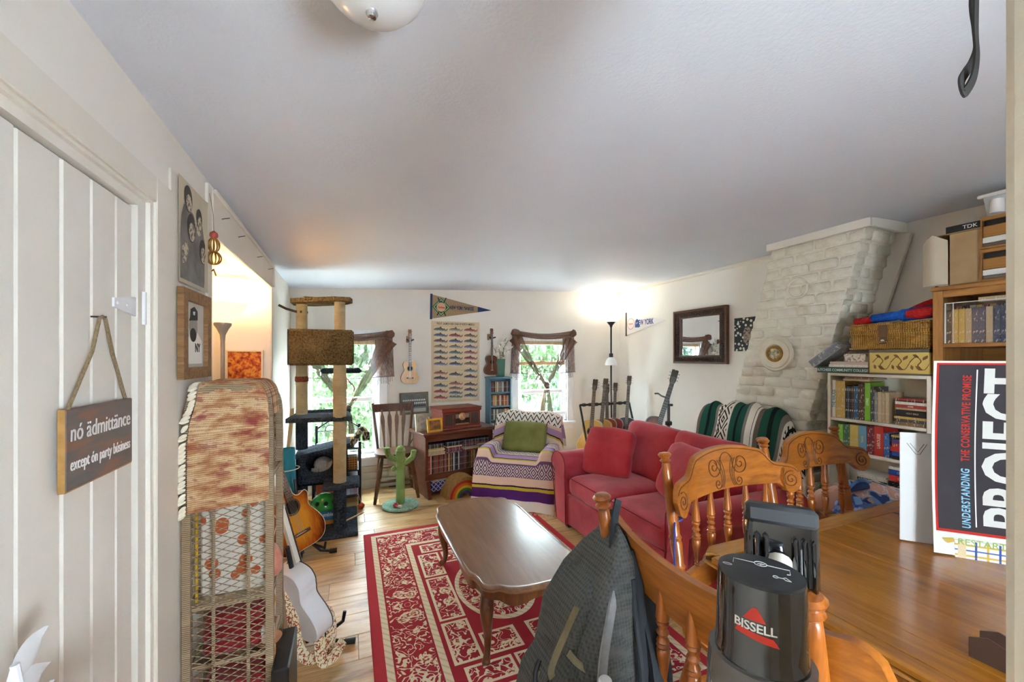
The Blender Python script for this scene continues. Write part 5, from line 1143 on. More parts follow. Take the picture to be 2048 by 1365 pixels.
def spines(parentM, x0, x1, y, z, hmin, hmax, dep, wmin, wmax, cols, where, cat, group, seed, name):
    """row of upright cases, spines at local y facing -y; each its own object"""
    r = random.Random(seed); x = x0; row = []
    while True:
        w = r.uniform(wmin, wmax)
        if x + w > x1: break
        row.append((x, w, r.uniform(hmin, hmax), r.choice(cols), dep * r.uniform(.93, 1), r.uniform(0, .008))); x += w
    names = [CN.get(q[3], 'grey') for q in row]
    for i, (x, w, h, c, d, dy) in enumerate(row):
        tag(ob(name, G().box(0, w - .0012, 0, d, 0, h, .0012), spine_mat(c), None, parentM @ TR(x, y + dy, z), smooth=False), between(names, i, cat, where), cat, group)
def pile(parentM, x, y, z, n, w, d, tmin, tmax, cols, where, cat, group, seed, name):
    r = random.Random(seed); row = [(r.uniform(tmin, tmax), r.choice(cols), w * r.uniform(.9, 1), r.uniform(0, .008), r.uniform(0, .012)) for k in range(n)]
    names = [CN.get(q[1], 'grey') for q in row]
    for i, (t_, c, ww, dx, dy) in enumerate(row):
        tag(ob(name, G().box(0, ww, 0, d, 0, t_ - .0008, .0012), spine_mat(c), None, parentM @ TR(x + dx, y + dy, z), smooth=False), between(names, i, cat, where, True), cat, group); z += t_
    return z
spines(MST, .035, .785, .035, .223, .188, .192, .135, .0142, .0152, DCOL, 'in the media stand row', 'dvd case', 'upright dvds in the media stand', 31, 'dvd_case')
for x, c, st_ in ((.04, ['#d6c9a4', '#c9b45a', '#b9a98c'], 'the stack by the wooden chair'), (.25, DCOL, 'the second stack'), (.46, DCOL, 'the third stack'), (.62, DCOL, 'the stack by the armchair')):
    ztop = pile(MST, x, .035, .4165, 5, .19, .135, .0142, .0152, c, 'in ' + st_, 'dvd case', 'stacked dvds in the media stand', int(x * 100), 'dvd_case')
    pile(MST, x, .04, ztop, 3, .185, .13, .0142, .016, ['#884a6a', '#70303a', '#3d4a66', '#4a3a52', '#23262b'], 'topping ' + st_, 'dvd case', 'top dvds in the media stand', int(x * 77), 'dvd_case')
bb = thing('storage_box', 'dark blue patterned box on bottom of the media stand', 'box', M=MST @ TR(.06, .0, .051))
NB = NT('blue_lattice', .7); v = NB.co('Object', (1, 1, 1), (0, .785, 0)); NB.col(NB.mix(NB.m_('GREATER_THAN', NB.m_('MAXIMUM', NB.wave(v, 9, 0, axis='X'), NB.wave(v, 9, 0, axis='Z')), .9), srgb('#2a2f7a'), srgb('#b9bbd6'))); NB = NB.m
ob('box_body', G().box(0, .17, .0, .2, 0, .095, .003), NB, bb, smooth=False)
ob('papers', G().box(.01, .16, .01, .19, .096, .108).box(.02, .165, .0, .17, .108, .115), pm('paper_edge', '#c9bfae', '#8d8590', rough=.8, scale=30), bb, smooth=False)
rs = thing('rainbow_scratcher', 'cardboard arch cat scratcher with rainbow printed face', 'cat scratcher', M=TR(1.11, 4.01, 0) @ RZ(math.radians(8)))
KR = pm('kraft_card', '#c2985c', '#a8804a', rough=.9, scale=40)
def arch(r0, r1, y0, y1, n=24):
    g = G(); g.loft([[(r1 * math.cos(t), y, r1 * math.sin(t)) for t in [math.pi * q / n for q in range(n + 1)]] + [(r0 * math.cos(t), y, r0 * math.sin(t)) for t in [math.pi * q / n for q in range(n, -1, -1)]] for y in (y0, y1)]); return g
ob('cardboard_arch', arch(.045, .205, 0, .20), KR, rs, ang=25)
for q, c in enumerate(('#c9382f', '#e0782c', '#e3c53a', '#4f9a4a', '#4a51a8')): ob('rainbow_band', arch(.17 - (q + 1) * .025, .17 - q * .025, -.004, .0), pm('rb' + c, c, rough=.7), rs, ang=25)
# record player
rp = thing('record_player', 'red brown wooden retro record player radio on media stand', 'record player', M=MST @ TR(.20, .03, .668))
RWD = wood('cherry_veneer', '#6d2f22', '#8f4735', 'X', .35, .8)
ob('plinth', G().box(-.015, .475, -.012, .30, 0, .022, .006), RWD, rp, smooth=False); ob('cabinet', G().box(0, .46, 0, .29, .022, .185, .004), RWD, rp, smooth=False)
ob('lid', G().box(-.012, .472, -.012, .30, .187, .222, .006).box(-.018, .478, -.018, .305, .222, .232, .005), RWD, rp, smooth=False)
GRL = NT('speaker_mesh', .6); v = GRL.co('Object', (1, 1, 1), (0, .785, 0)); GRL.col(GRL.mix(GRL.m_('MAXIMUM', GRL.wave(v, 45, 0, axis='X'), GRL.wave(v, 45, 0, axis='Z')), srgb('#1a1412'), srgb('#4a382c'))); GRL = GRL.m
for x in (.03, .345): ob('speaker_grille', G().box(x, x + .085, -.004, .001, .045, .165, .003), GRL, rp, smooth=False)
pn = ob('control_panel', G().box(.13, .33, -.006, .001, .042, .168, .005), pm('panel_maroon', '#3c2420', rough=.25), rp, smooth=False)
ob('panel_trim', G().tube([(.135, -.007, .047), (.325, -.007, .047), (.325, -.007, .163), (.135, -.007, .163)], .002, 6, True), pm('brass_trim', '#b89a62', rough=.3, metal=.7), pn)
ob('dial', G(TR(.23, -.006, .135) @ RX(math.pi / 2)).lathe([(.042, 0), (.042, .006), (.035, .009), (.034, .007)], 32), pm('brass_trim', '#b89a62', rough=.3, metal=.7), rp)
ob('dial_face', G(TR(.23, -.006, .135) @ RX(math.pi / 2)).lathe([(.033, .0072), (.03, .008)], 28), pm('dial_cream', '#e0c9a0', '#c4733f', rough=.4, scale=40), rp)
for s in (-1, 1):
    for q in range(3): ob('chrome_bar', G().box(.23 + s * .062 - .022, .23 + s * .062 + .022, -.011, -.006, .12 + q * .015, .128 + q * .015, .002), pm('silver_trim', '#cfc9b8', rough=.3, metal=.6), rp)
for x in (.165, .205, .255, .295): ob('knob', G(TR(x, -.006, .082) @ RX(math.pi / 2)).lathe([(.011, 0), (.011, .012), (.008, .014)], 16), BLK, rp)
ob('tuner_strip', G().box(.15, .31, -.0075, -.006, .05, .062), pm('brass_trim', '#b89a62', rough=.3, metal=.7), rp)
# standing frames
def standing(label, M, w, h, fw, fmat, pmat):
    t, p = framed('photo_frame', label, M @ FACE_Y, w, h, fw, .014, fmat, pmat)
    ob('easel_back', G(TR(0, 0, -.0)).prism([(-.02, -h / 2), (.02, -h / 2), (.008, h * .25), (-.008, h * .25)], -.012, -.006), BLK, t, smooth=False); return t
standing('cream and silver photo frame behind yellow frame on media stand', MST @ TR(.0, .14, .668 + .092) @ RZ(.15) @ RX(-.12), .135, .18, .022, pm('silver_cream', '#d6d0bf', '#b0a68c', rough=.35, metal=.2, scale=12), pm('portrait_print', '#c9b8a8', '#8d8a88', rough=.5, scale=25))
standing('bright yellow photo frame on the media stand corner', MST @ TR(.095, .01, .668 + .074) @ RZ(.1) @ RX(-.15), .175, .14, .02, pm('bright_yellow', '#e0a92a', rough=.4), pm('pet_print', '#b5723a', '#5a3a22', rough=.5, scale=20))
tag(ob('small_figurine', wrinkle(G(MST @ TR(.145, .25, .668)).lathe([(.03, 0), (.035, .03), (.02, .07), (.026, .1), (.018, .13), (.004, .135)], 16), .003, 40), pm('dark_ceramic', '#5a4a3c', '#8d7a5e', rough=.4, scale=20)), 'small brown ceramic figurine between the frames and record player', 'figurine')
cab = tag(ob('power_cable', G().tube(catmull([(.70, 4.55, .60), (.62, 4.60, .45), (.60, 4.62, .25), (.68, 4.60, .12), (.74, 4.58, .05), (.60, 4.60, .015), (.40, 4.61, .012)], 8), .005, 6), pm('brown_cable', '#5b4028', rough=.6)), 'brown power cable hanging behind the media stand', 'cable')
# --- blue CD tower
cdM = TR(1.545, 4.50, 0); BLP = pm('dusty_blue_paint', '#5f8a9f', '#527b90', rough=.5, scale=3)
cdt = thing('cd_tower', 'tall narrow dusty blue rack filled with compact discs', 'cd rack', M=cdM)
for x in (0, .262): ob('side_panel', G().box(x, x + .018, 0, .17, 0, 1.19, .002), BLP, cdt, smooth=False)
ob('back_panel', G().box(.018, .262, .16, .17, 0, 1.19), BLP, cdt, smooth=False)
ob('top_panel', G().box(-.008, .288, -.01, .175, 1.19, 1.21, .003), BLP, cdt, smooth=False)
CDC = ['#e0ddd6', '#2b2e38', '#a63b3b', '#3d4a66', '#7c8a94', '#b9a98c', '#23262b', '#c9b45a', '#4f7d6a']; CN['#e0ddd6'] = 'white'; CN['#4f7d6a'] = 'sea green'
for q in range(7):
    z = .04 + q * .165; ob('shelf', G().box(.018, .262, .004, .16, z - .016, z, .002), BLP, cdt, smooth=False)
    if q >= 2:
        spines(cdM, .024, .256, .012, z, .124, .125, .135, .0102, .0106, CDC, ['', '', 'on fifth shelf of blue tower', 'on fourth shelf of blue tower', 'on third shelf of blue tower', 'on second shelf of blue tower', 'on top shelf of blue tower'][q], 'cd case', 'compact discs in the blue tower', 60 + q, 'cd_case')
# --- vase with blossom branches
vs = thing('vase', 'tall square sage green vase on top of blue cd tower', 'vase', M=cdM @ TR(.165, .085, 1.21))
VG = pm('sage_glaze', '#55806e', '#47705f', rough=.3, scale=5, coat=.3)
ob('vase_body', G().loft([[(s * a, s * b, z) for a, b in ((-1, -1), (1, -1), (1, 1), (-1, 1))] for s, z in ((.038, 0), (.041, .005), (.048, .22), (.044, .22), (.036, .02))], cap=True), VG, vs, smooth=False)
r = random.Random(21)
br_ = thing('blossom_spray', 'artificial spray of white blossom branches in the green vase', 'flowers', M=cdM @ TR(.165, .085, 1.24))
STM = pm('twig', '#7d7a4a', '#6b5a38', rough=.8, scale=20); PET = pm('white_petal', '#f1eee4', rough=.7); YC = pm('blossom_yellow', '#d9cf9a', rough=.7)
for q in range(9):
    a = r.uniform(0, 6.28); sp_ = r.uniform(.06, .2); Lh = r.uniform(.28, .50)
    P = catmull([(0, 0, 0), (.03 * math.cos(a), .02 * math.sin(a), .18), (sp_ * math.cos(a) * .6, min(.06, .35 * sp_ * math.sin(a)), .18 + (Lh - .1) * .5), (sp_ * math.cos(a), min(.08, .4 * sp_ * math.sin(a)), Lh)], 4)
    for w in range(4):
        p = P[3 + r.randrange(len(P) - 3)]; g = G(TR(*p) @ Euler((r.uniform(-1, 1), r.uniform(-1, 1), r.uniform(0, 6))).to_matrix().to_4x4()); g.add([(0, 0, 0), (.012, .006, .002), (.034, 0, .006), (.012, -.006, .002)], [(0, 1, 2, 3)]); ob('leaf', g, pm('blossom_leaf', '#7d9a52', '#94ad68', rough=.7), br_, smooth=False)
    b_ = ob('branch', G().tube(P, .003, 5), STM, br_)
    for w in range(9):
        p = P[4 + r.randrange(len(P) - 4)] + V(r.uniform(-.035, .035), r.uniform(-.025, .02), r.uniform(-.02, .035)); R = Euler((r.uniform(.6, 2), r.uniform(-.6, .6), r.uniform(0, 6))).to_matrix().to_4x4(); g = G(TR(*p) @ R)
        for e in range(5): t_ = e * 1.2566; g.add([(0, 0, 0), (.018 * math.cos(t_ - .5), .018 * math.sin(t_ - .5), .005), (.028 * math.cos(t_), .028 * math.sin(t_), .007), (.018 * math.cos(t_ + .5), .018 * math.sin(t_ + .5), .005)], [(0, 1, 2, 3)])
        ob('blossom', g, PET, b_, smooth=False)
# --- corner torchiere with reading arm
lc = thing('floor_lamp', 'lit black torchiere floor lamp with white reading shade in corner', 'floor lamp', (3.19, 4.37, 0))
ob('base', G().lathe([(.13, 0), (.13, .012), (.11, .022), (.02, .03)], 32), BLKM, lc)
ob('pole', G().tube([(.02, 0, .02), (.0, 0, 1.0), (0, 0, 1.86)], .011, 10), BLKM, lc)
ob('cup', G().lathe([(.012, 1.84), (.02, 1.87), (.05, 1.905), (.06, 1.915)], 20), BLKM, lc)
SHW = shade_mat('lit_white_glass', '#fff2dc', .22)
ob('bowl_shade', G().lathe([(.055, 1.915), (.11, 1.94), (.15, 1.985), (.155, 2.0), (.15, 1.992), (.105, 1.948), (.05, 1.924)], 36, cap=False), SHW, lc)
ob('bulb', G().lathe([(.012, 1.915), (.03, 1.95), (.03, 1.97), (.02, 1.99), (.004, 2.0)], 16), shade_mat('lit_bulb_white', '#fff4e2', 3), lc)
ob('reading_socket', G().cyl((-.03, -.04, 1.44), (-.03, -.04, 1.50), .026, n=16).cyl((0, 0, 1.47), (-.03, -.04, 1.47), .008), BLKM, lc)
ob('reading_shade', G(TR(-.03, -.04, 0)).lathe([(.027, 1.45), (.055, 1.425), (.075, 1.37), (.078, 1.345), (.072, 1.345), (.05, 1.415), (.02, 1.44)], 24, cap=False), pm('white_frosted_plastic', '#e9e9e8', rough=.3), lc)
point(lc, (0, 0, 2.02), .6, (1, .93, .82), .09)
# --- multi guitar rack and guitars
gr = thing('guitar_rack', 'black metal multi guitar rack behind the red sofa', 'guitar rack', (2.62, 4.06, 0))
for x in (0, .74): ob('end_frame', G().tube([(x, -.12, .02), (x, -.10, .12), (x, .16, .86)], .013, 8).tube([(x, .22, .02), (x, .16, .40)], .013, 8), BLKM, gr)
ob('neck_rail', G().cyl((0, .16, .86), (.74, .16, .86), .014), BLKM, gr); ob('lower_rail', G().cyl((0, -.06, .20), (.74, -.06, .20), .016), BLKM, gr); ob('rear_rail', G().cyl((0, .16, .2), (.74, .16, .2), .014), BLKM, gr)
for k in range(8): ob('foam_collar', G().cyl((.04 + k * .09, .16, .86), (.075 + k * .09, .16, .86), .022), BLK, gr)
specs = [('white sided acoustic guitar first in the rack by the window', 2.77, '#e3bd6a', '#d4a84e', '#d9d6e0', 1.02, .36), ('honey coloured acoustic guitar second in the rack', 2.90, '#e0b055', '#cf9a3c', '#c98f3a', 1.03, .36), ('red brown acoustic guitar third in the rack', 3.03, '#a04a30', '#8a3a24', '#6b2a1c', .96, .33), ('slim crimson guitar fourth in the rack', 3.12, '#9a2f34', '#7f2328', '#6b1c22', .97, .31), ('dark guitar last in the rack beside the mirror wall', 3.29, '#3a4250', '#2b323d', '#23262b', 1.06, .33)]
for k, (lb, x, a, b, s_, tot, w) in enumerate(specs):
    guitar('acoustic_guitar', lb, place((x - .09, 4.10, .27), (-.72, -.69), math.radians(6 + k), math.radians((3, 4, -2, 0, 2)[k])), tot - .1, w * .92, w * .68, w * .58, .42, .085, 6, a, b, s_, '#5c4632', '#4a382c', False, group='guitars in the rack', headc='#4a3a2c')
sgm = place((2.98, 3.42, .36), (-.55, -.83), math.radians(10), math.radians(18))
guitar('archtop_guitar', 'amber sunburst archtop guitar on its own stand by mirror wall', sgm, 1.02, .38, .27, .23, .46, .08, 6, '#d08a2c', '#b06a24', '#5a3418', '#4a463f', '#2b2a28', True, headc='#55524a', burst='#4a2412', hole=False, bind=None)
hs = thing('guitar_stand', 'grey tubular stand with neck yoke beside the archtop guitar', 'guitar stand', (3.16, 3.42, 0))
ob('mast', G().cyl((.10, 0, .02), (.10, 0, .92), .016).cyl((.10, 0, .9), (.10, 0, 1.0), .009), pm('grey_tube', '#57585a', rough=.4, metal=.5), hs)
ob('neck_yoke', G().tube(catmull([(.10, 0, .93), (.06, -.01, 1.0), (-.02, -.02, 1.03), (-.10, -.06, 1.06), (-.14, -.05, 1.06)], 5), .009, 8), pm('grey_tube', '#57585a', rough=.4, metal=.5), hs)
ob('clamp', G().cbox((.10, 0, .72), (.07, .05, .05), .01).cyl((.06, 0, .92), (.15, 0, .92), .014), BLK, hs)
for a in (.5, 2.6, 4.7): ob('leg', G().tube([(.10, 0, .30), (.10 + .14 * math.cos(a), .14 * math.sin(a), .12), (.10 + .2 * math.cos(a), .2 * math.sin(a), .012)], .01, 8), pm('grey_tube', '#57585a', rough=.4, metal=.5), hs)
# --- mirror
mrM = TR(RW - .004, 3.255, 1.68) @ FACE_NX
mi = thing('wall_mirror', 'square mirror in wide ornate dark bronze frame on wall', 'mirror', M=mrM)
ORN = NT('ornate_bronze', .35, .35); v = ORN.co('Object'); f = ORN.noise(v, 42, 4, .6, 1.5); ORN.col(ORN.ramp(f, [(.4, srgb('#241711')), (.6, srgb('#4d3528')), (.72, srgb('#8a7060'))])); ORN.bump(f, 1, .02); ORN = ORN.m
w, h = .71, .60
def mitred(t, nm, w, h, fw, z0, z1, mat):
    for a in ([(-w, -h), (w, -h), (w - fw, -h + fw), (-w + fw, -h + fw)], [(-w, h), (-w + fw, h - fw), (w - fw, h - fw), (w, h)], [(-w, -h), (-w + fw, -h + fw), (-w + fw, h - fw), (-w, h)], [(w, -h), (w, h), (w - fw, h - fw), (w - fw, -h + fw)]):
        ob(nm, G().prism(a, z0, z1), mat, t, smooth=False)
BRW = wood('frame_brown', '#4a2e1c', '#6d4730', 'X', .4)
mitred(mi, 'outer_moulding', w / 2, h / 2, .02, 0, .042, BRW); mitred(mi, 'ornate_band', w / 2 - .02, h / 2 - .02, .055, 0, .034, ORN); mitred(mi, 'inner_bead', w / 2 - .075, h / 2 - .075, .016, 0, .028, pm('bronze_bead', '#5d4a42', rough=.3, metal=.5)); 
cg_ = G(); r = random.Random(2)
for (x0, y0, x1, y1) in ((-.31, .252, .31, .252), (-.31, -.252, .31, -.252), (-.307, -.25, -.307, .25), (.307, -.25, .307, .25)):
    L = math.hypot(x1 - x0, y1 - y0); n = int(L / .028)
    for k in range(n):
        c = V(x0, y0, .034).lerp(V(x1, y1, .034), (k + .5) / n); a0 = r.uniform(0, 6)
        cg_.tube([c + V((.004 + .006 * t / 6) * math.cos(t + a0), (.004 + .008 * t / 6) * math.sin(t + a0), .001) for t in [q * .8 for q in range(9)]], .003, 5)
ob('scroll_carving', cg_, ORN, mi)['kind'] = 'stuff'
ob('glass', G().box(-w / 2 + .088, w / 2 - .088, -h / 2 + .088, h / 2 - .088, .004, .008), pm('mirror_silver', '#e8ecee', rough=.015, metal=1), mi, smooth=False)
# --- daisy picture half behind the chimney
DAI = NT('daisy_print', .6); v = DAI.co('Object'); vd = DAI.voro(v, 26, rnd=.9); c = DAI.mix(DAI.m_('LESS_THAN', vd, .34), srgb('#171a1c'), srgb('#dcd8cc')); c = DAI.mix(DAI.m_('LESS_THAN', vd, .1), c, srgb('#c9a53c'))
P = DAI.sep(v); rr = DAI.m_('SQRT', DAI.m_('ADD', DAI.m_('POWER', DAI.m_('DIVIDE', DAI.m_('SUBTRACT', P[0], .01), .055), 2), DAI.m_('POWER', DAI.m_('DIVIDE', DAI.m_('ADD', P[1], .015), .10), 2)))
c = DAI.mix(DAI.m_('LESS_THAN', DAI.m_('ADD', rr, DAI.m_('MULTIPLY', DAI.noise(v, 50, 3), .5)), 1.1), c, DAI.ramp(DAI.noise(v, 40, 4), [(.4, srgb('#5a463c')), (.55, srgb('#b09a8c')), (.65, srgb('#2a2220'))])); DAI.col(c); DAI = DAI.m
dp = thing('canvas_print', 'dark canvas of an animal among white daisies beside the chimney', 'canvas print', M=TR(RW - .002, 2.695, 1.672) @ FACE_NX)
ob('canvas', G().box(-.135, .135, -.163, .163, 0, .02, .003), DAI, dp, smooth=False); ob('canvas_back', G().box(-.12, .12, -.15, .15, -.0015, 0), BLK, dp, smooth=False)
# ================================================================ RIGHT SIDE: SHELVES
CN.update({'#c7a24a': 'amber', '#2f5f86': 'blue', '#5a3a2c': 'dark brown', '#7ec234': 'lime green', '#c9b089': 'pale tan', '#a8322c': 'red', '#20242a': 'black', '#8a6a4a': 'brown', '#e9e4d8': 'white', '#3f6b4a': 'green', '#d9c05a': 'yellow', '#6fa6c9': 'sky blue', '#7a2430': 'maroon', '#c4392f': 'scarlet', '#3a6aa8': 'bright blue', '#5a4a86': 'purple', '#1f5a4a': 'dark green', '#2a4fa0': 'royal blue', '#4a4a4c': 'grey', '#b9a07a': 'gold', '#8d8d90': 'silver'})
WSM = TR(3.0, 1.694, .12) @ RZ(-math.pi / 2) @ Matrix.Diagonal((.917, .917, .917, 1))
CRM = pm('cream_shelf_paint', '#e6dfcf', '#dcd3c0', rough=.45)
ws = thing('white_bookshelf', 'cream painted open bookshelf crammed with books by chimney', 'bookshelf', M=WSM)
WW = .566
for x in (0, WW - .02): ob('side_panel', G().box(x, x + .02, 0, .24, -.1308, 1.335, .002), CRM, ws, smooth=False)
for z in (1.335, 1.012, .785, .525, .28, .06): ob('shelf', G().box(.02 if z < 1.3 else 0, WW - .02 if z < 1.3 else WW, .002, .235, z - .02, z, .002), CRM, ws, smooth=False)
ob('back_panel', G().box(.02, WW - .02, .232, .24, -.12, 1.315), CRM, ws, smooth=False)
PAGES = pm('page_edges', '#d9cfb6', '#cbbf9f', rough=.9, scale=60, stretch=(1, 1, 8))
def book(M, w, h, d, c, label, group=None, title=None, tc=None, size=.03, flatlying=False):
    """w thickness, h height, d depth; spine faces local -y. lying: w is the vertical thickness, h the width along x"""
    t = thing('book', label, 'book', M=M, group=group); cm = spine_mat(c) if title is None else pm('cover' + c, c, rough=.4)
    b = .0025
    if not flatlying:
        g = G().box(0, b, 0, d, 0, h).box(w - b, w, 0, d, 0, h).box(0, w, -.002, .003, 0, h, .001); p = G().box(b, w - b, .003, d - .004, .003, h - .003); TM = TR(w / 2, -.0022, h / 2) @ FACE_Y @ RZ(math.pi / 2)
    else:
        g = G().box(0, h, 0, d, 0, b).box(0, h, 0, d, w - b, w).box(0, h, -.002, .003, 0, w, .001); p = G().box(.003, h - .003, .003, d - .004, b, w - b); TM = TR(h / 2, -.0022, w / 2) @ FACE_Y
    ob('cover', g, cm, t, smooth=False); ob('pages', p, PAGES, t, smooth=False)
    if title: text(t, title, size, TM, pm('ink' + tc, tc, rough=.6), sx=.8, depth=.0003, bold=.0004)
    return t
def brow(M, x, y, z, specs, where, group):
    names = [CN.get(q[2], 'grey') for q in specs]
    for i, (w, h, c, title, tc, sz) in enumerate(specs):
        lb = f'{names[i]} book titled {title} standing {where}' if title else between(names, i, 'book', where)
        book(M @ TR(x, y, z), w, h, .17, c, lb, group, title, tc, sz); x += w + .0012
def bpile(M, x, y, z, specs, where, group):
    r = random.Random(int(x * 1000)); names = [CN.get(q[2], 'grey') for q in specs]
    for i, (w, h, c, title, tc, sz) in enumerate(specs):
        lb = f'{names[i]} book titled {title} lying {where}' if title else between(names, i, 'book', where, True)
        book(M @ TR(x + r.uniform(0, .012), y + r.uniform(0, .01), z), w, h, .17, c, lb, group, title, tc, sz, True); z += w + .0008
    return z
U = 'on cream upper shelf'; gU = 'books on the upper cream shelf'
brow(WSM, .022, .02, 1.013, [(.022, .27, '#e9e4d8', 'THE HAUGS', '#2f7f86', .03), (.058, .265, '#c7a24a', None, None, 0), (.011, .235, '#20242a', None, None, 0), (.012, .23, '#3d4a66', None, None, 0), (.011, .23, '#20242a', None, None, 0), (.013, .228, '#5a3a2c', None, None, 0), (.026, .235, '#2f5f86', None, None, 0), (.036, .25, '#5a3a2c', None, None, 0), (.032, .262, '#7ec234', 'LIVING', '#e9efc8', .02), (.02, .235, '#4a4a4c', None, None, 0), (.018, .2, '#8d8d90', None, None, 0), (.02, .205, '#c9b089', None, None, 0), (.018, .2, '#b9a07a', None, None, 0), (.02, .202, '#c9b089', None, None, 0)], U, gU)
z = bpile(WSM, .375, .02, 1.013, [(.02, .165, '#8a6a4a', None, None, 0), (.018, .15, '#4a4a4c', None, None, 0), (.016, .16, '#c7a24a', None, None, 0), (.042, .165, '#20242a', 'HOLY BIBLE', '#b9a07a', .014), (.012, .15, '#b9a07a', None, None, 0), (.02, .155, '#a8322c', 'HOME', '#e9d8c8', .012), (.018, .165, '#e9e4d8', None, None, 0), (.008, .15, '#20242a', None, None, 0), (.01, .15, '#a8322c', None, None, 0)], 'in the upper shelf pile', 'books piled on the upper cream shelf')
bpile(WSM, .08, .03, 1.282, [(.014, .16, '#c9b089', None, None, 0), (.012, .17, '#8a6a4a', None, None, 0)], 'over the upper shelf row', 'books laid over the upper row')
Mi = 'on cream middle shelf'; gM = 'books on the middle cream shelf'
brow(WSM, .06, .02, .786, [(.03, .18, '#7ec234', None, None, 0), (.04, .185, '#3f6b4a', None, None, 0), (.052, .188, '#d9c05a', None, None, 0), (.045, .19, '#6fa6c9', 'TRAVEL', '#e6d24a', .018), (.042, .192, '#7a2430', None, None, 0), (.05, .2, '#c4392f', 'LAROUSSE', '#f0d9c0', .026), (.03, .16, '#3a6aa8', None, None, 0)], Mi, gM)
bpile(WSM, .36, .015, .786, [(.022, .18, '#20242a', 'Kindred', '#e9e4d8', .018), (.026, .18, '#2a4fa0', 'SELECTED POEMS', '#e9e4d8', .012), (.03, .175, '#c4392f', 'RED TENT', '#f0c8a0', .018), (.022, .17, '#c4392f', None, None, 0), (.024, .175, '#5a4a86', 'COLLECTED', '#e6d9a8', .018), (.014, .17, '#20242a', None, None, 0), (.012, .165, '#c9b45a', None, None, 0)], 'in the middle shelf pile', 'books piled on the middle cream shelf')
bpile(WSM, .18, .01, .526, [(.022, .17, '#8d8d90', None, None, 0), (.02, .17, '#e9e4d8', None, None, 0), (.03, .165, '#1f5a4a', None, None, 0), (.018, .165, '#3f6b4a', None, None, 0), (.016, .16, '#e9e4d8', None, None, 0), (.014, .16, '#e9e4d8', None, None, 0)], 'in the low pile', 'books piled on the lower cream shelf')
bpile(WSM, .355, .0, .526, [(.06, .19, '#4a4a4c', None, None, 0), (.055, .185, '#20242a', None, None, 0), (.038, .19, '#c4392f', 'CLIVE BARKER', '#f0d9a8', .02), (.036, .19, '#2a4fa0', 'CLIVE BARKER', '#e9e4d8', .02), (.018, .2, '#e9e4d8', None, None, 0)], 'in the lower shelf pile', 'thick books piled on the lower cream shelf')
# on top of the shelf
book(WSM @ TR(-.07, .0, 1.336), .042, .315, .22, '#1f5a4a', 'green book reading DUTCHESS COMMUNITY COLLEGE on top of shelf', None, 'DUTCHESS COMMUNITY COLLEGE', '#d9e0d2', .026, True)
book(WSM @ TR(.005, .01, 1.379), .020, .24, .2, '#e9e4d8', 'white book lying on the green college book', None, None, None, 0, True)
CN['#d8bfb6'] = 'pinkish'; book(WSM @ TR(.01, .012, 1.400), .018, .235, .2, '#d8bfb6', 'pinkish book lying under small cream patterned box', None, None, None, 0, True)
LAC = NT('cream_lace_print', .7); v = LAC.co('Object'); LAC.col(LAC.mix(LAC.m_('LESS_THAN', LAC.m_('ABSOLUTE', LAC.m_('SUBTRACT', LAC.noise(v, 34, 1, .5, 1.2), .5)), .05), srgb('#efe6d2'), srgb('#b39a86'))); LAC = LAC.m
sb_ = thing('trinket_box', 'small cream box with scroll pattern on stacked books', 'box', M=WSM @ TR(.10, .015, 1.419)); ob('box_base', G().box(0, .125, 0, .1, 0, .038, .002), LAC, sb_, smooth=False); ob('lid', G().box(-.002, .127, -.002, .102, .036, .055, .002), LAC, sb_, smooth=False)
for k in range(5): tag(ob('magazine', G(WSM @ TR(.045, .0, 1.465) @ RY(math.radians(-38)) @ TR(-.16, 0, .005 + k * .0125)).box(0, .24, -.02, .13, 0, .0105, .001), spine_mat(('#8d8d90', '#7c8a94', '#8d8d90', '#7c8a94', '#8d8d90')[k]), smooth=False), ['lowest silver', 'lower slate', 'middle silver', 'upper slate', 'uppermost silver'][k] + ' magazine in the leaning stack beside picnic basket', 'magazine', 'leaning magazines')
yb = thing('floral_box', 'yellow keepsake box with brown leaf scrolls under picnic basket', 'box', M=WSM @ TR(.256, .0, 1.336))
FLO = NT('yellow_floral', .6); FLO.col(srgb('#dcc06a')); FLO = FLO.m
ob('box_base', G().box(0, .30, 0, .22, 0, .012).box(0, .30, 0, .22, .012, .145, .002), FLO, yb, smooth=False); ob('lid_rim', G().box(-.002, .302, -.002, .222, .148, .165, .002).box(-.002, .302, -.002, .222, 0, .01), pm('grey_brown_card', '#6f655c', rough=.7), yb, smooth=False)
BRL = pm('brown_leaf_print', '#8a5f3c', rough=.7)
for k in range(3):
    x0 = .02 + k * .095
    ob('printed_vine', G().tube(catmull([(x0, -.0012, .08), (x0 + .03, -.0012, .115), (x0 + .055, -.0012, .09), (x0 + .04, -.0012, .06), (x0 + .07, -.0012, .035), (x0 + .095, -.0012, .075)], 6), .0022, 4), BRL, yb)
    for (a, b, s, q) in ((.03, .122, .018, .5), (.075, .11, .02, 2.2), (.045, .045, .022, 3.8), (.012, .05, .016, 4.4)): ob('printed_leaf', G(TR(x0 + a, -.0016, b) @ RY(q)).prism([(-s, 0), (-s * .3, s * .5), (s * .3, s * .35), (s, 0), (s * .3, -s * .5), (-s * .4, -s * .3)], 0, .0008, 'XZ'), BRL, yb, smooth=False)
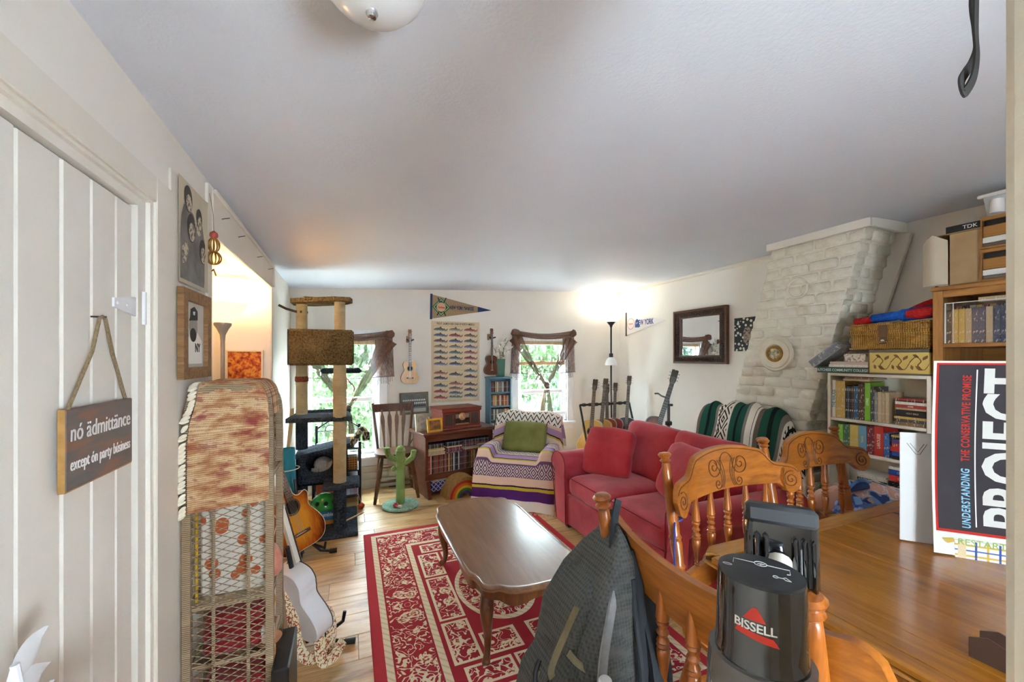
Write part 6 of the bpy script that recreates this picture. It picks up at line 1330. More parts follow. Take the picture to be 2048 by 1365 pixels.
# wicker picnic basket
pb = thing('picnic_basket', 'honey wicker picnic basket with leather straps on floral box', 'basket', M=WSM @ TR(.135, .02, 1.502))
WK = NT('honey_wicker', .55); v = WK.co('Object'); a_ = WK.wave(v, 26, 0, axis='X'); b_ = WK.wave(v, 34, 0, axis='Z'); WK.col(WK.ramp(WK.m_('ADD', WK.m_('MULTIPLY', WK.m_('MULTIPLY', a_, b_), .7), WK.m_('MULTIPLY', WK.noise(v, 18, 3), .4)), [(.12, srgb('#6b3f16')), (.34, srgb('#c48a32')), (.7, srgb('#ecbf66'))])); WK.bump(WK.m_('MULTIPLY', a_, b_), .8, .01); WK = WK.m
ob('basket_body', G().box(0, .42, 0, .22, 0, .115, .012), WK, pb); ob('lid', G().box(-.004, .424, -.004, .224, .118, .175, .014), WK, pb)
for z in (.006, .112, .122, .172): ob('rim_cane', G().tube([(-.002, -.004, z), (.422, -.004, z), (.422, .222, z), (-.002, .222, z)], .006, 8, True), WK, pb)
LEA = pm('brown_leather', '#7a5236', '#8f6444', rough=.6, scale=20)
ob('leather_strap', G().box(.165, .215, -.012, -.004, .08, .17, .003), LEA, pb); ob('buckle', G(TR(.19, -.012, .055) @ RX(math.pi / 2)).lathe([(.01, 0), (.012, .003), (.006, .005)], 16), CHR, pb); ob('leather_tab', G().box(.168, .212, -.012, -.005, .035, .08, .003), LEA, pb)
for s in (0, 1): ob('handle', G().tube(catmull([(.125, -.008, .135 - s * .055), (.125, -.03, .165 - s * .105), (.19, -.036, .168 - s * .12), (.255, -.03, .165 - s * .105), (.255, -.008, .135 - s * .055)], 6), .006, 8), WK, pb)
# red and blue stuffed fabric roll on the basket
fr = thing('stuffed_fabric_roll', 'red and blue stuffed fabric roll lying on the picnic basket', 'soft toy', M=WSM @ TR(.135, .06, 1.68))
RDF = carpet('red_fleece', '#a81f22', '#c23433', 60); BLF = carpet('blue_fleece', '#1f4aa0', '#2f66c4', 60)
ob('blue_roll', wrinkle(G().tube(catmull([(.10, .03, .035), (.2, .0, .04), (.32, .02, .05), (.43, .05, .06)], 5), [.03] * 8 + [.04] * 8, 14), .006, 25), BLF, fr)
ob('red_end', wrinkle(G().tube(catmull([(.0, .0, .022), (.05, .01, .022), (.12, .03, .035)], 5), [.016] + [.024] * 8 + [.028, .028], 14), .004, 25), RDF, fr)
ob('red_roll', wrinkle(G().tube(catmull([(.24, .10, .05), (.33, .08, .09), (.40, .09, .12), (.44, .11, .17), (.38, .12, .20)], 5), [.03] * 10 + [.022] * 11, 14), .006, 25, 4), RDF, fr)
ob('red_patch', wrinkle(G().tube([(.30, -.02, .045), (.36, -.015, .05), (.42, .0, .055)], [.022, .036, .03], 14), .004, 25), RDF, fr)
# ---- oak bookcase
OKM = TR(3.0, 1.168, .1035) @ RZ(-math.pi / 2) @ Matrix.Diagonal((.929, .929, .929, 1)); OW = .72
OAK = wood('golden_oak', '#8a5526', '#c08a4a', 'Z', .4, 1); OAKX = wood('golden_oak_x', '#8a5526', '#c08a4a', 'X', .4, 1)
ok = thing('oak_bookcase', 'tall golden oak bookcase full of video tapes against wall', 'bookcase', M=OKM)
for x in (0, OW - .022): ob('side_panel', G().box(x, x + .022, .02, .57, -.111, 1.84, .002), OAK, ok, smooth=False)
for x in (0, OW - .045): ob('face_stile', G().box(x, x + .045, 0, .02, -.111, 1.84, .002), OAK, ok, smooth=False)
ob('top', G().box(-.006, OW + .012, -.014, .575, 1.84, 1.865, .004), OAKX, ok, smooth=False); ob('face_rail', G().box(.045, OW - .045, 0, .02, 1.80, 1.84, .002), OAKX, ok, smooth=False)
for z in (1.53, 1.19, .85, .5, .1): ob('shelf', G().box(.022, OW - .022, .004, .56, z - .022, z, .002), OAKX, ok, smooth=False)
ob('back_panel', G().box(.022, OW - .022, .56, .57, -.11, 1.84), OAKX, ok, smooth=False)
VC = ['#c9b089', '#b9a07a', '#23262b', '#c9b089', '#4a3a52', '#7a2430', '#3d4a66', '#c7a24a']
spines(OKM, .05, .66, .015, 1.531, .195, .20, .11, .024, .029, VC, 'on upper oak shelf', 'video tape', 'video tapes on the upper oak shelf', 91, 'video_tape')
spines(OKM, .05, .66, .14, 1.531, .22, .225, .11, .024, .029, ['#e9e4d8', '#8d8d90', '#c9b089', '#3d4a66', '#7a2430', '#c7a24a', '#23262b'], 'in upper oak back row', 'video tape', 'back row video tapes on the upper oak shelf', 92, 'video_tape')
spines(OKM, .05, .66, .02, 1.191, .19, .20, .11, .022, .03, VC, 'on second oak shelf', 'video tape', 'video tapes on the second oak shelf', 93, 'video_tape')
tag(ob('video_tape', G().box(0, .30, 0, .11, 0, .026, .002), spine_mat('#5a4a86'), M=OKM @ TR(.10, .015, 1.393), smooth=False), 'purple video tape lying across the second oak shelf', 'video tape')
tag(ob('video_tape', G().box(0, .19, 0, .11, 0, .026, .002), spine_mat('#b9a07a'), M=OKM @ TR(.18, .02, 1.758), smooth=False), 'gold video tape lying across the upper oak shelf', 'video tape')
cf = thing('clear_display_case', 'clear plastic case edge before the upper shelf video tapes', 'case', M=OKM @ TR(.05, .004, 1.531)); ob('pane', G().box(0, .45, 0, .002, 0, .235), glassmat('clear_acrylic', (1, 1, 1, 1), .06), cf, smooth=False)
ob('edge_strip', G().box(0, .006, -.001, .004, 0, .235).box(.034, .038, -.001, .004, 0, .235).box(0, .45, -.001, .004, .231, .235), pm('clear_edge', '#d9dde0', rough=.2), cf, smooth=False)
# on top of the bookcase
KRC = pm('cardboard', '#b3946c', '#a5855c', rough=.8, scale=5); KRL = pm('cardboard_pale', '#c9bba4', '#bcae96', rough=.8, scale=4)
cbx = thing('cardboard_box', 'battered open cardboard box on top of oak bookcase', 'box', M=OKM @ TR(-.005, .02, 1.866))
ob('side_wall', G().box(.065, .20, 0, .006, 0, .30).box(.065, .071, 0, .25, 0, .30).box(.2, .206, 0, .25, 0, .3).box(.065, .2, .244, .25, 0, .3).box(.065, .2, 0, .25, 0, .006), KRC, cbx, smooth=False)
ob('torn_flap', G().grid(lambda u, v: (-.045 + .11 * u, -.004 - .03 * math.sin(u * 3.1), .01 + (.30 - .08 * abs(u - .5)) * v), 12, 8, .004), KRL, cbx); ob('top_flap', G().box(-.02, .20, -.01, .2, .302, .306), KRC, cbx, smooth=False)
bbx = thing('black_tape_box', 'small black box on the cardboard box reading TDK', 'box', M=OKM @ TR(.045, .03, 2.174)); ob('carton', G().box(0, .20, 0, .11, 0, .042, .002), BLK, bbx, smooth=False); text(bbx, 'TDK', .03, TR(.10, -.0006, .021) @ FACE_Y, WHT, depth=.0003)
WGR = wood('walnut_veneer', '#8a5a26', '#b07c3c', 'X', .4, 1); WST = pm('white_plastic_strip', '#dcd9d2', rough=.4)
for k in range(2):
    cdw = thing('cassette_drawer', ('lower' if k == 0 else 'upper') + ' wood veneer cassette drawer unit stacked on oak bookcase', 'cassette drawer', 'x' and (0, 0, 0), M=OKM @ TR(.195 + .0 * k, .0, 1.866 + k * .178))
    ob('housing', G().box(0, .45, .0, .26, 0, .012).box(0, .45, .0, .26, .158, .175).box(0, .006, 0, .26, .012, .158).box(.444, .45, 0, .26, .012, .158).box(.006, .444, .06, .26, .012, .158), WGR, cdw, smooth=False)
    ob('drawer_front', G().box(.008, .442, .004, .02, .065, .125, .002), WGR, cdw, smooth=False); ob('pull_strip', G().box(.008, .442, -.002, .02, .032, .062, .002), WST, cdw, smooth=False); ob('dark_band', G().box(.008, .442, .02, .03, .126, .158), BLK, cdw, smooth=False); ob('lower_lip', G().box(.008, .442, .006, .03, .014, .03, .002), pm('grey_lip', '#6b625a', rough=.5), cdw, smooth=False)
bn = thing('plastic_bin', 'clear plastic bin with white lid filled with bundles near ceiling', 'bin', M=OKM @ TR(.20, .02, 2.222))
ob('bin_wall', G().loft([[(a, b, z) for a, b in ((x0, y0), (x1, y0), (x1, y1), (x0, y1))] for z, x0, x1, y0, y1 in ((0, .012, .40, .012, .24), (.105, 0, .412, 0, .252))]), pm('milky_plastic', '#c9cdd0', '#b0b3b0', rough=.25, scale=9), bn, smooth=False)
for q in range(5): ob('bundle', wrinkle(G().tube([(.05 + q * .075, -.002, .01), (.052 + q * .075, -.003, .085)], [.03, .026], 10), .003, 40), pm('white_bundle', '#e2dedb', rough=.8), bn)
ob('lid', G().box(-.02, .43, -.02, .27, .105, .125, .006), pm('off_white_lid', '#e6e6df', rough=.4), bn)
# ---- hamper with clothes and flip flops behind the table
hp = thing('laundry_hamper', 'low woven hamper under a heap of clothes by bookshelf', 'hamper', (2.685, 1.35, 0)); ob('woven_wall', G().lathe([(.14, 0), (.16, .02), (.18, .54), (.19, .55), (.17, .55)], 28), WIC, hp); ob('rim', G().tube([(.185 * math.cos(t), .185 * math.sin(t), .55) for t in [2 * math.pi * q / 28 for q in range(28)]], .012, 8, True), WIC, hp)
def heap(label, c, rx, ry, rz, mat, seed):
    tag(ob('garment', wrinkle(wrinkle(blob(G(), c, (rx, ry, rz), 28), .05, 7, seed), .015, 22, seed), mat), label, 'garment', 'clothes heaped on the hamper')
PAI = NT('floral_cotton', .9); v = PAI.co('Object'); PAI.col(PAI.ramp(PAI.noise(v, 12, 2, .5, 1), [(.40, srgb('#e0b3a4')), (.5, srgb('#eadfe2')), (.56, srgb('#9fb2d6')), (.62, srgb('#35508f'))], 'CONSTANT')); PAI = PAI.m
heap('pink and blue floral garment heaped on hamper', (2.72, 1.315, .64), .15, .15, .10, PAI, 1); heap('royal blue print garment at hamper front', (2.575, 1.26, .60), .11, .11, .08, pm('blue_print', '#2f4f96', '#8aa0cf', rough=.9, scale=24, lo=.48, hi=.56), 4); heap('pale peach garment on the hamper side', (2.63, 1.44, .61), .11, .11, .08, pm('peach_cotton', '#e0b8a2', '#cfa08c', rough=.9), 7)
BFO = pm('blue_foam', '#4d7ab8', '#4270ad', rough=.7)
for k, (M_, lb) in enumerate(((TR(2.575, 1.295, .735) @ RZ(.5) @ RY(.5) @ RX(-.45), 'upturned blue flip flop on top of the clothes heap'), (TR(2.51, 1.225, .665) @ RZ(.9) @ RY(.3) @ RX(-.1), 'blue flip flop sliding off the clothes heap front'))):
    ff = thing('flip_flop', lb, 'flip flop', M=M_); ob('sole', G().loft([[(x, y, z) for x, y in [(.13 * math.cos(t), (.045 + .012 * math.cos(t)) * math.sin(t)) for t in [2 * math.pi * q / 28 for q in range(28)]]] for z in (0, .016)]), BFO, ff)
    ob('strap', G().tube(catmull([(-.02, -.045, .012), (.02, -.03, .05), (.065, 0, .025), (.02, .03, .05), (-.02, .045, .012)], 6), 0, flat=(.03, .004), up=(0, 0, 1)), pm('blue_strap', '#6b92c4', rough=.6), ff)
# ================================================================ DINING TABLE
DT = wood('honey_oak_top', '#855012', '#b0742a', 'Y', .24, .7, coat=.4, mid='#9e641d'); DTX = wood('honey_oak_end', '#8f5a22', '#bd8940', 'X', .25, .8, coat=.5); DTZ = wood('honey_oak_leg', '#8a5220', '#b5782f', 'Z', .3, 1, coat=.3)
dt = thing('dining_table', 'large honey oak dining table with worn plank top', 'dining table', (0, 0, 0))
TX0, TX1, TY0, TY1, TZ = 1.17, 2.74, .10, 1.09, .75
cuts = [TX0 + .05, 1.315, 1.70, 2.08, 2.46, TX1 - .05]
for a, b in zip(cuts, cuts[1:]): ob('top_board', G().box(a + .0008, b - .0008, TY0 + .06, TY1 - .075, TZ - .024, TZ, .0012), DT, dt, smooth=False)
def rrect(x0, x1, y0, y1, r, n=6): return [(cx_ + r * math.cos(a0 + math.pi / 2 * k / n), cy_ + r * math.sin(a0 + math.pi / 2 * k / n)) for cx_, cy_, a0 in ((x1 - r, y1 - r, 0), (x0 + r, y1 - r, math.pi / 2), (x0 + r, y0 + r, math.pi), (x1 - r, y0 + r, 1.5 * math.pi)) for k in range(n + 1)]
ob('end_board', G().prism([(TX0 + .05, TY1 - .074), (TX1 - .05, TY1 - .074), (TX1 - .02, TY1 - .03), (TX1 - .06, TY1), (TX0 + .06, TY1), (TX0 + .012, TY1 - .03)], TZ - .024, TZ), DTX, dt, smooth=False); ob('end_board', G().prism([(TX0 + .05, TY0 + .059), (TX0 + .02, TY0 + .02), (TX0 + .06, TY0), (TX1 - .06, TY0), (TX1 - .02, TY0 + .02), (TX1 - .05, TY0 + .059)], TZ - .024, TZ), DTX, dt, smooth=False)
for x0, x1 in ((TX0, TX0 + .049), (TX1 - .049, TX1)): ob('side_board', G().box(x0, x1, TY0 + .05, TY1 - .06, TZ - .024, TZ, .006), DT, dt, smooth=False)
ob('edge_moulding', G().loft([[(x, y, z) for x, y in rrect(TX0 - i, TX1 + i, TY0 - i, TY1 + i, .06)] for z, i in ((TZ - .05, -.03), (TZ - .04, -.006), (TZ - .03, .004), (TZ - .0245, .002))]), DTX, dt)
ob('apron', G().box(TX0 + .09, TX1 - .09, TY1 - .11, TY1 - .085, TZ - .13, TZ - .045).box(TX0 + .09, TX1 - .09, TY0 + .085, TY0 + .11, TZ - .13, TZ - .045).box(TX0 + .085, TX0 + .11, TY0 + .09, TY1 - .09, TZ - .13, TZ - .045).box(TX1 - .11, TX1 - .085, TY0 + .09, TY1 - .09, TZ - .13, TZ - .045), DTX, dt, smooth=False)
for x in (TX0 + .11, TX1 - .11):
    for y in (TY0 + .11, TY1 - .11): ob('leg', G().lathe([(.036, 0), (.03, .02), (.04, .05), (.028, .08), (.036, .3), (.042, .5), (.03, .52), (.045, .55), (.045, .705)], 16, (x, y, 0)), DTZ, dt)
# ---- pressed-back chairs
OC = wood('chair_oak_z', '#7d3c0e', '#b96a24', 'Z', .3, 1.3, coat=.4); OCX = wood('chair_oak_x', '#82450f', '#bd7228', 'X', .28, 1, coat=.5)
def dining_chair(label, M, w, crest_over=.07, carved=True, plain=False):
    sd_ = .8 if plain else 1
    t = thing('dining_chair', label, 'dining chair', M=M, group=None); hw = w / 2; half = hw + crest_over
    def ycur(x): return .018 - .55 * x * x                       # crest bends forward at its ends
    seat = [(hw + .0, -.02), (hw * .92, .02), (0, .03), (-hw * .92, .02), (-hw, -.02), (-hw - .01, -.2), (-hw * .98, -.40), (-hw * .5, -.435), (hw * .5, -.435), (hw * .98, -.40), (hw + .01, -.2)]
    ss = [(p.x, p.y * sd_) for p in catmull([(a, b, 0) for a, b in seat], 4, True)]
    ob('seat', G().loft([[(a * k, b * k, z) for a, b in ss] for z, k in ((.43, .95), (.435, .98), (.455, 1), (.462, .98))]), OCX, t)
    P = [(.016, 0), (.019, .1), (.0215, .30), (.018, .31), (.023, .325), (.018, .34), (.0235, .355), (.018, .37), (.023, .48), (.019, .5), (.0235, .515), (.019, .53), (.0205, .62), (.0165, .88), (.0155, .93), (.012, .937), (.021, .95), (.013, .962), (.021, .972), (.025, .985), (.019, .996), (.004, 1)]
    for s in (-1, 1):
        ob('back_post', G().turn((s * hw, .01, .45), (s * hw * 1.02, .115, 1.085), P, 14), OC, t)
        ob('rear_leg', G().turn((s * hw * 1.02, .08, 0), (s * hw * .9, -.01, .44), [(.014, 0), (.02, .15), (.018, .3), (.024, .5), (.019, .52), (.024, .55), (.02, .8), (.016, 1)], 10), OC, t)
        ob('front_leg', G().turn((s * hw * 1.0, -.42 * sd_, 0), (s * hw * .85, -.36 * sd_, .44), [(.013, 0), (.02, .12), (.016, .15), (.024, .3), (.018, .35), (.026, .55), (.018, .58), (.026, .62), (.022, .85), (.017, 1)], 10), OC, t)
        for z, y0, y1 in ((.16, .05, -.39 * sd_), (.24, .04, -.38 * sd_)): ob('stretcher', G().turn((s * hw * .96, y0, z), (s * hw * .96, y1, z), [(.008, 0), (.013, .5), (.008, 1)], 8), OC, t)
    ob('stretcher', G().turn((-hw * .97, -.40 * sd_, .26), (hw * .97, -.40 * sd_, .26), [(.01, 0), (.016, .3), (.012, .4), (.02, .5), (.012, .6), (.016, .7), (.01, 1)], 8), OC, t)
    def lb(z): return .01 + (z - .45) / .635 * .105                # lean of the back
    def plate(zt, zb, y0, n, xs, thick, nm, mat):
        rings = []
        for i in range(n + 1):
            x = -xs + 2 * xs * i / n; a, b = zt(abs(x) / xs), zb(abs(x) / xs); rings.append([(x, ycur(x) + lb(b) + y0, b), (x, ycur(x) + lb(a) + y0, a), (x, ycur(x) + lb(a) + y0 + thick, a), (x, ycur(x) + lb(b) + y0 + thick, b)])
        return ob(nm, G().loft(rings), mat, t, ang=35)
    def top(s):
        if s < .5: return 1.085 - .022 * (s / .5) ** 2
        if s < .72: return 1.063 - .062 * sm(.5, .72, s)
        if s < .86: return 1.001 - .008 * (s - .72) / .14
        return .935 + .058 * math.sqrt(max(0, 1 - ((s - .86) / .14) ** 2))
    def bot(s):
        if s < .7: return .915 + .006 * (1 - s)
        if s < .86: return .917 - .042 * sm(.7, .86, s)
        return .935 - .06 * math.sqrt(max(0, 1 - ((s - .86) / .14) ** 2))
    if plain:
        top = lambda s: (.975 + .045 * s * s) if s < .85 else .955 + .0525 * math.sqrt(max(0, 1 - ((s - .85) / .15) ** 2))
        bot = lambda s: (.85 + .04 * s * s) if s < .85 else .955 - .076 * math.sqrt(max(0, 1 - ((s - .85) / .15) ** 2))
    cr = plate(top, bot, -.045, 60, half, .022, 'crest_rail', OCX)
    plate(lambda s: .672 - .01 * s, lambda s: .585, -.012, 24, hw * .97, .02, 'lower_rail', OCX)
    SP = [(.007, 0), (.009, .04), (.006, .05), (.009, .07), (.007, .1), (.0145, .28), (.0155, .36), (.012, .38), (.016, .40), (.011, .42), (.0155, .44), (.009, .48), (.015, .515), (.009, .55), (.0155, .60), (.012, .62), (.016, .64), (.0145, .70), (.009, .92), (.010, .95), (.007, .96), (.008, 1)]
    for q in range(5):
        x = (q - 2) * hw * .36; ob('spindle', G().turn((x, ycur(x) + lb(.66) + .0, .66), (x, ycur(x) + lb(.92) - .034, .93), SP, 12), OC, t)
    if carved:
        CV = pm('carved_line', '#5f3210', rough=.5)
        def surf(x, z): return (x, ycur(x) + lb(z) - .0465, z)
        def spiral(cx_, cz_, r0, turns, sgn, a0): return [surf(cx_ + sgn * (r0 * (1 - k / 40) + .003) * math.cos(a0 + turns * 2 * math.pi * k / 40), cz_ + (r0 * (1 - k / 40) + .003) * math.sin(a0 + turns * 2 * math.pi * k / 40)) for k in range(41)]
        for s in (-1, 1):
            ob('carved_scroll', G().tube(spiral(s * .078, 1.012, .042, 1.9, s, 2.6), .0022, 5), CV, cr); ob('carved_scroll', G().tube(spiral(s * .062, .945, .018, 1.4, s, 3.4), .002, 5), CV, cr)
            ob('carved_volute', G().tube(spiral(s * (half * .875), .93, .032, 2, s, 1.2), .0022, 5), CV, cr)
            for k in range(3): ob('carved_stem', G().tube([surf(s * (.006 + .009 * k + (.03 + .008 * k) * (tt ** 2) + .026 * (1 - tt) ** 3), .928 + .115 * tt - .008 * k * tt) for tt in [e / 10 for e in range(11)]], .0018, 5), CV, cr)
            ob('carved_edge', G().tube([surf(s * half * e, top(e) - .011) for e in [q / 24 * .97 for q in range(25)]], .0018, 5), CV, cr)
        ob('carved_fan', G().tube([surf(.032 * math.cos(a), 1.03 + .03 * math.sin(a)) for a in [math.pi * q / 16 for q in range(17)]], .002, 5), CV, cr)
    return t
dining_chair('carved oak dining chair with blue string on its post behind table', TR(1.425, 1.10, 0) @ RZ(math.radians(3)), .585)
tag(ob('blue_string', G().tube([(1.14 + .026 * math.cos(a), 1.165 + .026 * math.sin(a), .84) for a in [2 * math.pi * q / 16 for q in range(16)]], .004, 5, True).tube(catmull([(1.12, 1.145, .84), (1.105, 1.13, .80), (1.105, 1.13, .70), (1.11, 1.13, .66)], 5), .004, 5), pm('blue_yarn', '#3a3f8a', rough=.9)), 'blue yarn tied round the carved oak chair post', 'string')
dining_chair('carved oak dining chair in front of the green serape recliner', TR(2.07, 1.17, 0) @ RZ(math.radians(5)), .62)
dining_chair('oak dining chair with backpack hung on it seen from behind', TR(.755, .655, 0) @ RZ(math.radians(94)), .49, .075, False, True)
# ================================================================ FOREGROUND
# ---- backpack hung on the near chair
BPN = NT('charcoal_ripstop', .75); v = BPN.co('Object'); hx = BPN.voro(v, 120, rnd=.15); BPN.col(BPN.ramp(BPN.m_('ADD', BPN.m_('MULTIPLY', hx, .5), BPN.m_('MULTIPLY', BPN.noise(v, 5, 3), .5)), [(.3, srgb('#2c2f33')), (.6, srgb('#53544f'))])); BPN.bump(BPN.m_('ADD', hx, BPN.m_('MULTIPLY', BPN.noise(v, 9, 3), 3)), .35, .01); BPN = BPN.m
BPD = pm('black_padding', '#23262b', '#30343a', rough=.85, scale=8, bump=.3, bscale=40); ZIP = pm('grey_zip_tape', '#8d9094', '#7b7e82', rough=.7, scale=40); KHK = pm('khaki_webbing', '#8a8064', '#756c52', rough=.85, scale=30)
bp_ = thing('backpack', 'charcoal grey backpack hanging from the oak chair post', 'backpack', (.545, .895, .40))
def packshape(cx_, hx_, hy, zs, e=.45, n=36, sx=0):
    rings = []
    for z, kx, ky, ox in zs: rings.append([(cx_ + ox + hx_ * kx * math.copysign(abs(math.cos(t)) ** e, math.cos(t)), hy * ky * math.copysign(abs(math.sin(t)) ** e, math.sin(t)), z) for t in [2 * math.pi * q / n for q in range(n)]])
    return rings
def sway(g, amt=.05):
    for i, p in enumerate(g.v): g.v[i] = V(p.x + amt * sm(.1, .6, p.z), p.y + .01 * math.sin(p.z * 18), p.z)
    return g
MAINZ = [(0, .6, .7, 0), (.02, .92, .92, 0), (.1, 1.02, 1, -.004), (.25, 1, 1, -.002), (.38, .85, .93, .008), (.47, .62, .8, .028), (.54, .36, .6, .045), (.58, .16, .35, .055), (.60, .05, .15, .06)]
ob('main_compartment', wrinkle(sway(G().loft(packshape(0, .092, .14, MAINZ))), .008, 14, 3), BPN, bp_, ang=60)
ob('front_pocket', wrinkle(sway(G().loft(packshape(-.095, .045, .11, [(.01, .5, .7, 0), (.03, .95, .95, 0), (.12, 1.05, 1, -.006), (.24, .9, .96, .0), (.31, .5, .75, .02), (.335, .2, .4, .03)]))), .006, 16, 5), BPN, bp_, ang=60)
ob('top_pocket', wrinkle(sway(G().loft(packshape(-.07, .035, .09, [(.32, .4, .7, 0), (.34, .9, .95, .0), (.40, .95, 1, .012), (.46, .7, .85, .035), (.49, .3, .5, .055)]))), .006, 16, 8), BPN, bp_, ang=60)
ob('back_panel', wrinkle(sway(G().loft(packshape(.092, .022, .135, [(.0, .8, .9, 0), (.03, 1, 1, 0), (.3, 1, .98, 0), (.48, .8, .8, -.01), (.56, .4, .5, -.02)]))), .005, 14, 2), BPD, bp_, ang=60)
def side(pts, r, nm, mat, flat_=None): ob(nm, sway(G().tube(catmull(pts, 6), r, 8) if not flat_ else G().tube(catmull(pts, 6), 0, flat=flat_, up=(0, -1, .1))), mat, bp_)
side([(-.055, -.145, .02), (-.055, -.153, .12), (-.052, -.152, .25), (-.045, -.145, .35), (-.02, -.128, .42), (.01, -.10, .48)], 0, 'main_zip', ZIP, (.022, .006))
side([(-.095, -.113, .03), (-.10, -.121, .12), (-.10, -.118, .22), (-.095, -.105, .285)], 0, 'pocket_zip', ZIP, (.016, .005))
side([(-.125, -.108, .04), (-.132, -.114, .12), (-.13, -.11, .22), (-.118, -.095, .28)], 0, 'pocket_zip', ZIP, (.013, .005))
side([(.06, -.152, .0), (.068, -.152, .2), (.06, -.142, .36), (.058, -.10, .50)], .006, 'seam_piping', BPD)
side([(.115, -.12, .0), (.125, -.15, .14), (.122, -.14, .32), (.10, -.08, .50), (.07, -.03, .58)], 0, 'shoulder_strap', BPD, (.055, .014))
side([(.06, -.02, .58), (.062, .0, .60), (.07, .005, .63), (.085, .01, .66)], 0, 'hang_loop', BPD, (.02, .006))
ob('hang_strap', G().tube(catmull([(.09, -.03, .52), (.085, -.035, .57), (.10, -.02, .605), (.125, .015, .618), (.135, .05, .60), (.13, .06, .56)], 6), 0, flat=(.022, .005), up=(.4, -.9, .1)), BPD, bp_)
side([(-.125, -.06, .30), (-.135, -.075, .335), (-.11, -.085, .40), (-.08, -.08, .45)], 0, 'compression_strap', KHK, (.016, .004))
side([(-.10, -.088, .36), (-.08, -.095, .34), (-.055, -.12, .33)], 0, 'compression_strap', KHK, (.014, .004))
side([(-.15, -.04, .33), (-.165, -.05, .31), (-.16, -.06, .285), (-.135, -.07, .30)], .006, 'bungee_cord', BLK)
side([(-.145, -.03, .30), (-.16, -.045, .275), (-.14, -.06, .265)], .005, 'bungee_cord', KHK)
ob('bottle_pocket', sway(G().grid(lambda u, v: (-.085 + .10 * u, -.145 - .062 * math.sin(math.pi * u), .08 + .18 * v + .02 * u * v), 14, 8, .003)), BPD, bp_)
for (x, y, z) in ((-.05, -.158, .06), (-.096, -.124, .06)): ob('zip_pull', G().tube([(x, y, z), (x - .004, y - .006, z - .02), (x - .002, y - .008, z - .045)], .003, 6), BLK, bp_)
wb_ = thing('water_bottle', 'clear plastic water bottle with white cap in backpack pocket', 'bottle', (.512, .722, .515))
ob('bottle_body', G().lathe([(.028, .01), (.031, .02), (.031, .15), (.027, .18), (.014, .205), (.012, .215)], 24), glassmat('clear_bottle', (.86, .9, .92, 1), .15), wb_)
ob('cap', G().lathe([(.0135, .213), (.0145, .216), (.0145, .235), (.012, .238), (.002, .2385)], 20), pm('cap_white', '#e6e8ea', rough=.4), wb_)
# ---- cordless vacuum
VM = TR(.553, .40, 0) @ RZ(math.atan2(-.40, -.553) + math.pi / 2)          # local -y looks back to the doorway
vc = thing('cordless_vacuum', 'upright black glossy vacuum with red triangle logo before the chair', 'vacuum', M=VM)
GLB = pm('gloss_black', '#15171a', rough=.06, spec=.8, coat=1); SMK = pm('smoked_plastic', '#6b6a66', '#57554f', rough=.12, coat=.6); MBK = pm('matte_black_cap', '#2e3033', rough=.55)
def oval(prof, sx=1.0, sy=.9, n=40): return G().loft([[(r * sx * math.cos(2 * math.pi * k / n), r * sy * math.sin(2 * math.pi * k / n), z) for k in range(n)] for r, z in prof])
ob('motor_housing', oval([(.066, .955), (.068, .97), (.067, 1.0), (.060, 1.015), (.0585, 1.04), (.0555, 1.132), (.0545, 1.136)]), GLB, vc)
ob('top_cap', oval([(.0548, 1.135), (.0545, 1.1395), (.053, 1.1405)]), MBK, vc)
ob('dirt_cup', oval([(.058, .66), (.066, .67), (.069, .8), (.0695, .945), (.068, .955)]), pm('dusty_clear_cup', '#a09a8e', '#8a8478', rough=.18, coat=.5), vc)
ob('cup_ring', oval([(.07, .948), (.071, .953), (.07, .962)]), SMK, vc)
ob('side_vent_panel', oval([(.0, 0)] * 0 + [(.0693, .905), (.0705, .91), (.07, .99), (.0675, 1.02)], 1, .9), SMK, vc)
for q in range(5): ob('vent_slot', G(RZ(-.75 + q * .09)).box(-.001, .001, -.0665, -.0625, .962, .985), BLK, vc, smooth=False)
ob('wand', G().cyl((0, .02, .08), (0, .01, .67), .018), GLB, vc); ob('floor_head', G().box(-.12, .12, -.06, .06, 0, .06, .02).cyl((0, 0, .05), (0, .02, .1), .022), GLB, vc)
LGM = pm('logo_red', '#d8362a', rough=.4); LGW = pm('logo_white', '#e9ebec', rough=.4)
def wrap(me, r, zc):
    for v in me.vertices:
        a = v.co.x / r - .12; z = zc + v.co.y; rr = r + .0006 + max(0, v.co.z); rr += (1.132 - z) * .033; v.co = V(rr * math.sin(a), -rr * .9 * math.cos(a), z)
    return me
def wrapped(name, poly_or_me, mat):
    if isinstance(poly_or_me, list):
        xs = sorted({p[0] for p in poly_or_me}); g = G(); n = 14; rows = []
        for k in range(n + 1):
            x = xs[0] + (xs[-1] - xs[0]) * k / n; zz = []
            m = len(poly_or_me)
            for i in range(m):
                (x1, y1), (x2, y2) = poly_or_me[i], poly_or_me[(i + 1) % m]
                if abs(x2 - x1) > 1e-9 and min(x1, x2) - 1e-9 <= x <= max(x1, x2) + 1e-9: zz.append(y1 + (y2 - y1) * (x - x1) / (x2 - x1))
            rows.append([(x, min(zz), .0), (x, max(zz), .0)])
        g.loft(rows, close=False, cap=False); me = g.mesh(name)
    else: me = poly_or_me
    wrap(me, .0555, 1.083); me.materials.clear(); me.materials.append(mat); return ob(name, me, None, vc)
wrapped('logo_triangle', [(-.014, .009), (-.002, .027), (.003, .027), (.013, .009)], LGM); wrapped('logo_triangle', [(-.021, -.004), (-.024, -.012), (.028, -.020), (.022, -.009)], LGM)
wrapped('lettering', text_mesh('BISSELL', .0165, .0001, space=.95, bold=.0003), LGW)
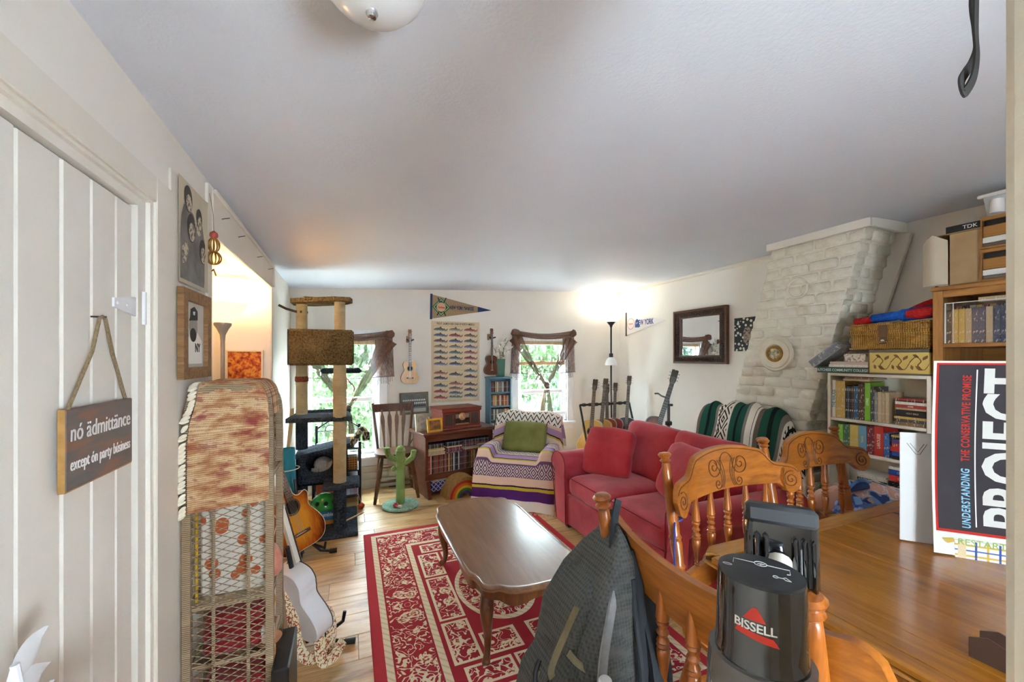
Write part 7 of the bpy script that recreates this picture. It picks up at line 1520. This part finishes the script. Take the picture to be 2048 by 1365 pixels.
def icon(pts, closed=False, r=.0006): ob('cap_icon', G().tube([(x, y, 1.1412) for x, y in pts], r, 4, closed), LGW, vc)
icon([(-.035, .004), (-.035, .018), (-.008, .018)]); icon([(.008, .018), (.036, .018), (.036, .004), (.032, .003)]); icon([(.008 * math.cos(t), .018 + .007 * math.sin(t)) for t in [2 * math.pi * q / 20 for q in range(20)]], True)
icon([(-.004, .016), (.002, .021)]); icon([(-.001, .014), (.005, .019)])
icon([(-.042 + .006 * math.cos(t), -.006 + .0025 * math.sin(t)) for t in [2 * math.pi * q / 14 for q in range(14)]], True); icon([(.018 + .003 * math.cos(t), -.012 + .003 * math.sin(t)) for t in [2 * math.pi * q / 12 for q in range(12)]], True); icon([(.021, -.012), (.026, -.012), (.030, -.008), (.036, -.016), (.030, -.016), (.027, -.012)])
# brush head clipped behind the motor
hm = TR(.652, .436, 1.13) @ RZ(math.radians(-48))
bh = thing('brush_head', 'black upholstery brush nozzle sticking up behind the vacuum', 'nozzle', M=hm)
ob('plate', G(RX(math.radians(-8))).box(-.052, .052, -.006, .022, -.07, .068, .012), GLB, bh); ob('bristle_bar', G(RX(math.radians(-8))).box(-.05, .05, -.014, .024, .045, .075, .006), MBK, bh)
for x in (-.034, -.022, .018, .03, .042): ob('moulded_rib', G(RX(math.radians(-8))).box(x - .004, x + .004, -.016, -.004, -.06, .03, .004), GLB, bh)
ob('neck', G().cyl((-.008, -.045, -.03), (-.004, -.005, -.012), .016, .019), pm('ivory_plastic', '#cfcabb', rough=.45), bh)
# ---- booklet, box and boards on the table
ax_, ay_ = V(.682, -.731, 0), V(.731, .682, 0)
def tabM(p): return Matrix(((ax_.x, ay_.x, 0, p[0]), (ax_.y, ay_.y, 0, p[1]), (0, 0, 1, p[2]), (0, 0, 0, 1)))
PLD = NT('plaid_paper', .5); v = PLD.co('Object'); P = PLD.sep(v)
def stripe(c, f, o, w): return PLD.m_('LESS_THAN', PLD.m_('ABSOLUTE', PLD.m_('SUBTRACT', PLD.m_('FRACT', PLD.m_('ADD', PLD.m_('MULTIPLY', c, f), o)), .5)), w)
xy = PLD.m_('ADD', P[0], P[1]); c = srgb('#e9e7e0')
for cc, f, o, w, ch in ((P[2], 28, .2, .09, '#d1a83a'), (xy, 17, .1, .05, '#d1a83a'), (P[2], 28, .7, .07, '#4a68a8'), (xy, 17, .6, .05, '#2f4f96'), (xy, 8.5, .35, .09, '#d9c39a')): c = PLD.mix(stripe(cc, f, o, w), c, srgb(ch))
PLD.col(c); PLD = PLD.m
pbx = thing('plaid_box', 'shallow white box with blue and yellow plaid on dining table', 'box', M=tabM((1.962, .706, .7505)))
ob('box_wall', G().box(0, .34, 0, .006, 0, .06).box(0, .34, .274, .28, 0, .06).box(0, .006, .006, .274, 0, .06).box(.334, .34, .006, .274, 0, .06), PLD, pbx, smooth=False); ob('box_floor', G().box(.006, .334, .006, .274, 0, .004), PLD, pbx, smooth=False)
sgn_ = tabM((1.928, .742, .752)) @ FACE_Y
bk_ = thing('booklet', 'tall dark booklet with red border reading PROJECT standing in box', 'booklet', M=sgn_)
bow = lambda x, y: -.015 * math.sin(math.pi * min(1, max(0, y / .68))) * 1
DRK = pm('dark_slate_print', '#383438', '#3f3b3e', rough=.8, spec=.15); BRD = pm('border_red', '#b92f28', rough=.8, spec=.15)
def sheet(x0, x1, y0, y1, z, nm, mat, par): return ob(nm, G().grid(lambda u, v: (x0 + (x1 - x0) * u, y0 + (y1 - y0) * v, z + bow(0, y0 + (y1 - y0) * v)), 6, 20, .0008), mat, par)
sheet(-.005, .42, .004, .685, 0, 'cover_sheet', pm('booklet_white', '#dcd9d2', rough=.7, spec=.2), bk_); sheet(.003, .41, .082, .678, .0008, 'red_border', BRD, bk_); sheet(.009, .402, .092, .672, .0016, 'dark_panel', DRK, bk_)
def vtext(body, size, x, y, mat, sx=1, **k):
    me = text_mesh(body, size, .0002, **k); me.materials.clear(); me.materials.append(mat)
    for q in me.vertices:
        a, b = q.co.x * sx, q.co.y; X_, Y_ = x - b, y + a; q.co = V(X_, Y_, .0022 + q.co.z + bow(0, Y_))
    ob('lettering', me, None, bk_)
vtext('UNDERSTANDING', .030, .082, .205, pm('pale_blue_print', '#7fb8dc', rough=.5), .74, space=1.15, bold=.0006, shear=.1); vtext('THE CONSERVATIVE PROMISE', .030, .082, .485, BRD, .68, space=1.12, bold=.0006)
sheet(.104, .107, .11, .655, .0022, 'white_rule', WHT, bk_); vtext('PROJECT', .175, .195, .385, pm('big_white_print', '#cfcdc7', rough=.8, spec=.15), .78, bold=.005)
me = text_mesh('RESTART', .03, .0002, align='LEFT'); me.materials.clear(); me.materials.append(pm('green_print', '#8fb04a', rough=.5)); ob('lettering', me, None, bk_, TR(.055, .055, .0015))
flat(bk_, 'leaf_mark', [(.015, .06), (.045, .065), (.048, .052), (.03, .045)], pm('gold_print', '#c9a53a', rough=.5), .0012)
wbd = thing('white_board', 'plain white card with black outline mark behind the booklet', 'card', M=tabM((1.985, .80, .755)) @ FACE_Y)
ob('card', G().box(-.065, .33, 0, .41, -.004, 0, .001), pm('bright_card', '#d6d6d4', rough=.7, spec=.2), wbd, smooth=False)
ob('printed_mark', G().tube([(-.045, .37, .0006), (-.02, .33, .0006), (-.008, .33, .0006), (.012, .37, .0006)], .0008, 4).tube([(-.036, .37, .0006), (-.014, .338, .0006), (.004, .37, .0006)], .0008, 4), INK, wbd)
nh = thing('napkin_holder', 'dark brown slanted holder on the table beside the door jamb', 'holder', (1.345, .41, .7505))
ob('side', G().prism([(-.02, 0), (.05, 0), (.05, .045), (.02, .06), (-.03, .045)], -.004, .0, 'YZ'), pm('dark_umber', '#4a342a', rough=.5), nh, smooth=False); ob('side', G().prism([(-.02, 0), (.05, 0), (.05, .045), (.02, .06), (-.03, .045)], .05, .054, 'YZ'), pm('dark_umber', '#4a342a', rough=.5), nh, smooth=False); ob('floor_plate', G().box(0, .05, -.02, .05, 0, .006), pm('dark_umber', '#4a342a', rough=.5), nh, smooth=False)
# ---- strap hanging at the jamb
hk = thing('hanging_strap', 'black woven strap loop hanging from the door jamb', 'strap', (0, 0, 0))
WEB = NT('black_webbing', .8); v = WEB.co('Object'); WEB.col(WEB.ramp(WEB.wave(v, 400, 0, axis='Z'), [(.2, srgb('#111214')), (.8, srgb('#3a3836'))])); WEB = WEB.m
ob('webbing', G().tube(catmull([(.441, .147, 1.75), (.439, .147, 1.701), (.441, .147, 1.68), (.439, .148, 1.663), (.432, .15, 1.651), (.428, .15, 1.651), (.432, .152, 1.661), (.442, .153, 1.671), (.455, .154, 1.683), (.461, .154, 1.695), (.455, .153, 1.708), (.445, .151, 1.722), (.441, .148, 1.75)], 5), 0, flat=(.0065, .0014), up=(.0, -1, .15)), WEB, hk)
ob('hook', G().cyl((.47, .146, 1.752), (.436, .147, 1.752), .002, n=8), STEEL, hk)
